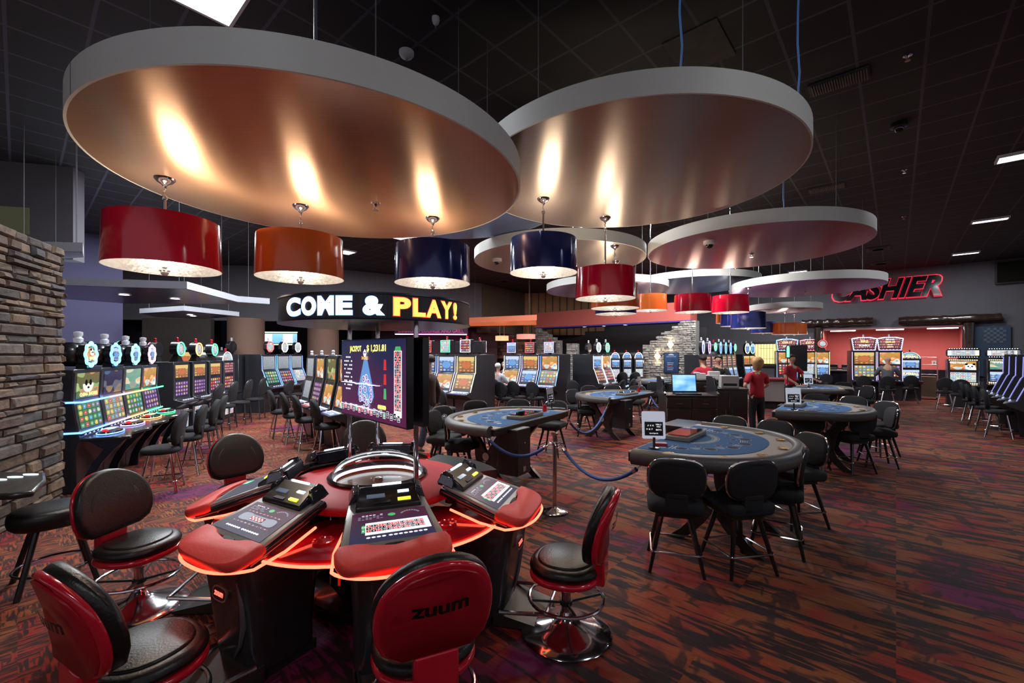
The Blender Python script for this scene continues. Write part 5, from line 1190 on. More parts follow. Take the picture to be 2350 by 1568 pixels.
        if word:
            b = MB()
            for s_, dz, sz, m in word[2]: put_text(b, s_, 0, h + dz, sz, None, off=-.04, bold=.02, m=m, res=2)
            obj('marquee_lettering', b, [LETT['gold'], E_W, LETT['red']], fp, flat=True)
        for sx in (-1, 1):
            pass
    elif top == 'box':
        o5 = sup(.84, .32, 4, 28); tp = obj('topper', (lambda b: (b.prism([(x, z + h + .22) for x, z in o5], -.04, .22, 'y'), b.box(-.12, .12, .02, .18, h, h + .1), b)[-1])(MB()), BLACKP, t, bevel=.01)
        b = MB(); b.box(-.28, .28, -.052, -.042, h + .12, h + .31); obj('face_plate', b, SC['white'], tp)
        b = MB()
        for i in range(12):
            for dz in (.075, .365): b.ell((-.33 + i * .06, -.045, h + dz), .013, 6, 4)
        obj('marquee_bulb', b, EDGE['white'], tp)
        b = MB()
        for sx, m in ((-1, 0), (1, 1)): b.box(sx * .33 - .045, sx * .33 + .045, -.05, -.042, h + .13, h + .30, m)
        obj('side_glow', b, [EDGE['white'], EDGE['yellow']], tp)
        b = MB()
        for z in (.82, 1.24, 1.255, h - .03):
            pass
        for z in (.83, h - .03):
            for i in range(14): b.ell((-w * .42 + i * w * .0645, -.02, z), .018, 6, 4)
        obj('bulb_row', b, glow('warm_bulb_row', (1., .78, .35), 4.), t)
    elif top == 'baroque':
        def fl(s, n=48): return [(s * (1 + .09 * math.cos(8 * 2 * PI * i / n)) * .17 * math.cos(2 * PI * i / n), h + .20 + s * (1 + .09 * math.cos(8 * 2 * PI * i / n)) * .165 * math.sin(2 * PI * i / n)) for i in range(n)]
        tp = obj('topper', (lambda b: (b.prism(fl(1.), .02, .10, 'y'), b.ell((0, .22, h + .20), (.17, .16, .18), 16, 8), b.box(-.07, .07, .03, .15, h, h + .1), b)[-1])(MB()), BLACKP, t)
        b = MB(); b.tube([(x, .012, z) for x, z in fl(.93)], .020, 6, closed=True); obj('scroll_light', b, EDGE[tc], tp)
        b = MB(); b.prism([(x, z + h + .20) for x, z in sup(.19, .20, 2, 24)], .004, .02, 'y'); fp = obj('face_plate', b, SC[face or 'blue'], tp)
        if face == 'art4':
            b = MB(); b.prism(circ(.045, 18, 0, h + .23), -.004, .004, 'y', 0)
            for sx in (-1, 1): b.prism(circ(.016, 10, sx * .036, h + .268), -.005, .004, 'y', 1); b.prism(circ(.012, 10, sx * .018, h + .23), -.007, .004, 'y', 1)
            put_text(b, 'CHINA SHORES', 0, h + .15, .045, .20, off=-.008, m=2, bold=.03, res=2); obj('emblem', b, [E_W, E_K, LETT['gold']], fp, flat=True)
        b = MB(); b.lathe([(.05, h + .36), (.055, h + .42), (.035, h + .44), (.05, h + .47), (.05, h + .51), (.02, h + .52)], 14, c=(0, .15)); obj('candle', b, CAND, tp)
    if candle and top != 'baroque':
        z0 = h + dict(ring=.47, hex=.43, square=.40, oval=.52, arch=.24, marquee=.53, box=.38).get(top, 0)
        b = MB(); b.lathe([(.03, z0 - .005), (.034, z0 + .03), (.024, z0 + .04), (.032, z0 + .08), (.02, z0 + .10)], 10, c=(0, .09)); obj('candle', b, CAND if top not in ('ring', 'square', 'arch') else mat('red_candle', (.4, .01, .02), .2), t)
    return t
def bank(corner, dirv, normal, n, pitch, labels, group, specs, **kw):
    c = Vector(corner); d = Vector(dirv).normalized(); nn = Vector(normal).normalized(); rz = math.atan2(nn.y, nn.x) + PI / 2
    return [slot(c + d * pitch * (i + .5), rz, labels[i], group, **{**kw, **specs[i]}) for i in range(n)]
# --- bank A beside the brown stone wall
dA = (-.397, .918); nA = (.918, .397); cA = Vector((-5.74, 5.76))
SA = bank(cA, dA, nA, 4, .79, ['slot machine with a panda screen, beside the brown stone wall', 'slot machine with a dark upper screen, second from the stone wall', 'slot machine with a teal bearded-face screen, third from the stone wall', 'slot machine under green light, farthest in the row by the stone wall'], 'slot machines in the row by the brown stone wall',
     [dict(low='green', up='art1', tc='cyan', face='art4', word=None), dict(low='beige', up='art3', tc='blue'), dict(low='green', up='art2', tc='cyan'), dict(low='purple', up='art4', tc='pink')], w=.785, d=.70, prof='bankA', top='baroque')
b = MB(); z = 1.44
b.prism(sup(.30, .24, 2.2, 24) and [(x, zz + z) for x, zz in sup(.30, .25, 2.2, 24)], -.012, .035, 'y', 0)
for sx in (-1, 1): b.prism(circ(.055, 12, sx * .125, z + .10), -.010, .035, 'y', 1); b.prism([(x + sx * .06, zz + z + .01) for x, zz in sup(.065, .085, 2, 14)], -.016, .03, 'y', 1)
b.prism([(x, zz + z - .06) for x, zz in sup(.055, .03, 2, 10)], -.016, .03, 'y', 1); put_text(b, 'CHINA SHORES', 0, z - .15, .05, .5, off=-.018, m=2, bold=.03, res=2)
b.v = [(x, y + .055, zz) for x, y, zz in b.v]; obj('panda_picture', b, [glow('picture_white', (.7, .75, .6), .9), E_K, LETT['gold']], SA[0], flat=True)
rzA = math.atan2(.918, -.397)
# light bars and the shared console, one thing along the whole row
t = thing('slot_console', 'long shared black console with glowing button pods before the stone wall row', 'console', (cA.x, cA.y, 0), rzA)
def A(b): b.v = [(x, -y, z) if 0 else (x, y, z) for x, y, z in b.v]; return b
# here local x = along the row, local -y = towards the players
segc = ['blue', 'violet', 'orange', 'green']
for i in range(4):
    b = MB(); b.tube([(i * .79 - (.0 if i else .0), -.05 + .0, 1.205), (i * .79 + .77, -.05, 1.205)], .014, 8); obj('light_bar', b, EDGE[segc[i]], t)
    b = MB(); b.tube([(i * .79, -.04, .80), (i * .79 + .77, -.04, .80)], .014, 8); obj('light_bar', b, EDGE[segc[i]], t)
for z in (1.205, .80): b = MB(); b.tube([(-.015, -.05, z), (-.015, .55, z)], .013, 8); obj('light_bar', b, EDGE['blue'], t)
b = MB(); o = []
for i in range(41):
    x = -.0 + i / 40 * 3.16; o.append((x, -.50 - .05 * math.cos(x / .79 * 2 * PI)))
o += [(3.16, -.03), (0, -.03)]
b.prism(o, .68, .725); obj('console_top', b, mat('console_black', (.02, .022, .02), .25, coat=.4), t, bevel=.01, bseg=1)
for i in range(5):
    x = i * .79 if i < 4 else 3.13; x = max(x, .03); b = MB(); rings = [[(x - .025, y, z), (x + .025, y, z), (x + .025, y + w, z), (x - .025, y + w, z)] for y, z, w in ((-.14, 0, .12), (-.16, .2, .10), (-.24, .38, .10), (-.38, .56, .12), (-.50, .685, .4))]
    b.loft(rings); obj('console_rib', b, mat('rib_chrome', (.04, .05, .09), .15, .8), t)
for i in range(4):
    x = i * .79 + .40; c = EDGE[segc[i]]
    b = MB(); b.loft([[(x + px * s, -.20 + py * s, z) for px, py in sup(.50, .26, 2, 28)] for s, z in ((1, .725), (.9, .765), (.6, .78))]); pd = obj('button_pod', b, mat('pod_black', (.02, .02, .025), .15, .5), t)
    b = MB(); b.tube([(x + px, -.20 + py, .74) for px, py in sup(.50, .26, 2, 28)], .008, 6, closed=True); obj('pod_rim_light', b, c, pd)
    b = MB(); o = [(x + .02 + .2 * math.cos(a), -.20 + .10 * math.sin(a), .782) for a in [PI * k / 10 - .2 for k in range(11)]] + [(x + .0, -.24, .782)]; b.add(o, [tuple(range(12))]); obj('pod_glow_fan', b, mat('fan_' + segc[i], (.5, .5, .5), .3, emit=EDGE[segc[i]].node_tree.nodes['Principled BSDF'].inputs['Emission Color'].default_value[:3], es=1.6), pd, flat=True)
    b = MB(); b.lathe([(.035, .76), (.035, .79), (.02, .80), (.001, .802)], 14, c=(x - .17, -.20)); obj('red_button', b, glow('red_button', (1., .02, .02), .8), pd)
    b = MB()
    for k in range(6): b.box(x - .10 + k * .045, x - .07 + k * .045, -.29, -.26, .74, .765)
    obj('button', b, SILVER, pd)

# --- bank B: arched reel machines with ring toppers
bank((-7.62, 9.75), (-.19, .98), (.98, .19), 4, .82, ['arched reel machine with green ring topper, first of the row', 'arched reel machine with orange ring topper, second of the row', 'arched reel machine with green ring topper, third of the row', 'arched reel machine without a ring, last of the row'], 'arched reel machines with ring toppers',
     [dict(low='purple', tc='green', top='ring', up='gold'), dict(low='purple', tc='orange', top='ring', up='gold'), dict(low='redr', tc='green', top='ring', up='gold'), dict(low='redr', top='arch', up='marq', face='white')], w=.66, d=.8, prof='box', belly='white', hs=1.)
for (x, y), c, lab in (((-8.55, 9.5), 'green', 'reel machine facing away, green lit visor tilted on top'), ((-8.7, 10.5), 'pink', 'reel machine facing away with a black drum topper')):
    slot((x, y), math.atan2(-.19, -.98) + PI / 2 + (PI if 0 else 0), lab, None, w=.66, d=.1, prof='box', low='purple', up='gold', top='ring', tc=c)
# --- bank C
bank((-7.72, 13.5), (.10, .99), (.99, -.10), 3, .75, ['hexagon topped machine with red rim, nearest of its three', 'hexagon topped machine with white rim, middle of its three', 'hexagon topped machine with blazing white topper, last of its three'], 'hexagon topped machines at the left',
     [dict(low='green', tc='red', up='grey'), dict(low='redr', tc='white', up='grey'), dict(low='white', tc='white', up='grey', face='white')], w=.70, d=.62, prof='curve', top='hex', edge='blue')
slot((-9.0, 13.85), math.atan2(.1, -.99) + PI / 2, 'dark hexagon topped machine turned away from the lens', None, w=.70, d=.6, prof='curve', top='hex', face='off', edge='violet')
# --- bank D
bank((-2.85, 7.6), (-.62, .78), (-.78, -.62), 4, .80, ['slim two-screen machine nearest the jackpot display, violet deck', 'slim two-screen machine with teal deck, second from the display', 'slim two-screen machine with glowing red deck', 'slim two-screen machine with blue deck, farthest from the display'], 'slim two-screen machines behind the island',
     [dict(low='art4', up='art4', deck='deckb'), dict(low='art4', up='art1', deck='deckb'), dict(low='purple', up='art4', deck='deckr'), dict(low='grey', up='grey', deck='deckb')], w=.62, d=.60, prof='lean', top=None, candle=True)
# --- bank E, F
bank((-.96, 11.4), (-.8, .6), (-.6, -.8), 3, .75, ['square topped machine with gold paytable and yellow edges, rightmost of three', 'square topped machine, middle of three behind the display', 'square topped machine, leftmost of three behind the display'], 'square topped machines behind the display',
     [dict(low='gold', up='gold', edge='yellow', tc='white', face='redr'), dict(low='art4', up='blue', edge='violet', tc='green', face='white'), dict(low='white', up='blue', edge='blue', tc='red', face='redr')], w=.70, d=.85, prof='curve', top='square', deck='deckb')
for x, y, lab in ((-.90, 13.02, 'machine facing away, black square topper back, purple edge, nearer'), (-1.52, 13.5, 'machine facing away, black square topper back, purple edge, farther')):
    slot((x, y), math.atan2(.8, .6) + PI / 2, lab, None, w=.70, d=.42, prof='curve', top='square', edge='violet', low='blue')
bank((1.47, 13.7), (-.8, .6), (-.6, -.8), 3, .75, ['square topped machine with blue edges, right one of the centre trio', 'square topped machine with round blue emblem screen, middle of the centre trio', 'square topped machine with red deck, left one of the centre trio'], 'square topped trio at the centre',
     [dict(low='beige', up='art4', edge='blue', tc='violet', face='white', deck='deckb'), dict(low='blue', up='gold', edge='violet', tc='red', face='redr', deck='deckb'), dict(low='art4', up='blue', edge='white', tc='violet', face='blue', deck='deckr')], w=.70, d=.8, prof='curve', top='square')
# --- bank G, H
bank((2.79, 14.75), (.6, .8), (.8, -.6), 2, .72, ['hexagon topped machine with white badge, nearer of two at the centre', 'hexagon topped machine with green badge, farther of two at the centre'], 'hexagon topped machines at the centre',
     [dict(low='redr', up='blue', tc='white'), dict(low='redr', up='art4', tc='green')], w=.68, d=.85, prof='curve', top='hex', edge='white')
slot((2.85, 16.7), math.atan2(.6, -.8) + PI / 2, 'dark hexagon topped machine behind the centre pair', None, w=.68, d=.3, prof='curve', top='hex', face='off', edge=None)
for px, Y, lab in ((1413, 18.0, 'arched machine left of two others in the alcove'), (1440, 18.2, 'arched machine in the middle of the alcove'), (1467, 18.4, 'arched machine beside the grey stone wall')):
    q = P(px, Y); slot((q.x, q.y), .35, lab, 'arched machines in the alcove', w=.44, d=.55, prof='box', low='white', up='blue', top='arch', belly='blue', tc='white', face='blue')
# --- bank I
nI = (.76, -.65)
IL = ['green ringed', 'purple oval', 'blue ringed', 'second blue ringed', 'third blue ringed', 'green oval', 'farthest green']
bank((6.75, 15.6), (.65, .76), nI, 7, .74, ['machine with a %s topper, nearest of the slanted row' % 'purple oval', 'machine with a second purple oval topper in the slanted row', 'machine with a green ring topper and lit arch in the slanted row', 'machine with a blue ring topper, first of three in the slanted row', 'machine with a blue ring topper, second of three in the slanted row', 'machine with a blue ring topper, third of three in the slanted row', 'machine with a green ring topper ending the slanted row'], 'slanted row of reel machines right of the stone wall',
     [dict(top='oval', tc='violet'), dict(top='oval', tc='violet', face='redr'), dict(top='ring', tc='green'), dict(top='oval', tc='blue'), dict(top='oval', tc='blue'), dict(top='oval', tc='blue'), dict(top='ring', tc='green')], w=.62, d=.6, prof='lean', low='blue', up='redr')
for px, Y, c, lab in ((1716, 20.2, 'yellow', 'machine with a yellow oval topper beside the lit window'), (1728, 20.9, 'cyan', 'machine with a cyan oval topper beside the lit window')):
    q = P(px, Y); slot((q.x, q.y), fac(.3, -.95), lab, None, w=.40, d=.5, prof='lean', low='blue', up='gold', top='oval', tc=c)
# --- bank J, K marquee machines
mk = lambda a, b_: ('', 'white', [(a, .36, .10, 0), (b_, .20, .07, 1)])
rK = fac(-.38, -.925)
for px, Y, tc, edge, wd, lo, lab in ((1806, 19.3, 'blue', 'blue', mk('$250.77', 'GRAND'), 'redr', 'blue lit marquee machine at the left, behind the dealer'), (1860, 19.7, 'red', 'orange', mk('$377.75', '$1.50'), 'white', 'orange edged marquee machine behind the dealer'),
        (1983, 17.4, 'violet', 'violet', mk('FIRE', 'RUMBLE'), 'beige', 'violet edged marquee machine with tan reel screen before the salmon recess'), (2042, 17.2, 'violet', 'violet', ('', 'white', [('GRAND', .43, .06, 1), ('$250.05', .33, .08, 0), ('MAJOR', .22, .05, 1), ('$28.76', .14, .06, 0)]), 'redr', 'violet edged marquee machine the grey shirted man plays')):
    q = P(px, Y)
    s_ = slot((q.x, q.y), rK, lab, 'marquee machines near the cashier', w=.80, d=.6, prof='tall', low=lo, up='gold' if px == 1983 else 'art4', top='marquee', tc=tc, edge=edge)
    tpz = 1.98; fp = [c for c in s_.children if c.name.startswith('topper')][0]
    b = MB()
    for a, dz, sz, m in wd[2]: put_text(b, a, 0, tpz + dz, sz, None, off=-.04, bold=.02, m=m, res=2)
    obj('marquee_lettering', b, [LETT['gold'], E_W], fp, flat=True)
q = P(1888, 18.7); slot((q.x, q.y), fac(-.5, -.87), 'narrow machine right of the orange edged marquee machine', None, w=.5, d=.5, prof='tall', low='blue', up='art4', edge='yellow', top='ring', tc='red')
q = P(2090, 17.3); s_ = slot((q.x, q.y), rK, 'blue arched machine beside the violet edged marquee machines', None, w=.66, d=.5, prof='box', low='blue', up='blue', top='arch', face='blue', tc='cyan')
b = MB(); put_text(b, 'SUPERBALL', 0, 1.74, .09, .5, off=-.03 + .03, bold=.03, res=2); put_text(b, 'SUPERBALL', 0, 1.05, .10, .5, off=-.012, bold=.03, res=2); b.v = [(x, y if z < 1.5 else y + .012, z) for x, y, z in b.v]; obj('game_title', b, LETT['gold'], s_, flat=True)
# --- bank L panda machines
for px, Y, lo, up, lab in ((2210, 15.0, 'white', 'art4', 'wide machine with panda picture and bulb rows near the right'), (2302, 15.3, 'blue', 'art2', 'wide machine with bulb rows, right of the panda one')):
    q = P(px, Y); s_ = slot((q.x, q.y), fac(-.66, -.75), lab, 'wide bulb lit machines at the right', w=.78, d=.7, prof='box', low=lo, up=up, top='box', candle=False, edge=None)
    b = MB()
    if px == 2210:
        b.prism([(x + .17, z + 1.40) for x, z in sup(.24, .20, 2, 20)], -.016, 0, 'y', 0)
        for sx in (-1, 1): b.prism(circ(.035, 10, .17 + sx * .09, 1.49), -.018, 0, 'y', 1); b.prism(circ(.025, 10, .17 + sx * .045, 1.415), -.02, 0, 'y', 1)
        b.prism(circ(.016, 8, .17, 1.37), -.02, 0, 'y', 1)
    put_text(b, 'WILD PANDA' if px == 2210 else 'WILD', -.05 if px != 2210 else -.12, 1.54, .06, .42, off=-.015, m=0, bold=.03, res=2)
    obj('panda_picture' if px == 2210 else 'game_title', b, [E_W, E_K], s_, flat=True)
# --- bank M at the right edge, seen side on
nM = (-.63, .78)
bank((10.75, 9.0), (.661, .75), nM, 5, .80, ['side-on machine cut by the right edge, nearest of its row', 'side-on machine with blue edge at the right, second of its row', 'side-on machine with blue edge at the right, third of its row', 'side-on machine at the right, fourth of its row', 'side-on machine at the right, farthest of its row'], 'side-on curved machines at the right edge',
     [dict()] * 5, w=.66, d=.6, prof='curve', low='art3', up='art3', edge='dim', top=None, candle=True)

# ================= slot machine chairs =================
def chair_proto(kind):
    t = thing('slot_chair', 'x', 'chair', (0, 0, 0), 0, None)
    arch = kind == 'arch'
    b = MB(); b.pad(sup(.46, .44, 2.8, 32), .52, .60, .035, k=3, dome=.01); obj('seat', b, CLOTH, t, ang=70)
    Mb = Matrix.Translation((0, .21, .84 if not arch else .90)) @ Euler((math.radians(-9), 0, 0)).to_matrix().to_4x4()
    if arch: o = [(.20 * math.cos(PI * i / 14), .05 + .22 * math.sin(PI * i / 14)) for i in range(15)] + [(-.20, -.24), (.20, -.24)]
    else: o = [(.22 * math.cos(PI * i / 14) * (1 - .12 * math.sin(PI * i / 14)), .02 + .20 * math.sin(PI * i / 14)) for i in range(15)] + [(-.21, -.12), (-.15, -.22), (.15, -.22), (.21, -.12)]
    b = MB(); b.pad(o, .04, -.03, .03, 'y', k=3); b.v = [tuple(Mb @ Vector((x, y - .7 * x * x, z))) for x, y, z in b.v]; obj('backrest', b, CLOTH, t, ang=70)
    LM = BLACKM if arch else CHROME
    if arch:
        b = MB(); b.v = []; b.tube([(x * 1.03, .0, z * 1.02) for x, z in o[:15]], .009, 5); b.v = [tuple(Mb @ Vector((x, y - .7 * x * x, z))) for x, y, z in b.v]; obj('back_trim', b, mat('dark_trim', (.1, .1, .11), .2, .8), t)
    else:
        b = MB(); b.box(-.06, .06, .17, .22, .54, .72); obj('back_post', b, BLACKM, t, bevel=.008)
    for sx in (-1, 1):
        for sy in (-1, 1):
            b = MB(); k = .17 if arch else .115
            b.cyl((sx * .205, sy * .205, 0), (sx * k, sy * k, .53), .014 if arch else .017, .016, 8); obj('leg', b, LM, t)
    b = MB(); b.tube([(x, y, .16) for x, y in rrect(.42, .42, .04, 3)], .009, 6, closed=True); obj('foot_rail', b, LM if not arch else mat('dark_trim', (.1, .1, .11), .2, .8), t)
    return t
PR = {}
def schair(px, Y, normal, label, kind='fabric', group=None, off=.0):
    """seated in front of a machine whose front normal is given: the chair looks against it"""
    q = P(px, Y); nx, ny = normal; rz = math.atan2(-ny, -nx) + PI / 2
    g = group or ('black arch backed chairs' if kind == 'arch' else 'black fabric chairs with chrome legs')
    if kind not in PR: o = PR[kind] = chair_proto(kind); o.location = (q.x, q.y, 0); o.rotation_euler = (0, 0, rz); o['label'] = label; o['group'] = g
    else: o = dup(PR[kind], (q.x, q.y, 0), rz, label, g)
    return o
for (x, y), w in (((-4.72, 5.88), 'nearest the lens, seat in full view'), ((-5.03, 6.72), 'second from the lens'), ((-5.35, 7.5), 'third from the lens'), ((-5.68, 8.2), 'farthest from the lens')):
    schair(1175 + x / y * F, y, nA, 'chrome legged chair at the stone wall row, ' + w, group='chairs at the row by the brown stone wall')
for px, Y, w in ((478, 9.9, 'nearest the lens'), (515, 10.7, 'second'), (551, 11.5, 'third'), (584, 12.3, 'last')): schair(px, Y, (.98, .19), 'tall arch backed chair before the ring topped machines, ' + w, 'arch')
schair(650, 13.2, (.99, -.1), 'chair before the left hexagon topped machines, nearer one'); schair(688, 13.9, (.99, -.1), 'chair before the left hexagon topped machines, farther one')
for px, Y, w in ((646, 9.7, 'leftmost and farthest'), (676, 9.1, 'second from the left'), (706, 8.5, 'third from the left'), (750, 7.75, 'rightmost, nearest the lens')): schair(px, Y, (-.78, -.62), 'chair before the slim two-screen machines, ' + w)
schair(1022, 10.2, (-.6, -.8), 'chair before the yellow edged machine behind the display'); schair(960, 10.9, (-.6, -.8), 'chair behind the jackpot display, before the square topped machines')
for px, Y, w in ((1158, 12.5, 'left of three'), (1187, 12.9, 'middle of three'), (1230, 12.6, 'right of three')): schair(px, Y, (-.6, -.8), 'chair before the centre trio of machines, ' + w)
schair(1322, 13.2, (-.6, -.8), 'dark chair between the centre trio and the hexagon pair')
schair(1414, 13.4, (.8, -.6), 'chair before the centre hexagon pair, left one'); schair(1438, 14.0, (.8, -.6), 'chair before the centre hexagon pair, right one')
schair(1424, 16.4, (.1, -1), 'arch backed chair in the alcove, left one', 'arch'); schair(1453, 16.5, (.1, -1), 'arch backed chair in the alcove, right one', 'arch')
nK = (-.62, -.78)
schair(1982, 16.0, nK, 'chair before the left violet edged marquee machine'); schair(2090, 16.2, nK, 'chair before the blue arched machine near the recess'); schair(1897, 17.5, nK, 'chair beside the orange edged marquee machine')
schair(2204, 13.7, (-.66, -.75), 'wide chair before the panda machine'); schair(2168, 14.6, (-.66, -.75), 'chair left of the panda machine')
for px, Y, w in ((2293, 9.65, 'nearest the lens'), (2268, 10.4, 'second from the lens'), (2249, 11.2, 'third from the lens'), (2234, 12.0, 'farthest')): schair(px, Y, nM, 'chair before the side-on machines at the right, ' + w)
# near left corner: a button deck jutting in and its seat
t = thing('machine_deck', 'black button deck with a line of white lights at the left edge', 'slot machine', (-4.6, 3.4, 0), 0)
pl = [(-3.98, 3.72), (-3.74, 3.50), (-3.53, 3.22), (-3.62, 3.14), (-4.62, 3.05), (-4.8, 3.75)]
b = MB(); b.prism([(x + 4.6, y - 3.4) for x, y in pl], .79, .84); obj('deck_top', b, mat('console_black', (.02, .022, .02), .25), t, bevel=.02)
b = MB()
for i in range(6): b.prism([(x + .58 - .045 * i + .0, y + .24 - i * .075) for x, y in sup(.13, .03, 2, 14)], .84, .845)
obj('deck_light', b, glow('deck_white', (.8, .95, 1.), 2.), t)
b = MB(); b.box(-.0, .3, -.2, .25, 0, .79); obj('cabinet', b, CABS, t, bevel=.02)
t = thing('padded_stool', 'dark padded seat on splayed legs in the shadow at the lower left', 'stool', (-3.72, 3.55, 0), .9)
b = MB(); b.pad(sup(.54, .46, 2.4, 32), .47, .62, .06, dome=.01); obj('seat', b, LEATH, t, ang=70)
for sx in (-1, 1):
    for sy in (-1, 1): b = MB(); b.cyl((sx * .22, sy * .22, 0), (sx * .1, sy * .1, .51), .02, n=8); obj('leg', b, BLACKP, t)
b = MB(); b.tube([(.24 * math.cos(i / 24 * 2 * PI), .24 * math.sin(i / 24 * 2 * PI), .14) for i in range(24)], .009, 6, closed=True); obj('foot_ring', b, mat('dark_trim', (.1, .1, .11), .2, .8), t)
# ================= people =================
SKIN = mat('skin', (.55, .30, .21), .5, noise=.1)
def skin_obj(name, nodes, m, parent, root, sub=1):
    """nodes: name -> (pos, radius, parent name); one continuous skinned surface"""
    ks = list(nodes); ix = {k: i for i, k in enumerate(ks)}
    me = bpy.data.meshes.new(name); me.from_pydata([nodes[k][0] for k in ks], [(ix[k], ix[nodes[k][2]]) for k in ks if nodes[k][2]], [])
    o = link(name, me, parent); md = o.modifiers.new('skin', 'SKIN'); md.use_smooth_shade = True; md.branch_smoothing = .4
    for k in ks:
        r = nodes[k][1]; r = r if isinstance(r, tuple) else (r, r); s = me.skin_vertices[0].data[ix[k]]; s.radius = r; s.use_root = (k == root)
    sb = o.modifiers.new('sub', 'SUBSURF'); sb.levels = sb.render_levels = sub
    dg = bpy.context.evaluated_depsgraph_get(); dg.update(); me2 = bpy.data.meshes.new_from_object(o.evaluated_get(dg)); o.modifiers.clear(); o.data = me2
    me2.materials.clear(); me2.materials.append(m); me2.shade_smooth(); return o
def person(pos, rz, label, s=1.0, shirt=None, trousers=None, hair=None, haircol=(.05, .03, .02), hairlen=0., sit=False, arms=((-.05, 0), (-.05, 0)), long_sleeve=False, lean=0., head_turn=0., head_tilt=0., stride=0., shoes=True, seat_h=.60, skin=None, jacket=None):
    """facing local -Y. arms: per side (left, right) list of elbow and hand positions relative to the shoulder"""
    skin = skin or SKIN
    t = thing('person', label, 'person', (pos[0], pos[1], 0), rz); t.scale = (s, s, s)
    hz = .93 if not sit else seat_h / s + .10
    def L_(z, y=0): k = z - hz; return (y - math.sin(lean) * k, hz + math.cos(lean) * k)
    n = {}
    n['pelvis'] = ((0, 0, hz), (.155, .115), None)
    y, z = L_(hz + .16); n['waist'] = ((0, y, z), (.135, .10), 'pelvis')
    y, z = L_(hz + .34); n['chest'] = ((0, y, z), (.165, .115), 'waist')
    y, z = L_(hz + .47); n['upper'] = ((0, y, z), (.12, .09), 'chest'); sh = (y, z)
    y, z = L_(hz + .56); n['neck'] = ((0, y, z), .052, 'upper')
    y, z = L_(hz + .61); ny, nz = y, z; n['neck2'] = ((0, y, z), .052, 'neck')
    n['jaw'] = ((0, ny - .02, nz + .06), (.062, .075), 'neck2'); n['face'] = ((0, ny - .015, nz + .12), (.076, .092), 'jaw'); n['crown'] = ((0, ny - .0, nz + .19), (.062, .075), 'face')
    n['nose'] = ((0, ny - .115, nz + .10), .011, 'face')
    for sx in (-1, 1): n['ear%d' % sx] = ((sx * .088, ny, nz + .11), (.010, .018), 'face')
    tops = {k: v for k, v in n.items()}
    torso = {k: n[k] for k in ('pelvis', 'waist', 'chest', 'upper')}
    sleeves = {}
    for i, sx in enumerate((-1, 1)):
        S_ = (sx * .175, sh[0], sh[1] - .015); n['sh%d' % sx] = (S_, .062, 'upper'); el, ha = arms[i]
        E_ = (S_[0] + el[0], S_[1] + el[1], S_[2] + el[2]); Hd = (S_[0] + ha[0], S_[1] + ha[1], S_[2] + ha[2])
        md = tuple((a + b) / 2 for a, b in zip(S_, E_)); n['up%d' % sx] = (md, .050, 'sh%d' % sx); n['el%d' % sx] = (E_, .042, 'up%d' % sx)
        md2 = tuple((a + b) / 2 for a, b in zip(E_, Hd)); n['fo%d' % sx] = (md2, .037, 'el%d' % sx); n['wr%d' % sx] = (Hd, .026, 'fo%d' % sx)
        d = (Vector(Hd) - Vector(E_)).normalized(); pl = Vector(Hd) + d * .055; n['pa%d' % sx] = (tuple(pl), (.038, .018), 'wr%d' % sx)
        side = d.cross(Vector((0, 1, 0))); side = side.normalized() if side.length > .1 else Vector((1, 0, 0)); cu = side.cross(d).normalized()
        for k, (off, ln) in enumerate(((-.028, .062), (-.010, .075), (.009, .070), (.027, .055))):
            a = pl + side * off + d * .035; b_ = a + d * ln * .55 - cu * .006; c = b_ + d * ln * .4 - cu * .018
            n['fa%d_%d' % (sx, k)] = (tuple(a), .010, 'pa%d' % sx); n['fb%d_%d' % (sx, k)] = (tuple(b_), .009, 'fa%d_%d' % (sx, k)); n['fc%d_%d' % (sx, k)] = (tuple(c), .008, 'fb%d_%d' % (sx, k))
        th = pl - d * .02 - side * .04; n['ta%d' % sx] = (tuple(th), .011, 'pa%d' % sx); n['tb%d' % sx] = (tuple(th + d * .03 - side * .02 - cu * .01), .009, 'ta%d' % sx)
        sleeves[sx] = (S_, md, E_, md2, Hd)
    legs = {}
    for sx in (-1, 1):
        hip = (sx * .095, 0, hz - .06)
        if sit: kn = (sx * .14, -.42, hz - .02); an = (sx * .15, -.40, .30 + .0); toe = (sx * .15, -.55, .26)
        else:
            st = stride * sx; kn = (sx * .105, st * .45 - .02, .49); an = (sx * .11, st + .02, .09); toe = (sx * .13, st - .13, .035)
        n['hip%d' % sx] = (hip, .098, 'pelvis'); n['kn%d' % sx] = (kn, .060, 'hip%d' % sx); mdc = tuple(a * .65 + b * .35 for a, b in zip(kn, an)); n['ca%d' % sx] = (mdc, .056, 'kn%d' % sx)
        n['an%d' % sx] = (an, .038, 'ca%d' % sx); n['toe%d' % sx] = (toe, (.038, .028), 'an%d' % sx); legs[sx] = (hip, kn, mdc, an, toe)
    skin_obj('body', n, skin, t, 'pelvis')
    # shirt
    c = {'hem': ((0, 0, hz - .09), (.178, .142), None), 'pelvis': ((0, 0, hz), (.175, .138), 'hem'), 'waist': (n['waist'][0], (.162, .128), 'pelvis'), 'chest': (n['chest'][0], (.188, .138), 'waist'), 'upper': (n['upper'][0], (.14, .11), 'chest')}
    yk, zk = L_(hz + .525); c['collar'] = ((0, yk, zk), .070, 'upper')
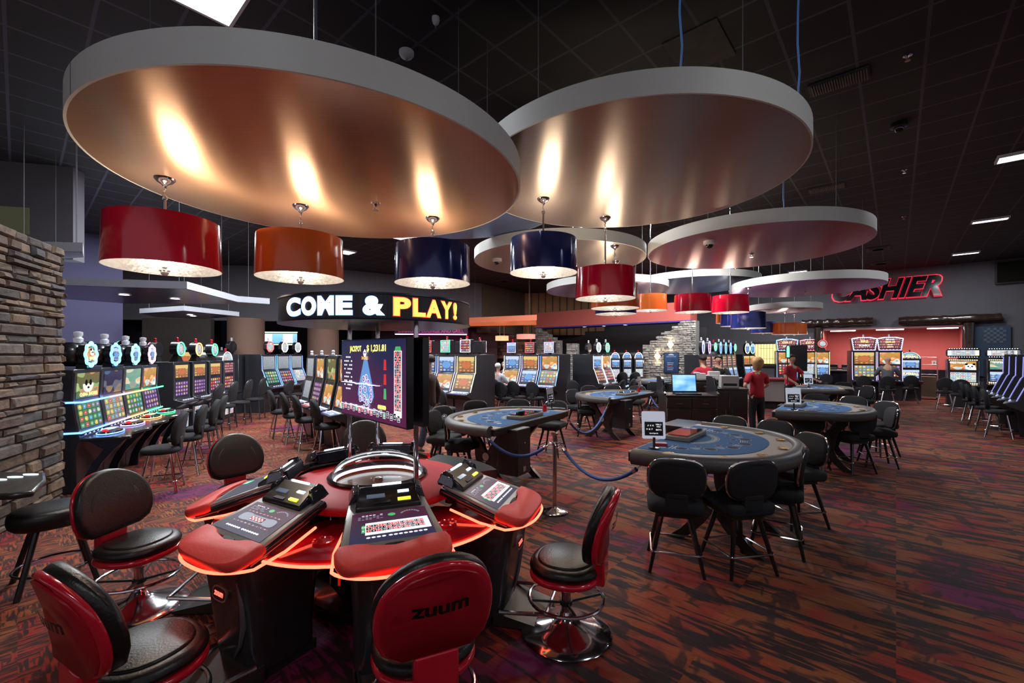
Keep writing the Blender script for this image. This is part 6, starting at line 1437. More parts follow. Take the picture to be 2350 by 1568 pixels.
    for sx in (-1, 1):
        S_, md, E_, md2, Hd = sleeves[sx]; c['s%d' % sx] = (S_, .082, 'upper'); c['m%d' % sx] = (md, .075, 's%d' % sx)
        if long_sleeve: c['e%d' % sx] = (E_, .058, 'm%d' % sx); c['f%d' % sx] = (md2, .050, 'e%d' % sx); c['w%d' % sx] = (tuple(a * .9 + b * .1 for a, b in zip(Hd, E_)), .040, 'f%d' % sx)
        else: c['e%d' % sx] = (tuple(a * .25 + b * .75 for a, b in zip(md, E_)), .066, 'm%d' % sx)
    skin_obj('shirt', c, shirt, t, 'hem')
    l = {'belt': ((0, 0, hz + .10), (.150, .118), None), 'pelvis': ((0, 0, hz + .01), (.165, .128), 'belt')}
    for sx in (-1, 1):
        hip, kn, mdc, an, toe = legs[sx]; hip = (hip[0], hip[1] - (.04 if sit else 0), hip[2] - (.0 if sit else .07)); l['h%d' % sx] = (hip, .100, 'pelvis'); l['k%d' % sx] = (kn, .078, 'h%d' % sx); l['c%d' % sx] = (mdc, .072, 'k%d' % sx); l['a%d' % sx] = (tuple(a * .92 + b * .08 for a, b in zip(an, mdc)), .064, 'c%d' % sx)
    skin_obj('trousers', l, trousers, t, 'belt')
    for sx in (-1, 1):
        an, toe = legs[sx][3], legs[sx][4]; b = MB(); b.at(((an[0] + toe[0]) / 2, (an[1] + toe[1]) / 2 + .01, toe[2] + .005)); b.pad(sup(.10, .28, 2.6, 20), -.04, .045, .03); b.at(); obj('shoe', b, mat('dark_shoe', (.03, .018, .012), .5), t)
    # hair
    if hair:
        b = MB(); rnd = random.Random(int(pos[0] * 100)); cz = nz + .145; vs = []; nu, nk = 22, 12
        rings = []
        for j in range(1, nk):
            ph = PI * j / nk; ring = []
            for i in range(nu):
                a = 2 * PI * i / nu; front = math.sin(a) < -.35
                r = (.100 + rnd.uniform(-.006, .010) * (2 if hairlen else 1)); zz = cz + .105 * math.cos(ph)
                X = r * math.sin(ph) * math.cos(a) * (1 + hairlen * .25 * (1 - math.cos(ph)) / 2); Y_ = r * 1.12 * math.sin(ph) * math.sin(a) + .012
                if ph > PI * .5: zz = cz - (zz < cz) * (cz - zz) * (1 + (hairlen * 1.3 if not front else 0)) * (1 if hairlen else .45)
                if front and ph > PI * .36: Y_ = -.055 + .03; zz = max(zz, cz + .03)
                ring.append((X, ny + Y_, zz))
            rings.append(ring)
        b.loft(rings); hm = mat('hair_%d' % int(haircol[0] * 1000), haircol, .6, noise=.35, scale=60, bump=.8); obj('hair', b, hm, t, ang=80)
    b = MB()
    for sx in (-1, 1): b.ell((sx * .030, ny - .098, nz + .125), (.011, .006, .006), 8, 5)
    b.ell((0, ny - .094, nz + .055), (.024, .006, .006), 8, 5, 1); obj('eyes_and_mouth', b, [mat('eye_dark', (.02, .015, .012), .3), mat('lips', (.35, .10, .09), .5)], t)
    return t
POLO = mat('red_polo', (.42, .010, .028), .8, noise=.15, bump=.1); BTR = mat('black_trousers', (.012, .012, .016), .8); JEAN = mat('blue_jeans', (.05, .08, .14), .85, noise=.3); BLKS = mat('black_shirt', (.015, .015, .018), .8)
q = P(1737, 9.75); person((q.x, q.y), PI + .15, 'person with wavy blond hair in red polo and black trousers, seen from behind', 1.0, POLO, BTR, True, (.42, .24, .10), .95, arms=(((-.10, .0, -.25), (-.03, -.20, -.34)), ((.20, .10, -.24), (.03, .0, -.42))), skin=mat('skin_fair', (.62, .36, .26), .5))
q = P(1622, 11.6); person((q.x, q.y), PI + .2, 'person in red polo with dark hair leaning over the pit counter, back to the lens', 1.04, POLO, BTR, True, (.02, .014, .012), 0, lean=.30, arms=(((-.16, -.08, -.22), (-.04, -.34, -.30)), ((.16, -.08, -.22), (.04, -.34, -.30))))
q = P(1647, 12.5); person((q.x, q.y), -.3, 'person in black shirt facing the red shirted one over the pit counter', 1.02, BLKS, BTR, True, (.025, .018, .014), 0, lean=.18, arms=(((-.12, -.08, -.24), (-.02, -.32, -.32)), ((.14, -.08, -.24), (.02, -.32, -.32))))
q = P(1813, 13.2); person((q.x, q.y), .25, 'smiling dealer in red polo reaching over the far card table', 1.03, POLO, BTR, True, (.02, .014, .012), 0, lean=.10, arms=(((-.12, -.06, -.26), (-.02, -.30, -.42)), ((.12, -.16, -.22), (.22, -.44, -.34))))
q = P(2037, 15.6); person((q.x, q.y), PI - .67, 'bald person in grey shirt seated at a marquee machine, seen from behind', 1.14, mat('grey_shirt', (.12, .13, .15), .85, noise=.15), mat('dark_trousers', (.015, .016, .022), .8), False, sit=True, long_sleeve=True, arms=(((-.12, -.12, -.22), (-.08, -.36, -.20)), ((.12, -.12, -.22), (.06, -.36, -.20))), seat_h=.70)
cq = Vector((q.x, q.y)); o_ = schair(2037, 15.62, nK, 'chair carrying the grey shirted person')
q = P(1143, 14.0); person((q.x, q.y), PI - .6, 'white haired person in pale grey shirt seated before the centre machines', 1.0, mat('pale_shirt', (.45, .45, .48), .85), mat('dark_trousers', (.015, .016, .022), .8), True, (.6, .58, .55), 0, sit=True, long_sleeve=True, arms=(((-.10, -.10, -.24), (-.02, -.32, -.16)), ((.10, -.12, -.22), (.10, -.38, -.12))), seat_h=.60)
schair(1143, 14.03, (-.6, -.8), 'chair carrying the white haired person')
q = P(1129, 15.4); person((q.x, q.y), PI - .6, 'person in dark green top seated behind the white haired one', 1.0, mat('green_shirt', (.02, .06, .05), .85), mat('dark_trousers', (.015, .016, .022), .8), True, (.10, .07, .05), 0, sit=True, arms=(((-.10, -.10, -.24), (-.02, -.32, -.20)), ((.10, -.12, -.22), (.10, -.38, -.20))), seat_h=.60)
schair(1129, 15.43, (-.6, -.8), 'chair carrying the person in dark green')
q = P(1157, 16.3); person((q.x, q.y), -.3, 'grey haired person seated far back facing the lens', 1.0, mat('brown_shirt', (.10, .04, .03), .85), mat('dark_trousers', (.015, .016, .022), .8), True, (.35, .33, .32), 0, sit=True, arms=(((-.10, -.10, -.24), (-.02, -.32, -.20)), ((.10, -.12, -.22), (.10, -.38, -.20))), seat_h=.60)
schair(1157, 16.32, (.3, .95), 'chair carrying the grey haired person far back')
q = P(1325, 18.0); person((q.x, q.y), PI / 2 + .6, 'person in a red shirt and green cap standing beside the hexagon topped machines', 1.03, POLO, BTR, True, (.02, .014, .012), .3, long_sleeve=True, arms=(((-.06, -.16, -.16), (-.04, -.36, .02)), ((.06, -.14, -.20), (.02, -.34, -.06))))
q = P(984, 7.9); person((q.x, q.y), -1.75, 'walking person in jeans and dark jacket behind the chrome pole', 1.03, mat('dark_brown_jacket', (.04, .022, .018), .8), JEAN, True, (.03, .02, .015), 0, long_sleeve=True, stride=.22, arms=(((-.04, .10, -.27), (-.02, .06, -.52)), ((.04, -.08, -.28), (.04, -.22, -.48))))

# ================= pit cabinets =================
WENGE = mat('wenge_laminate', (.030, .018, .017), .35, noise=.2, scale=10)
def cabinet(loc, rz, w, d, h, label, doors, drawers, niche=False):
    t = thing('pit_cabinet', label, 'cabinet', (loc[0], loc[1], 0), rz, 'dark pit cabinets')
    b = MB(); b.box(-w / 2, w / 2, 0, d, .06, h); b.box(-w / 2 + .03, w / 2 - .03, .04, d - .02, 0, .06); b.box(-w / 2 - .015, w / 2 + .015, -.015, d + .01, h, h + .03); obj('body', b, WENGE, t, bevel=.004, bseg=1)
    n = doors
    for i in range(n):
        x0 = -w / 2 + .01 + i * w / n; x1 = -w / 2 - .01 + (i + 1) * w / n; b = MB(); b.box(x0, x1, -.018, 0, .08, h - (.22 if drawers else .04)); dr = obj('door', b, WENGE, t, bevel=.003, bseg=1)
        hx = (x1 - .05) if i % 2 == 0 else (x0 + .05); b = MB(); b.tube([(hx, -.018, h * .52), (hx, -.045, h * .53), (hx, -.045, h * .63), (hx, -.018, h * .64)], .006, 6); obj('handle', b, CHROME, dr)
    if drawers:
        for i in range(n):
            x0 = -w / 2 + .01 + i * w / n; x1 = -w / 2 - .01 + (i + 1) * w / n; b = MB(); b.box(x0, x1, -.018, 0, h - .20, h - .02); dr = obj('drawer', b, WENGE, t, bevel=.003, bseg=1)
            b = MB(); c = (x0 + x1) / 2; b.tube([(c - .06, -.018, h - .12), (c - .055, -.045, h - .12), (c + .055, -.045, h - .12), (c + .06, -.018, h - .12)], .006, 6); b.cyl((c, -.018, h - .07), (c, -.026, h - .07), .010, n=10); obj('handle', b, CHROME, dr)
    if niche:
        b = MB(); b.box(-w / 2 + .16, -w / 2 + .34, -.022, -.018, .42, .54); nn = obj('vent_slot', b, mat('slot_black', (.002, .002, .002), .6), t, flat=True)
        b = MB()
        for i in range(4): b.loft([[(-w / 2 + .17 + i * .04, -.03, .43), (-w / 2 + .19 + i * .04, -.03, .43), (-w / 2 + .19 + i * .04, -.022, .43), (-w / 2 + .17 + i * .04, -.022, .43)], [(-w / 2 + .19 + i * .04, -.03, .50), (-w / 2 + .22 + i * .04, -.03, .50), (-w / 2 + .22 + i * .04, -.022, .50), (-w / 2 + .19 + i * .04, -.022, .50)]])
        obj('folders', b, BLACKP, nn, flat=True)
    return t
CA = (3.28, 7.95); rC = -.10
cabinet(CA, rC, .90, .62, 1.06, 'pit cabinet carrying the open laptop, two doors and two drawers', 2, True, True)
q = P(1672, 9.0); cabinet((q.x, q.y), -.25, .72, .60, 1.10, 'pit cabinet right of the laptop one, chrome handles', 2, False)
q = P(1632, 10.0); cabinet((q.x, q.y), -.2, 1.0, .60, 1.22, 'taller pit cabinet carrying the white boxes', 2, False)
def cs(x, y): c, s = math.cos(rC), math.sin(rC); return (CA[0] + c * x - s * y, CA[1] + s * x + c * y)
b = MB()   # curved side guard of the laptop cabinet
p = cs(-.47, .0); o = [(0, 1.09), (0, 1.12)] + [(.10 + .22 * (1 - math.cos(PI / 2 * i / 8)), 1.16 + .26 * math.sin(PI / 2 * i / 8)) for i in range(9)] + [(.60, 1.42), (.60, 1.09)]
b.prism(o, -.02, .02, 'x'); solid('side_guard', 'curved black guard panel at the left of the laptop', 'panel', b, BLACKP, (p[0], p[1], 0), rC, bevel=.004)
p = cs(.47, .0); b = MB(); b.prism(o, -.02, .02, 'x'); solid('side_guard', 'curved black guard panel at the right of the laptop', 'panel', b, BLACKP, (p[0], p[1], 0), rC, bevel=.004)
p = cs(-.03, .18); t = thing('laptop', 'open laptop with plain light blue screen on the pit cabinet', 'laptop', (p[0], p[1], 1.092), rC)
b = MB(); b.box(-.225, .225, -.12, .16, 0, .022); kb = obj('base', b, BLACKP, t, bevel=.004)
b = MB()
for r in range(5):
    for c in range(14): b.box(-.20 + c * .0285, -.176 + c * .0285, -.02 + r * .028, .002 + r * .028, .022, .026)
obj('key', b, mat('key_black', (.02, .02, .02), .5), kb, flat=True)
b = MB(); b.M = Matrix.Translation((0, .16, .02)) @ Euler((math.radians(-10), 0, 0)).to_matrix().to_4x4(); b.box(-.23, .23, 0, .015, 0, .36); ld = obj('lid', b, BLACKP, t, bevel=.004)
lm_, N, L, p_ = nt('laptop_screen'); tc = N.new('ShaderNodeTexCoord'); gr = N.new('ShaderNodeTexNoise'); gr.inputs['Scale'].default_value = 1.2; L.new(tc.outputs['Generated'], gr.inputs['Vector']); rr = ramp(N, [(.35, (.10, .35, .75)), (.65, (.45, .75, .95))]); L.new(gr.outputs[0], rr.inputs[0]); L.new(rr.outputs[0], p_.inputs['Emission Color']); p_.inputs['Emission Strength'].default_value = 1.3; p_.inputs['Base Color'].default_value = (.02, .05, .1, 1)
b = MB(); b.M = Matrix.Translation((0, .16, .02)) @ Euler((math.radians(-10), 0, 0)).to_matrix().to_4x4(); b.box(-.212, .212, -.002, 0, .03, .335); obj('screen', b, lm_, ld, flat=True)
q = P(1606, 10.05)
for i, (dx, dz, w, h) in enumerate(((-.10, 0, .12, .16), (.0, .0, .12, .14), (.18, 0, .26, .09), (.22, .09, .24, .09), (.34, .0, .22, .09))):
    b = MB(); b.box(-w / 2, w / 2, -.09, .09, 0, h); solid('white_box', ['leftmost upright white box on the tall pit cabinet', 'second upright white box on the tall pit cabinet', 'flat white box on the tall pit cabinet, under another', 'flat white box stacked on top of another', 'flat white box at the right end of the tall pit cabinet'][i], 'box', b, WHITEP, (q.x + .16 + dx * 1.25, q.y + .25, 1.251 + dz + 0.002), -.2, bevel=.004)
q = P(1672, 9.2); t = thing('receipt_printer', 'pale grey printer on the right pit cabinet', 'printer', (q.x, q.y, 1.131), -.25)
b = MB(); b.prism([(-.14, 0), (.14, 0), (.14, .20), (.08, .26), (-.14, .26)], -.17, .17, 'x'); obj('body', b, mat('printer_grey', (.5, .5, .5), .5), t, bevel=.012)
b = MB(); b.box(-.13, .13, -.145, -.14, .05, .10); obj('paper_slot', b, BLACKM, t, flat=True)
q = G(1462, 975, .85) if 0 else P(1460, 6.3); 
t = thing('side_shelf', 'low dark shelf unit left of the nearest table\'s chip tray', 'shelf', (2.5, 6.35, 0), .85)
b = MB(); b.box(-.35, .35, -.22, .22, .80, .84); b.box(-.30, .30, -.18, .18, .45, .48); obj('shelf_board', b, WENGE, t, bevel=.004)
for sx in (-1, 1):
    for sy in (-1, 1): b = MB(); b.box(sx * .31 - .02, sx * .31 + .02, sy * .18 - .02, sy * .18 + .02, 0, .80); obj('leg', b, WENGE, t)
# pale dealer pit counter behind the blond person
q = P(1765, 14.6); t = thing('roulette_game_table', 'pale fronted game table with dark red top behind the blond person', 'card table', (q.x, q.y, 0), -.35)
b = MB(); b.box(-.55, .8, 0, .8, .25, .95); obj('front', b, mat('pale_laminate', (.35, .33, .32), .5), t, bevel=.01)
b = MB(); b.pad([(x + .12, y + .4) for x, y in rrect(1.5, 1.0, .12)], .95, 1.02, .03); obj('top', b, mat('dark_red_felt', (.20, .02, .03), .8), t)
b = MB(); b.box(-.4, .65, .15, .65, 0, .25); obj('base', b, BLACKM, t)
# tall dark board behind the dealer (back of a limit display)
q = P(1833, 15.0); t = thing('display_board', 'tall black board back behind the dealer', 'board', (q.x, q.y, 0), -.3)
b = MB(); b.box(-.26, .26, 0, .08, ZP(852, 15.0), ZP(792, 15.0)); obj('panel', b, BLACKP, t, bevel=.006); b = MB(); b.cyl((0, .04, 0), (0, .04, ZP(852, 15)), .025); b.lathe([(.2, 0), (.2, .02), (.03, .04)], 20, c=(0, .04)); obj('stand', b, BLACKM, t)
q = P(1810, 12.6); t = thing('game_sign', 'arched sign with green glow above the dealer\'s head, on a thin pole', 'table sign', (q.x - .02, q.y, 0), .15)
b = MB(); zs = ZP(822, 12.6); b.prism([(x, z) for x, z in [(.065 * math.cos(PI * i / 10), zs + .27 + .12 * math.sin(PI * i / 10)) for i in range(11)] + [(-.065, zs), (.065, zs)]], 0, .02, 'y'); obj('casing', b, BLACKP, t)
b = MB(); b.prism([(x, z) for x, z in [(.048 * math.cos(PI * i / 10), zs + .26 + .10 * math.sin(PI * i / 10)) for i in range(11)] + [(-.048, zs + .02), (.048, zs + .02)]], -.004, 0, 'y'); obj('lit_face', b, glow('green_sign', (.25, .75, .5), 1.6), t); b = MB(); b.cyl((0, .02, 0), (0, .02, zs), .012); b.lathe([(.12, 0), (.12, .012), (.015, .02)], 18, c=(0, .02)); obj('pole', b, BLACKM, t)

# ================= cashier wall dressings =================
rW = math.atan2(-V.y, -V.x) # local x runs to the right along the wall, -Y towards the room
def on_wall(px, u=23.95): k = (px - 1175) / F; Y = u / (.661 * k + .75); return P(px, Y)
cq = on_wall(2040, 23.93); wl = thing('cashier_sign', 'large slanted black CASHIER lettering with red halo on the grey wall', 'sign', (cq.x, cq.y, 0), rW)
zc = ZP(662, cq.y); A_, B_ = on_wall(1907), on_wall(2176); Ln = (B_ - A_).length; mid = (A_ + B_) / 2; wl.location = (mid.x, mid.y, 0); zc = 1.85 + (812 - 664) / F * mid.y
dz = .0
b = MB(); put_text(b, 'CASHIER', 0, zc, .90, Ln * .98, 'xz', -.03, bold=.06, ext=.05, shear=.28); obj('red_halo', b, glow('red_halo', (1., .03, .08), .8), wl, flat=True)
b = MB(); put_text(b, 'CASHIER', 0, zc, .82, Ln * .95, 'xz', -.12, bold=.045, ext=.06, shear=.28); obj('black_letters', b, mat('black_gloss_letter', (.006, .006, .008), .12, coat=.5), wl, flat=True)
light('AREA', 'halo_light', (0, -.35, zc), 14, (1, .05, .1), Ln, .5, rot=(-PI / 2, 0, 0), parent=wl) if 0 else None
# log beams
LOG = mat('dark_varnished_log', (.030, .018, .012), .18, coat=.5, noise=.5, scale=5, bump=.8)
def log(pa, pb, z, r, label, u=23.8):
    a = on_wall(pa, u); c = on_wall(pb, u); b = MB(); n = 26; rnd = random.Random(pa); d = c - a
    b.tube([(d.x * i / n + rnd.uniform(-.015, .015), d.y * i / n, rnd.uniform(-.015, .015)) for i in range(n + 1)], [r * rnd.uniform(.9, 1.08) for _ in range(n + 1)], 14); solid('log_beam', label, 'log', b, LOG, (a.x, a.y, z), 0, group='varnished logs over the cashier recess')
log(1840, 2003, 3.22, .17, 'varnished log beam left of the gap over the recess'); log(2062, 2298, 3.18, .17, 'varnished log beam right of the gap over the recess')
for px, lab in ((1877, 'upright log post left of the recess'), (2224, 'upright log post right of the recess')):
    a = on_wall(px, 23.75); b = MB(); rnd = random.Random(px); b.tube([(rnd.uniform(-.01, .01), rnd.uniform(-.01, .01), 3.02 * i / 12) for i in range(13)], [.15 * rnd.uniform(.9, 1.1) for _ in range(13)], 12); solid('log_post', lab, 'log', b, LOG, (a.x, a.y, 0), 0)
# recess: lights, counter, monitors, trolley
for s, lab in ((1.8, 'tube light at the left of the salmon recess'), (.2, 'tube light in the middle of the salmon recess'), (-1.4, 'tube light at the right of the salmon recess')):
    c = U * 24.6 + V * s; t = thing('tube_light', lab, 'ceiling light', (c.x, c.y, 2.90), rW, 'tube lights in the salmon recess'); b = MB(); b.box(-.5, .5, -.05, .05, 0, .07); obj('housing', b, WHITEP, t); b = MB(); b.tube([(-.45, 0, -.02), (.45, 0, -.02)], .025, 8); obj('tube', b, glow('tube_glow', (1., .93, .85), 6.), t)
    light('AREA', 'tube_lamp', (0, 0, -.06), 42, (1., .86, .76), .9, .15, parent=t)
c = U * 24.2 + V * 1.55; t = thing('cashier_counter', 'black stone cashier counter in the recess', 'counter', (c.x, c.y, 0), rW)
b = MB(); b.box(-.9, 1.1, .1, .8, 0, 1.08); obj('front', b, mat('black_marble', (.02, .02, .03), .1, noise=.6, scale=6), t); b = MB(); b.box(-.98, 1.18, .02, .88, 1.08, 1.13); obj('top', b, mat('pale_edge', (.35, .32, .32), .4), t)
for x, w, h, lab in ((.55, .52, .36, 'flat monitor on the cashier counter'),):
    p = Vector((c.x, c.y)) + Vector((math.cos(rW), math.sin(rW))) * x + Vector((-math.sin(rW), math.cos(rW))) * .5; t = thing('monitor', lab, 'monitor', (p.x, p.y, 1.13), rW); b = MB(); b.box(-w / 2, w / 2, 0, .03, .1, .1 + h); obj('screen', b, BLACKP, t); b = MB(); b.cyl((0, .02, 0), (0, .02, .12), .02); b.box(-.12, .12, -.06, .1, 0, .012); obj('stand', b, BLACKM, t)
for x, w, lab in ((-.65, .42, 'black printer at the left of the cashier counter'), (-.15, .30, 'small black machine on the cashier counter')):
    p = Vector((c.x, c.y)) + Vector((math.cos(rW), math.sin(rW))) * x + Vector((-math.sin(rW), math.cos(rW))) * .4; t = thing('office_printer', lab, 'printer', (p.x, p.y, 1.13), rW); b = MB(); b.box(-w / 2, w / 2, 0, .35, 0, .24); obj('body', b, BLACKP, t, bevel=.02); b = MB(); b.box(-w / 2 + .04, w / 2 - .04, -.04, 0, .06, .09); obj('tray', b, SILVER, t)
for s, z, lab in ((-.75, 1.45, 'pale wall socket, left of three on the salmon wall'), (-1.25, 1.45, 'pale wall socket, middle of three on the salmon wall'), (-1.85, 1.45, 'pale wall socket, right of three on the salmon wall')):
    c2 = U * 26.58 + V * s; t = thing('wall_socket', lab, 'socket', (c2.x, c2.y, z), rW); b = MB(); b.box(-.07, .07, -.015, 0, -.09, .09); obj('plate', b, WHITEP, t, bevel=.004); b = MB(); b.box(-.03, .03, -.018, -.015, -.05, .05); obj('outlet', b, SILVER, t)
c2 = on_wall(2128, 24.7); t = thing('hand_trolley', 'tall metal trolley with boxes at the right of the recess', 'trolley', (c2.x, c2.y, 0), rW)
b = MB()
for x in (-.3, .3): b.cyl((x, 0, .1), (x, 0, 1.75), .018)
for z in (.5, 1.0, 1.4, 1.7): b.cyl((-.3, 0, z), (.3, 0, z), .012)
obj('frame', b, SILVER, t); b = MB(); b.box(-.32, .32, -.45, .05, .08, .12); obj('platform', b, SILVER, t)
for x in (-.28, .28): b = MB(); b.cyl((x - .02, .02, .07), (x + .02, .02, .07), .07, n=16); obj('wheel', b, BLACKM, t)
b = MB(); b.box(-.25, .25, -.38, -.03, 0, .8); solid('carton', 'brown carton stack standing on the trolley', 'box', b, mat('carton_brown', (.16, .10, .07), .8), (c2.x, c2.y, .121), rW, bevel=.01)
# blue panel with lattice, right of the recess; dark screen high at the right
a = on_wall(2262, 23.9); t = thing('lattice_panel', 'dark blue panel with pale lattice squares right of the recess', 'panel', (a.x, a.y, 0), rW)
b = MB(); b.box(-.62, .62, -.03, 0, 1.0, 2.9); obj('panel', b, mat('blue_panel', (.025, .05, .09), .5), t)
b = MB()
for i in range(7):
    for j in range(7):
        if (i + j) % 2: b.box(-.05 + i * .08, .03 + i * .08, -.04, -.03, 2.25 + j * .08, 2.33 + j * .08)
obj('lattice', b, mat('lattice_grey', (.09, .11, .14), .5), t, flat=True)
a = on_wall(2330, 23.9); t = thing('wall_screen', 'dark framed screen high on the wall at the right edge', 'screen', (a.x, a.y, ZP(650, a.y)), rW); b = MB(); b.box(-.5, 1.2, -.06, 0, 0, .85); obj('frame', b, mat('screen_frame_dark', (.02, .015, .015), .4), t, bevel=.01); b = MB(); b.box(-.45, 1.15, -.065, -.06, .05, .8); obj('screen', b, mat('screen_dead', (.012, .012, .01), .1), t)
# lit window with booth desk on the back wall
a = on_wall(1760, 23.9); z0, z1 = ZP(835, a.y), ZP(790, a.y)
b = MB(); b.box(-.52, .52, -.02, 0, z0, z1); struct('window_2', b, mat('lit_yellow_shade', (.7, .55, .25), .7, emit=(1., .78, .35), es=.9, noise=.15, scale=3), (a.x, a.y, 0), rW)
b = MB()
for i in range(9): b.box(-.5 + i * .125 - .006, -.5 + i * .125 + .006, -.035, -.02, z0, z1)
for z in (z0 + .25, z1 - .2): b.box(-.3, .3, -.035, -.02, z - .006, z + .006)
struct('trim_5', b, mat('brass_bar', (.4, .28, .10), .4, .6), (a.x, a.y, 0), rW)
b = MB(); b.box(-.62, .62, -.05, 0, z1, z1 + .12); b.box(-.62, -.52, -.05, 0, z0 - .1, z1); b.box(.52, .62, -.05, 0, z0 - .1, z1); b.box(-.62, .62, -.14, 0, z0 - .12, z0); struct('trim_6', b, WENGE, (a.x, a.y, 0), rW)

# ================= stone wall dressings =================
A2, B2, rS, LwS = STW
def on_stone(px): k = (px - 1175) / F; Y = 17.75 / (.661 * k + .75); return P(px, Y)
for px, py, lab in ((1510, 818, 'diamond wall sconce, lower left of the two on the stone wall'), (1540, 791, 'diamond wall sconce, upper right of the two on the stone wall')):
    a = on_stone(px); t = thing('wall_sconce', lab, 'wall lamp', (a.x, a.y, ZP(py, a.y)), rS, 'diamond wall sconces')
    b = MB(); pts = [(0, .19), (.15, 0), (0, -.19), (-.15, 0)]
    vs = [(x, -.07, z) for x, z in pts] + [(0, -.17, 0)]; b.add(vs, [(0, 1, 4), (1, 2, 4), (2, 3, 4), (3, 0, 4)]); vs = [(x * .95, -.065, z * .95) for x, z in pts]; b.add(vs, [(0, 1, 2, 3)]); obj('shade', b, mat('frosted_shade', (.7, .62, .5), .5, emit=(1., .8, .55), es=.7), t, flat=True)
    b = MB(); b.box(-.06, .06, -.07, -.04, -.08, .08); obj('backplate', b, SILVER, t)
    light('POINT', 'sconce_lamp', (0, -.12, .24), 3, (1., .78, .5), .04, parent=t); light('POINT', 'sconce_lamp', (0, -.12, -.24), 3, (1., .78, .5), .04, parent=t)
a = on_stone(1542); z0, z1 = ZP(857, a.y), ZP(809, a.y); w = .62
t = thing('framed_poster', 'dark blue poster in a black frame on the stone wall', 'poster', (a.x, a.y, 0), rS)
b = MB(); b.box(-w / 2, w / 2, -.08, -.05, z0, z1); obj('frame', b, BLACKP, t, bevel=.006)
b = MB(); b.box(-w / 2 + .03, w / 2 - .03, -.083, -.08, z0 + .03, z1 - .03); pr = obj('print', b, screen_mat('poster_print', 'plain', (.01, .03, .12), (.05, .15, .40), [(1, 1, 1)], .5, 2, 2, seed=3.), t, flat=True)
b = MB(); put_text(b, 'Diamond Grill', 0, z1 - .17, .06, w * .6, off=-.086, res=2)
for i in range(5): b.add([(x, -.086, z) for x, z in ((-.16, z0 + .42 - i * .07), (.10 - .02 * (i % 3), z0 + .42 - i * .07), (.10 - .02 * (i % 3), z0 + .44 - i * .07), (-.16, z0 + .44 - i * .07))], [(0, 1, 2, 3)], 1 if i == 2 else 0)
b.add([(0 + .12 * math.cos(PI * i / 8), -.086, z1 - .12 + .06 * math.sin(PI * i / 8)) for i in range(9)], [tuple(range(9))], 0); obj('print_graphic', b, [mat('print_pale', (.30, .36, .45), .6), mat('print_red', (.5, .08, .05), .6)], pr, flat=True)

# ================= lounge at the back =================
q = P(990, 21.0); t = thing('lounge_sign', 'violet underlit lettering sign reading LOUNGE AND GRILL behind the LED ring', 'sign', (q.x, q.y, 0), .12)
zz = ZP(762, 21.0); b = MB(); b.box(-1.75, 1.75, 0, .15, zz - .1, zz + .22); obj('board', b, mat('sign_board', (.10, .035, .09), .5), t)
b = MB(); put_text(b, 'DIAMOND LOUNGE AND GRILL', -.0, zz + .05, .17, 3.1, off=-.02, bold=.02, res=2); obj('sign_lettering', b, mat('sign_letters', (.30, .10, .20), .4, emit=(.9, .1, .4), es=.3), t, flat=True)
b = MB(); b.tube([(-1.7, -.04, zz - .12), (-.9, -.04, zz - .12)], .025, 6); obj('light_strip', b, EDGE['white'], t); b = MB(); b.tube([(-.9, -.04, zz - .12), (1.7, -.04, zz - .12)], .025, 6); obj('light_strip', b, glow('magenta_strip', (1., .2, .8), 5.), t)
b = MB(); b.box(-3.0, 3.2, .4, .6, 0, zz + .3); struct('wall_lounge', b, mat('dark_wine_wall', (.05, .015, .022), .7), (q.x, q.y + .4, 0), .12)
b = MB()
rnd = random.Random(4)
for r in range(7):
    x = -2.2
    while x < 2.0:
        l = rnd.uniform(.4, 1.1); b.box(x, min(2, x + l - .02), rnd.uniform(-.05, 0), .05, 1.6 + r * .18, 1.76 + r * .18, rnd.randrange(3)); x += l
q = P(1130, 23.0); struct('wall_plank', b, [mat('plank_dark', (.05, .018, .012), .6), mat('plank_rust', (.16, .05, .025), .6), mat('plank_tan', (.22, .10, .05), .6)], (q.x, q.y, 0), .0, flat=True)
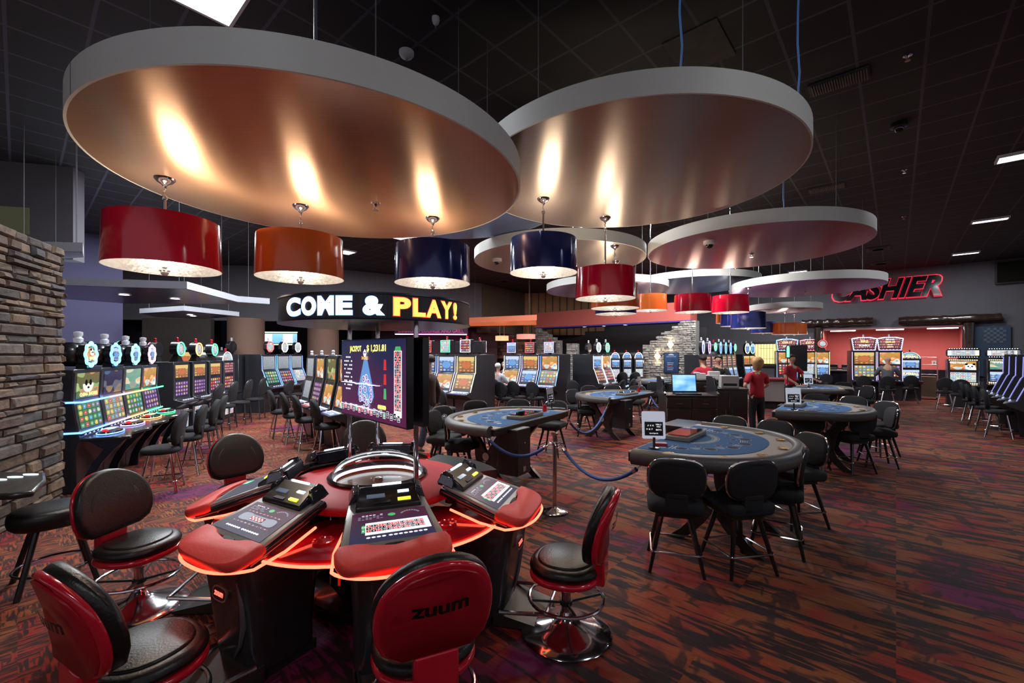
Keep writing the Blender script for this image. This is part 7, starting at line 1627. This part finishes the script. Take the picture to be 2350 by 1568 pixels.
for px, py, Y, w, h, lab in ((1152, 782, 20.5, .62, .22, 'cluster chandelier shade left in the far lounge'), (1207, 778, 21.0, .9, .22, 'pale pink drum shade right in the far lounge')):
    q = P(px, Y); z = ZP(py, Y); t = thing('lounge_pendant', lab, 'pendant lamp', (q.x, q.y, z), 0)
    b = MB(); b.lathe([(w / 2, 0), (w / 2, h)], 24, caps=False); obj('shade', b, mat('warm_shade', (.6, .42, .25), .6, emit=(1., .62, .3), es=.9, noise=.5, scale=10) if w < .8 else mat('pink_shade', (.7, .35, .3), .6, emit=(1., .45, .35), es=.6), t)
    b = MB(); b.cyl((-.1, 0, h), (-.1, 0, 1.0), .012, n=6); b.cyl((.1, 0, h), (.1, 0, 1.0), .012, n=6); obj('stem', b, BRASS, t)
# big double screen and red panel far left
q = P(641, 23.0); t = thing('wide_video_sign', 'wide bright blue video sign far behind the hexagon topped machines', 'display', (q.x, q.y, 0), .1)
z0, z1 = ZP(789, 23.0), ZP(765, 23.0); b = MB(); b.box(-.92, .92, 0, .1, z0, z1); obj('casing', b, BLACKP, t); b = MB(); b.box(-.9, .9, -.02, 0, z0 + .02, z1 - .02); sc = obj('screen', b, screen_mat('video_blue', 'plain', (.15, .45, .9), (.3, .65, 1.), [(1, 1, 1)], 1.4, 3, 1), t, flat=True)
b = MB()
for x in (-.62, .42): b.box(x - .22, x + .26, -.03, -.02, z0 + .05, z1 - .05)
obj('image_tile', b, glow('image_white', (.95, .95, 1.), 2.), sc, flat=True); b = MB(); b.box(-.92, .92, -.04, 0, z1 + .02, z1 + .07); b.box(-.92, .92, -.04, 0, z0 - .07, z0 - .02); obj('light_strip', b, glow('lime_strip', (.8, 1., .4), 3.), t)
# distant machine tops along the far left room
for i, (px, Y, lab) in enumerate(((425, 14.4, 'distant machine glowing behind the ring topped row, left'), (468, 14.8, 'distant machine glowing behind the ring topped row, middle'), (508, 15.3, 'distant machine glowing behind the ring topped row, right'))):
    q = P(px, Y); slot((q.x, q.y), .5, lab, 'distant machines behind the ring topped row', w=.40, d=.6, prof='tall', low='white', up='gold', top=None, edge='violet')
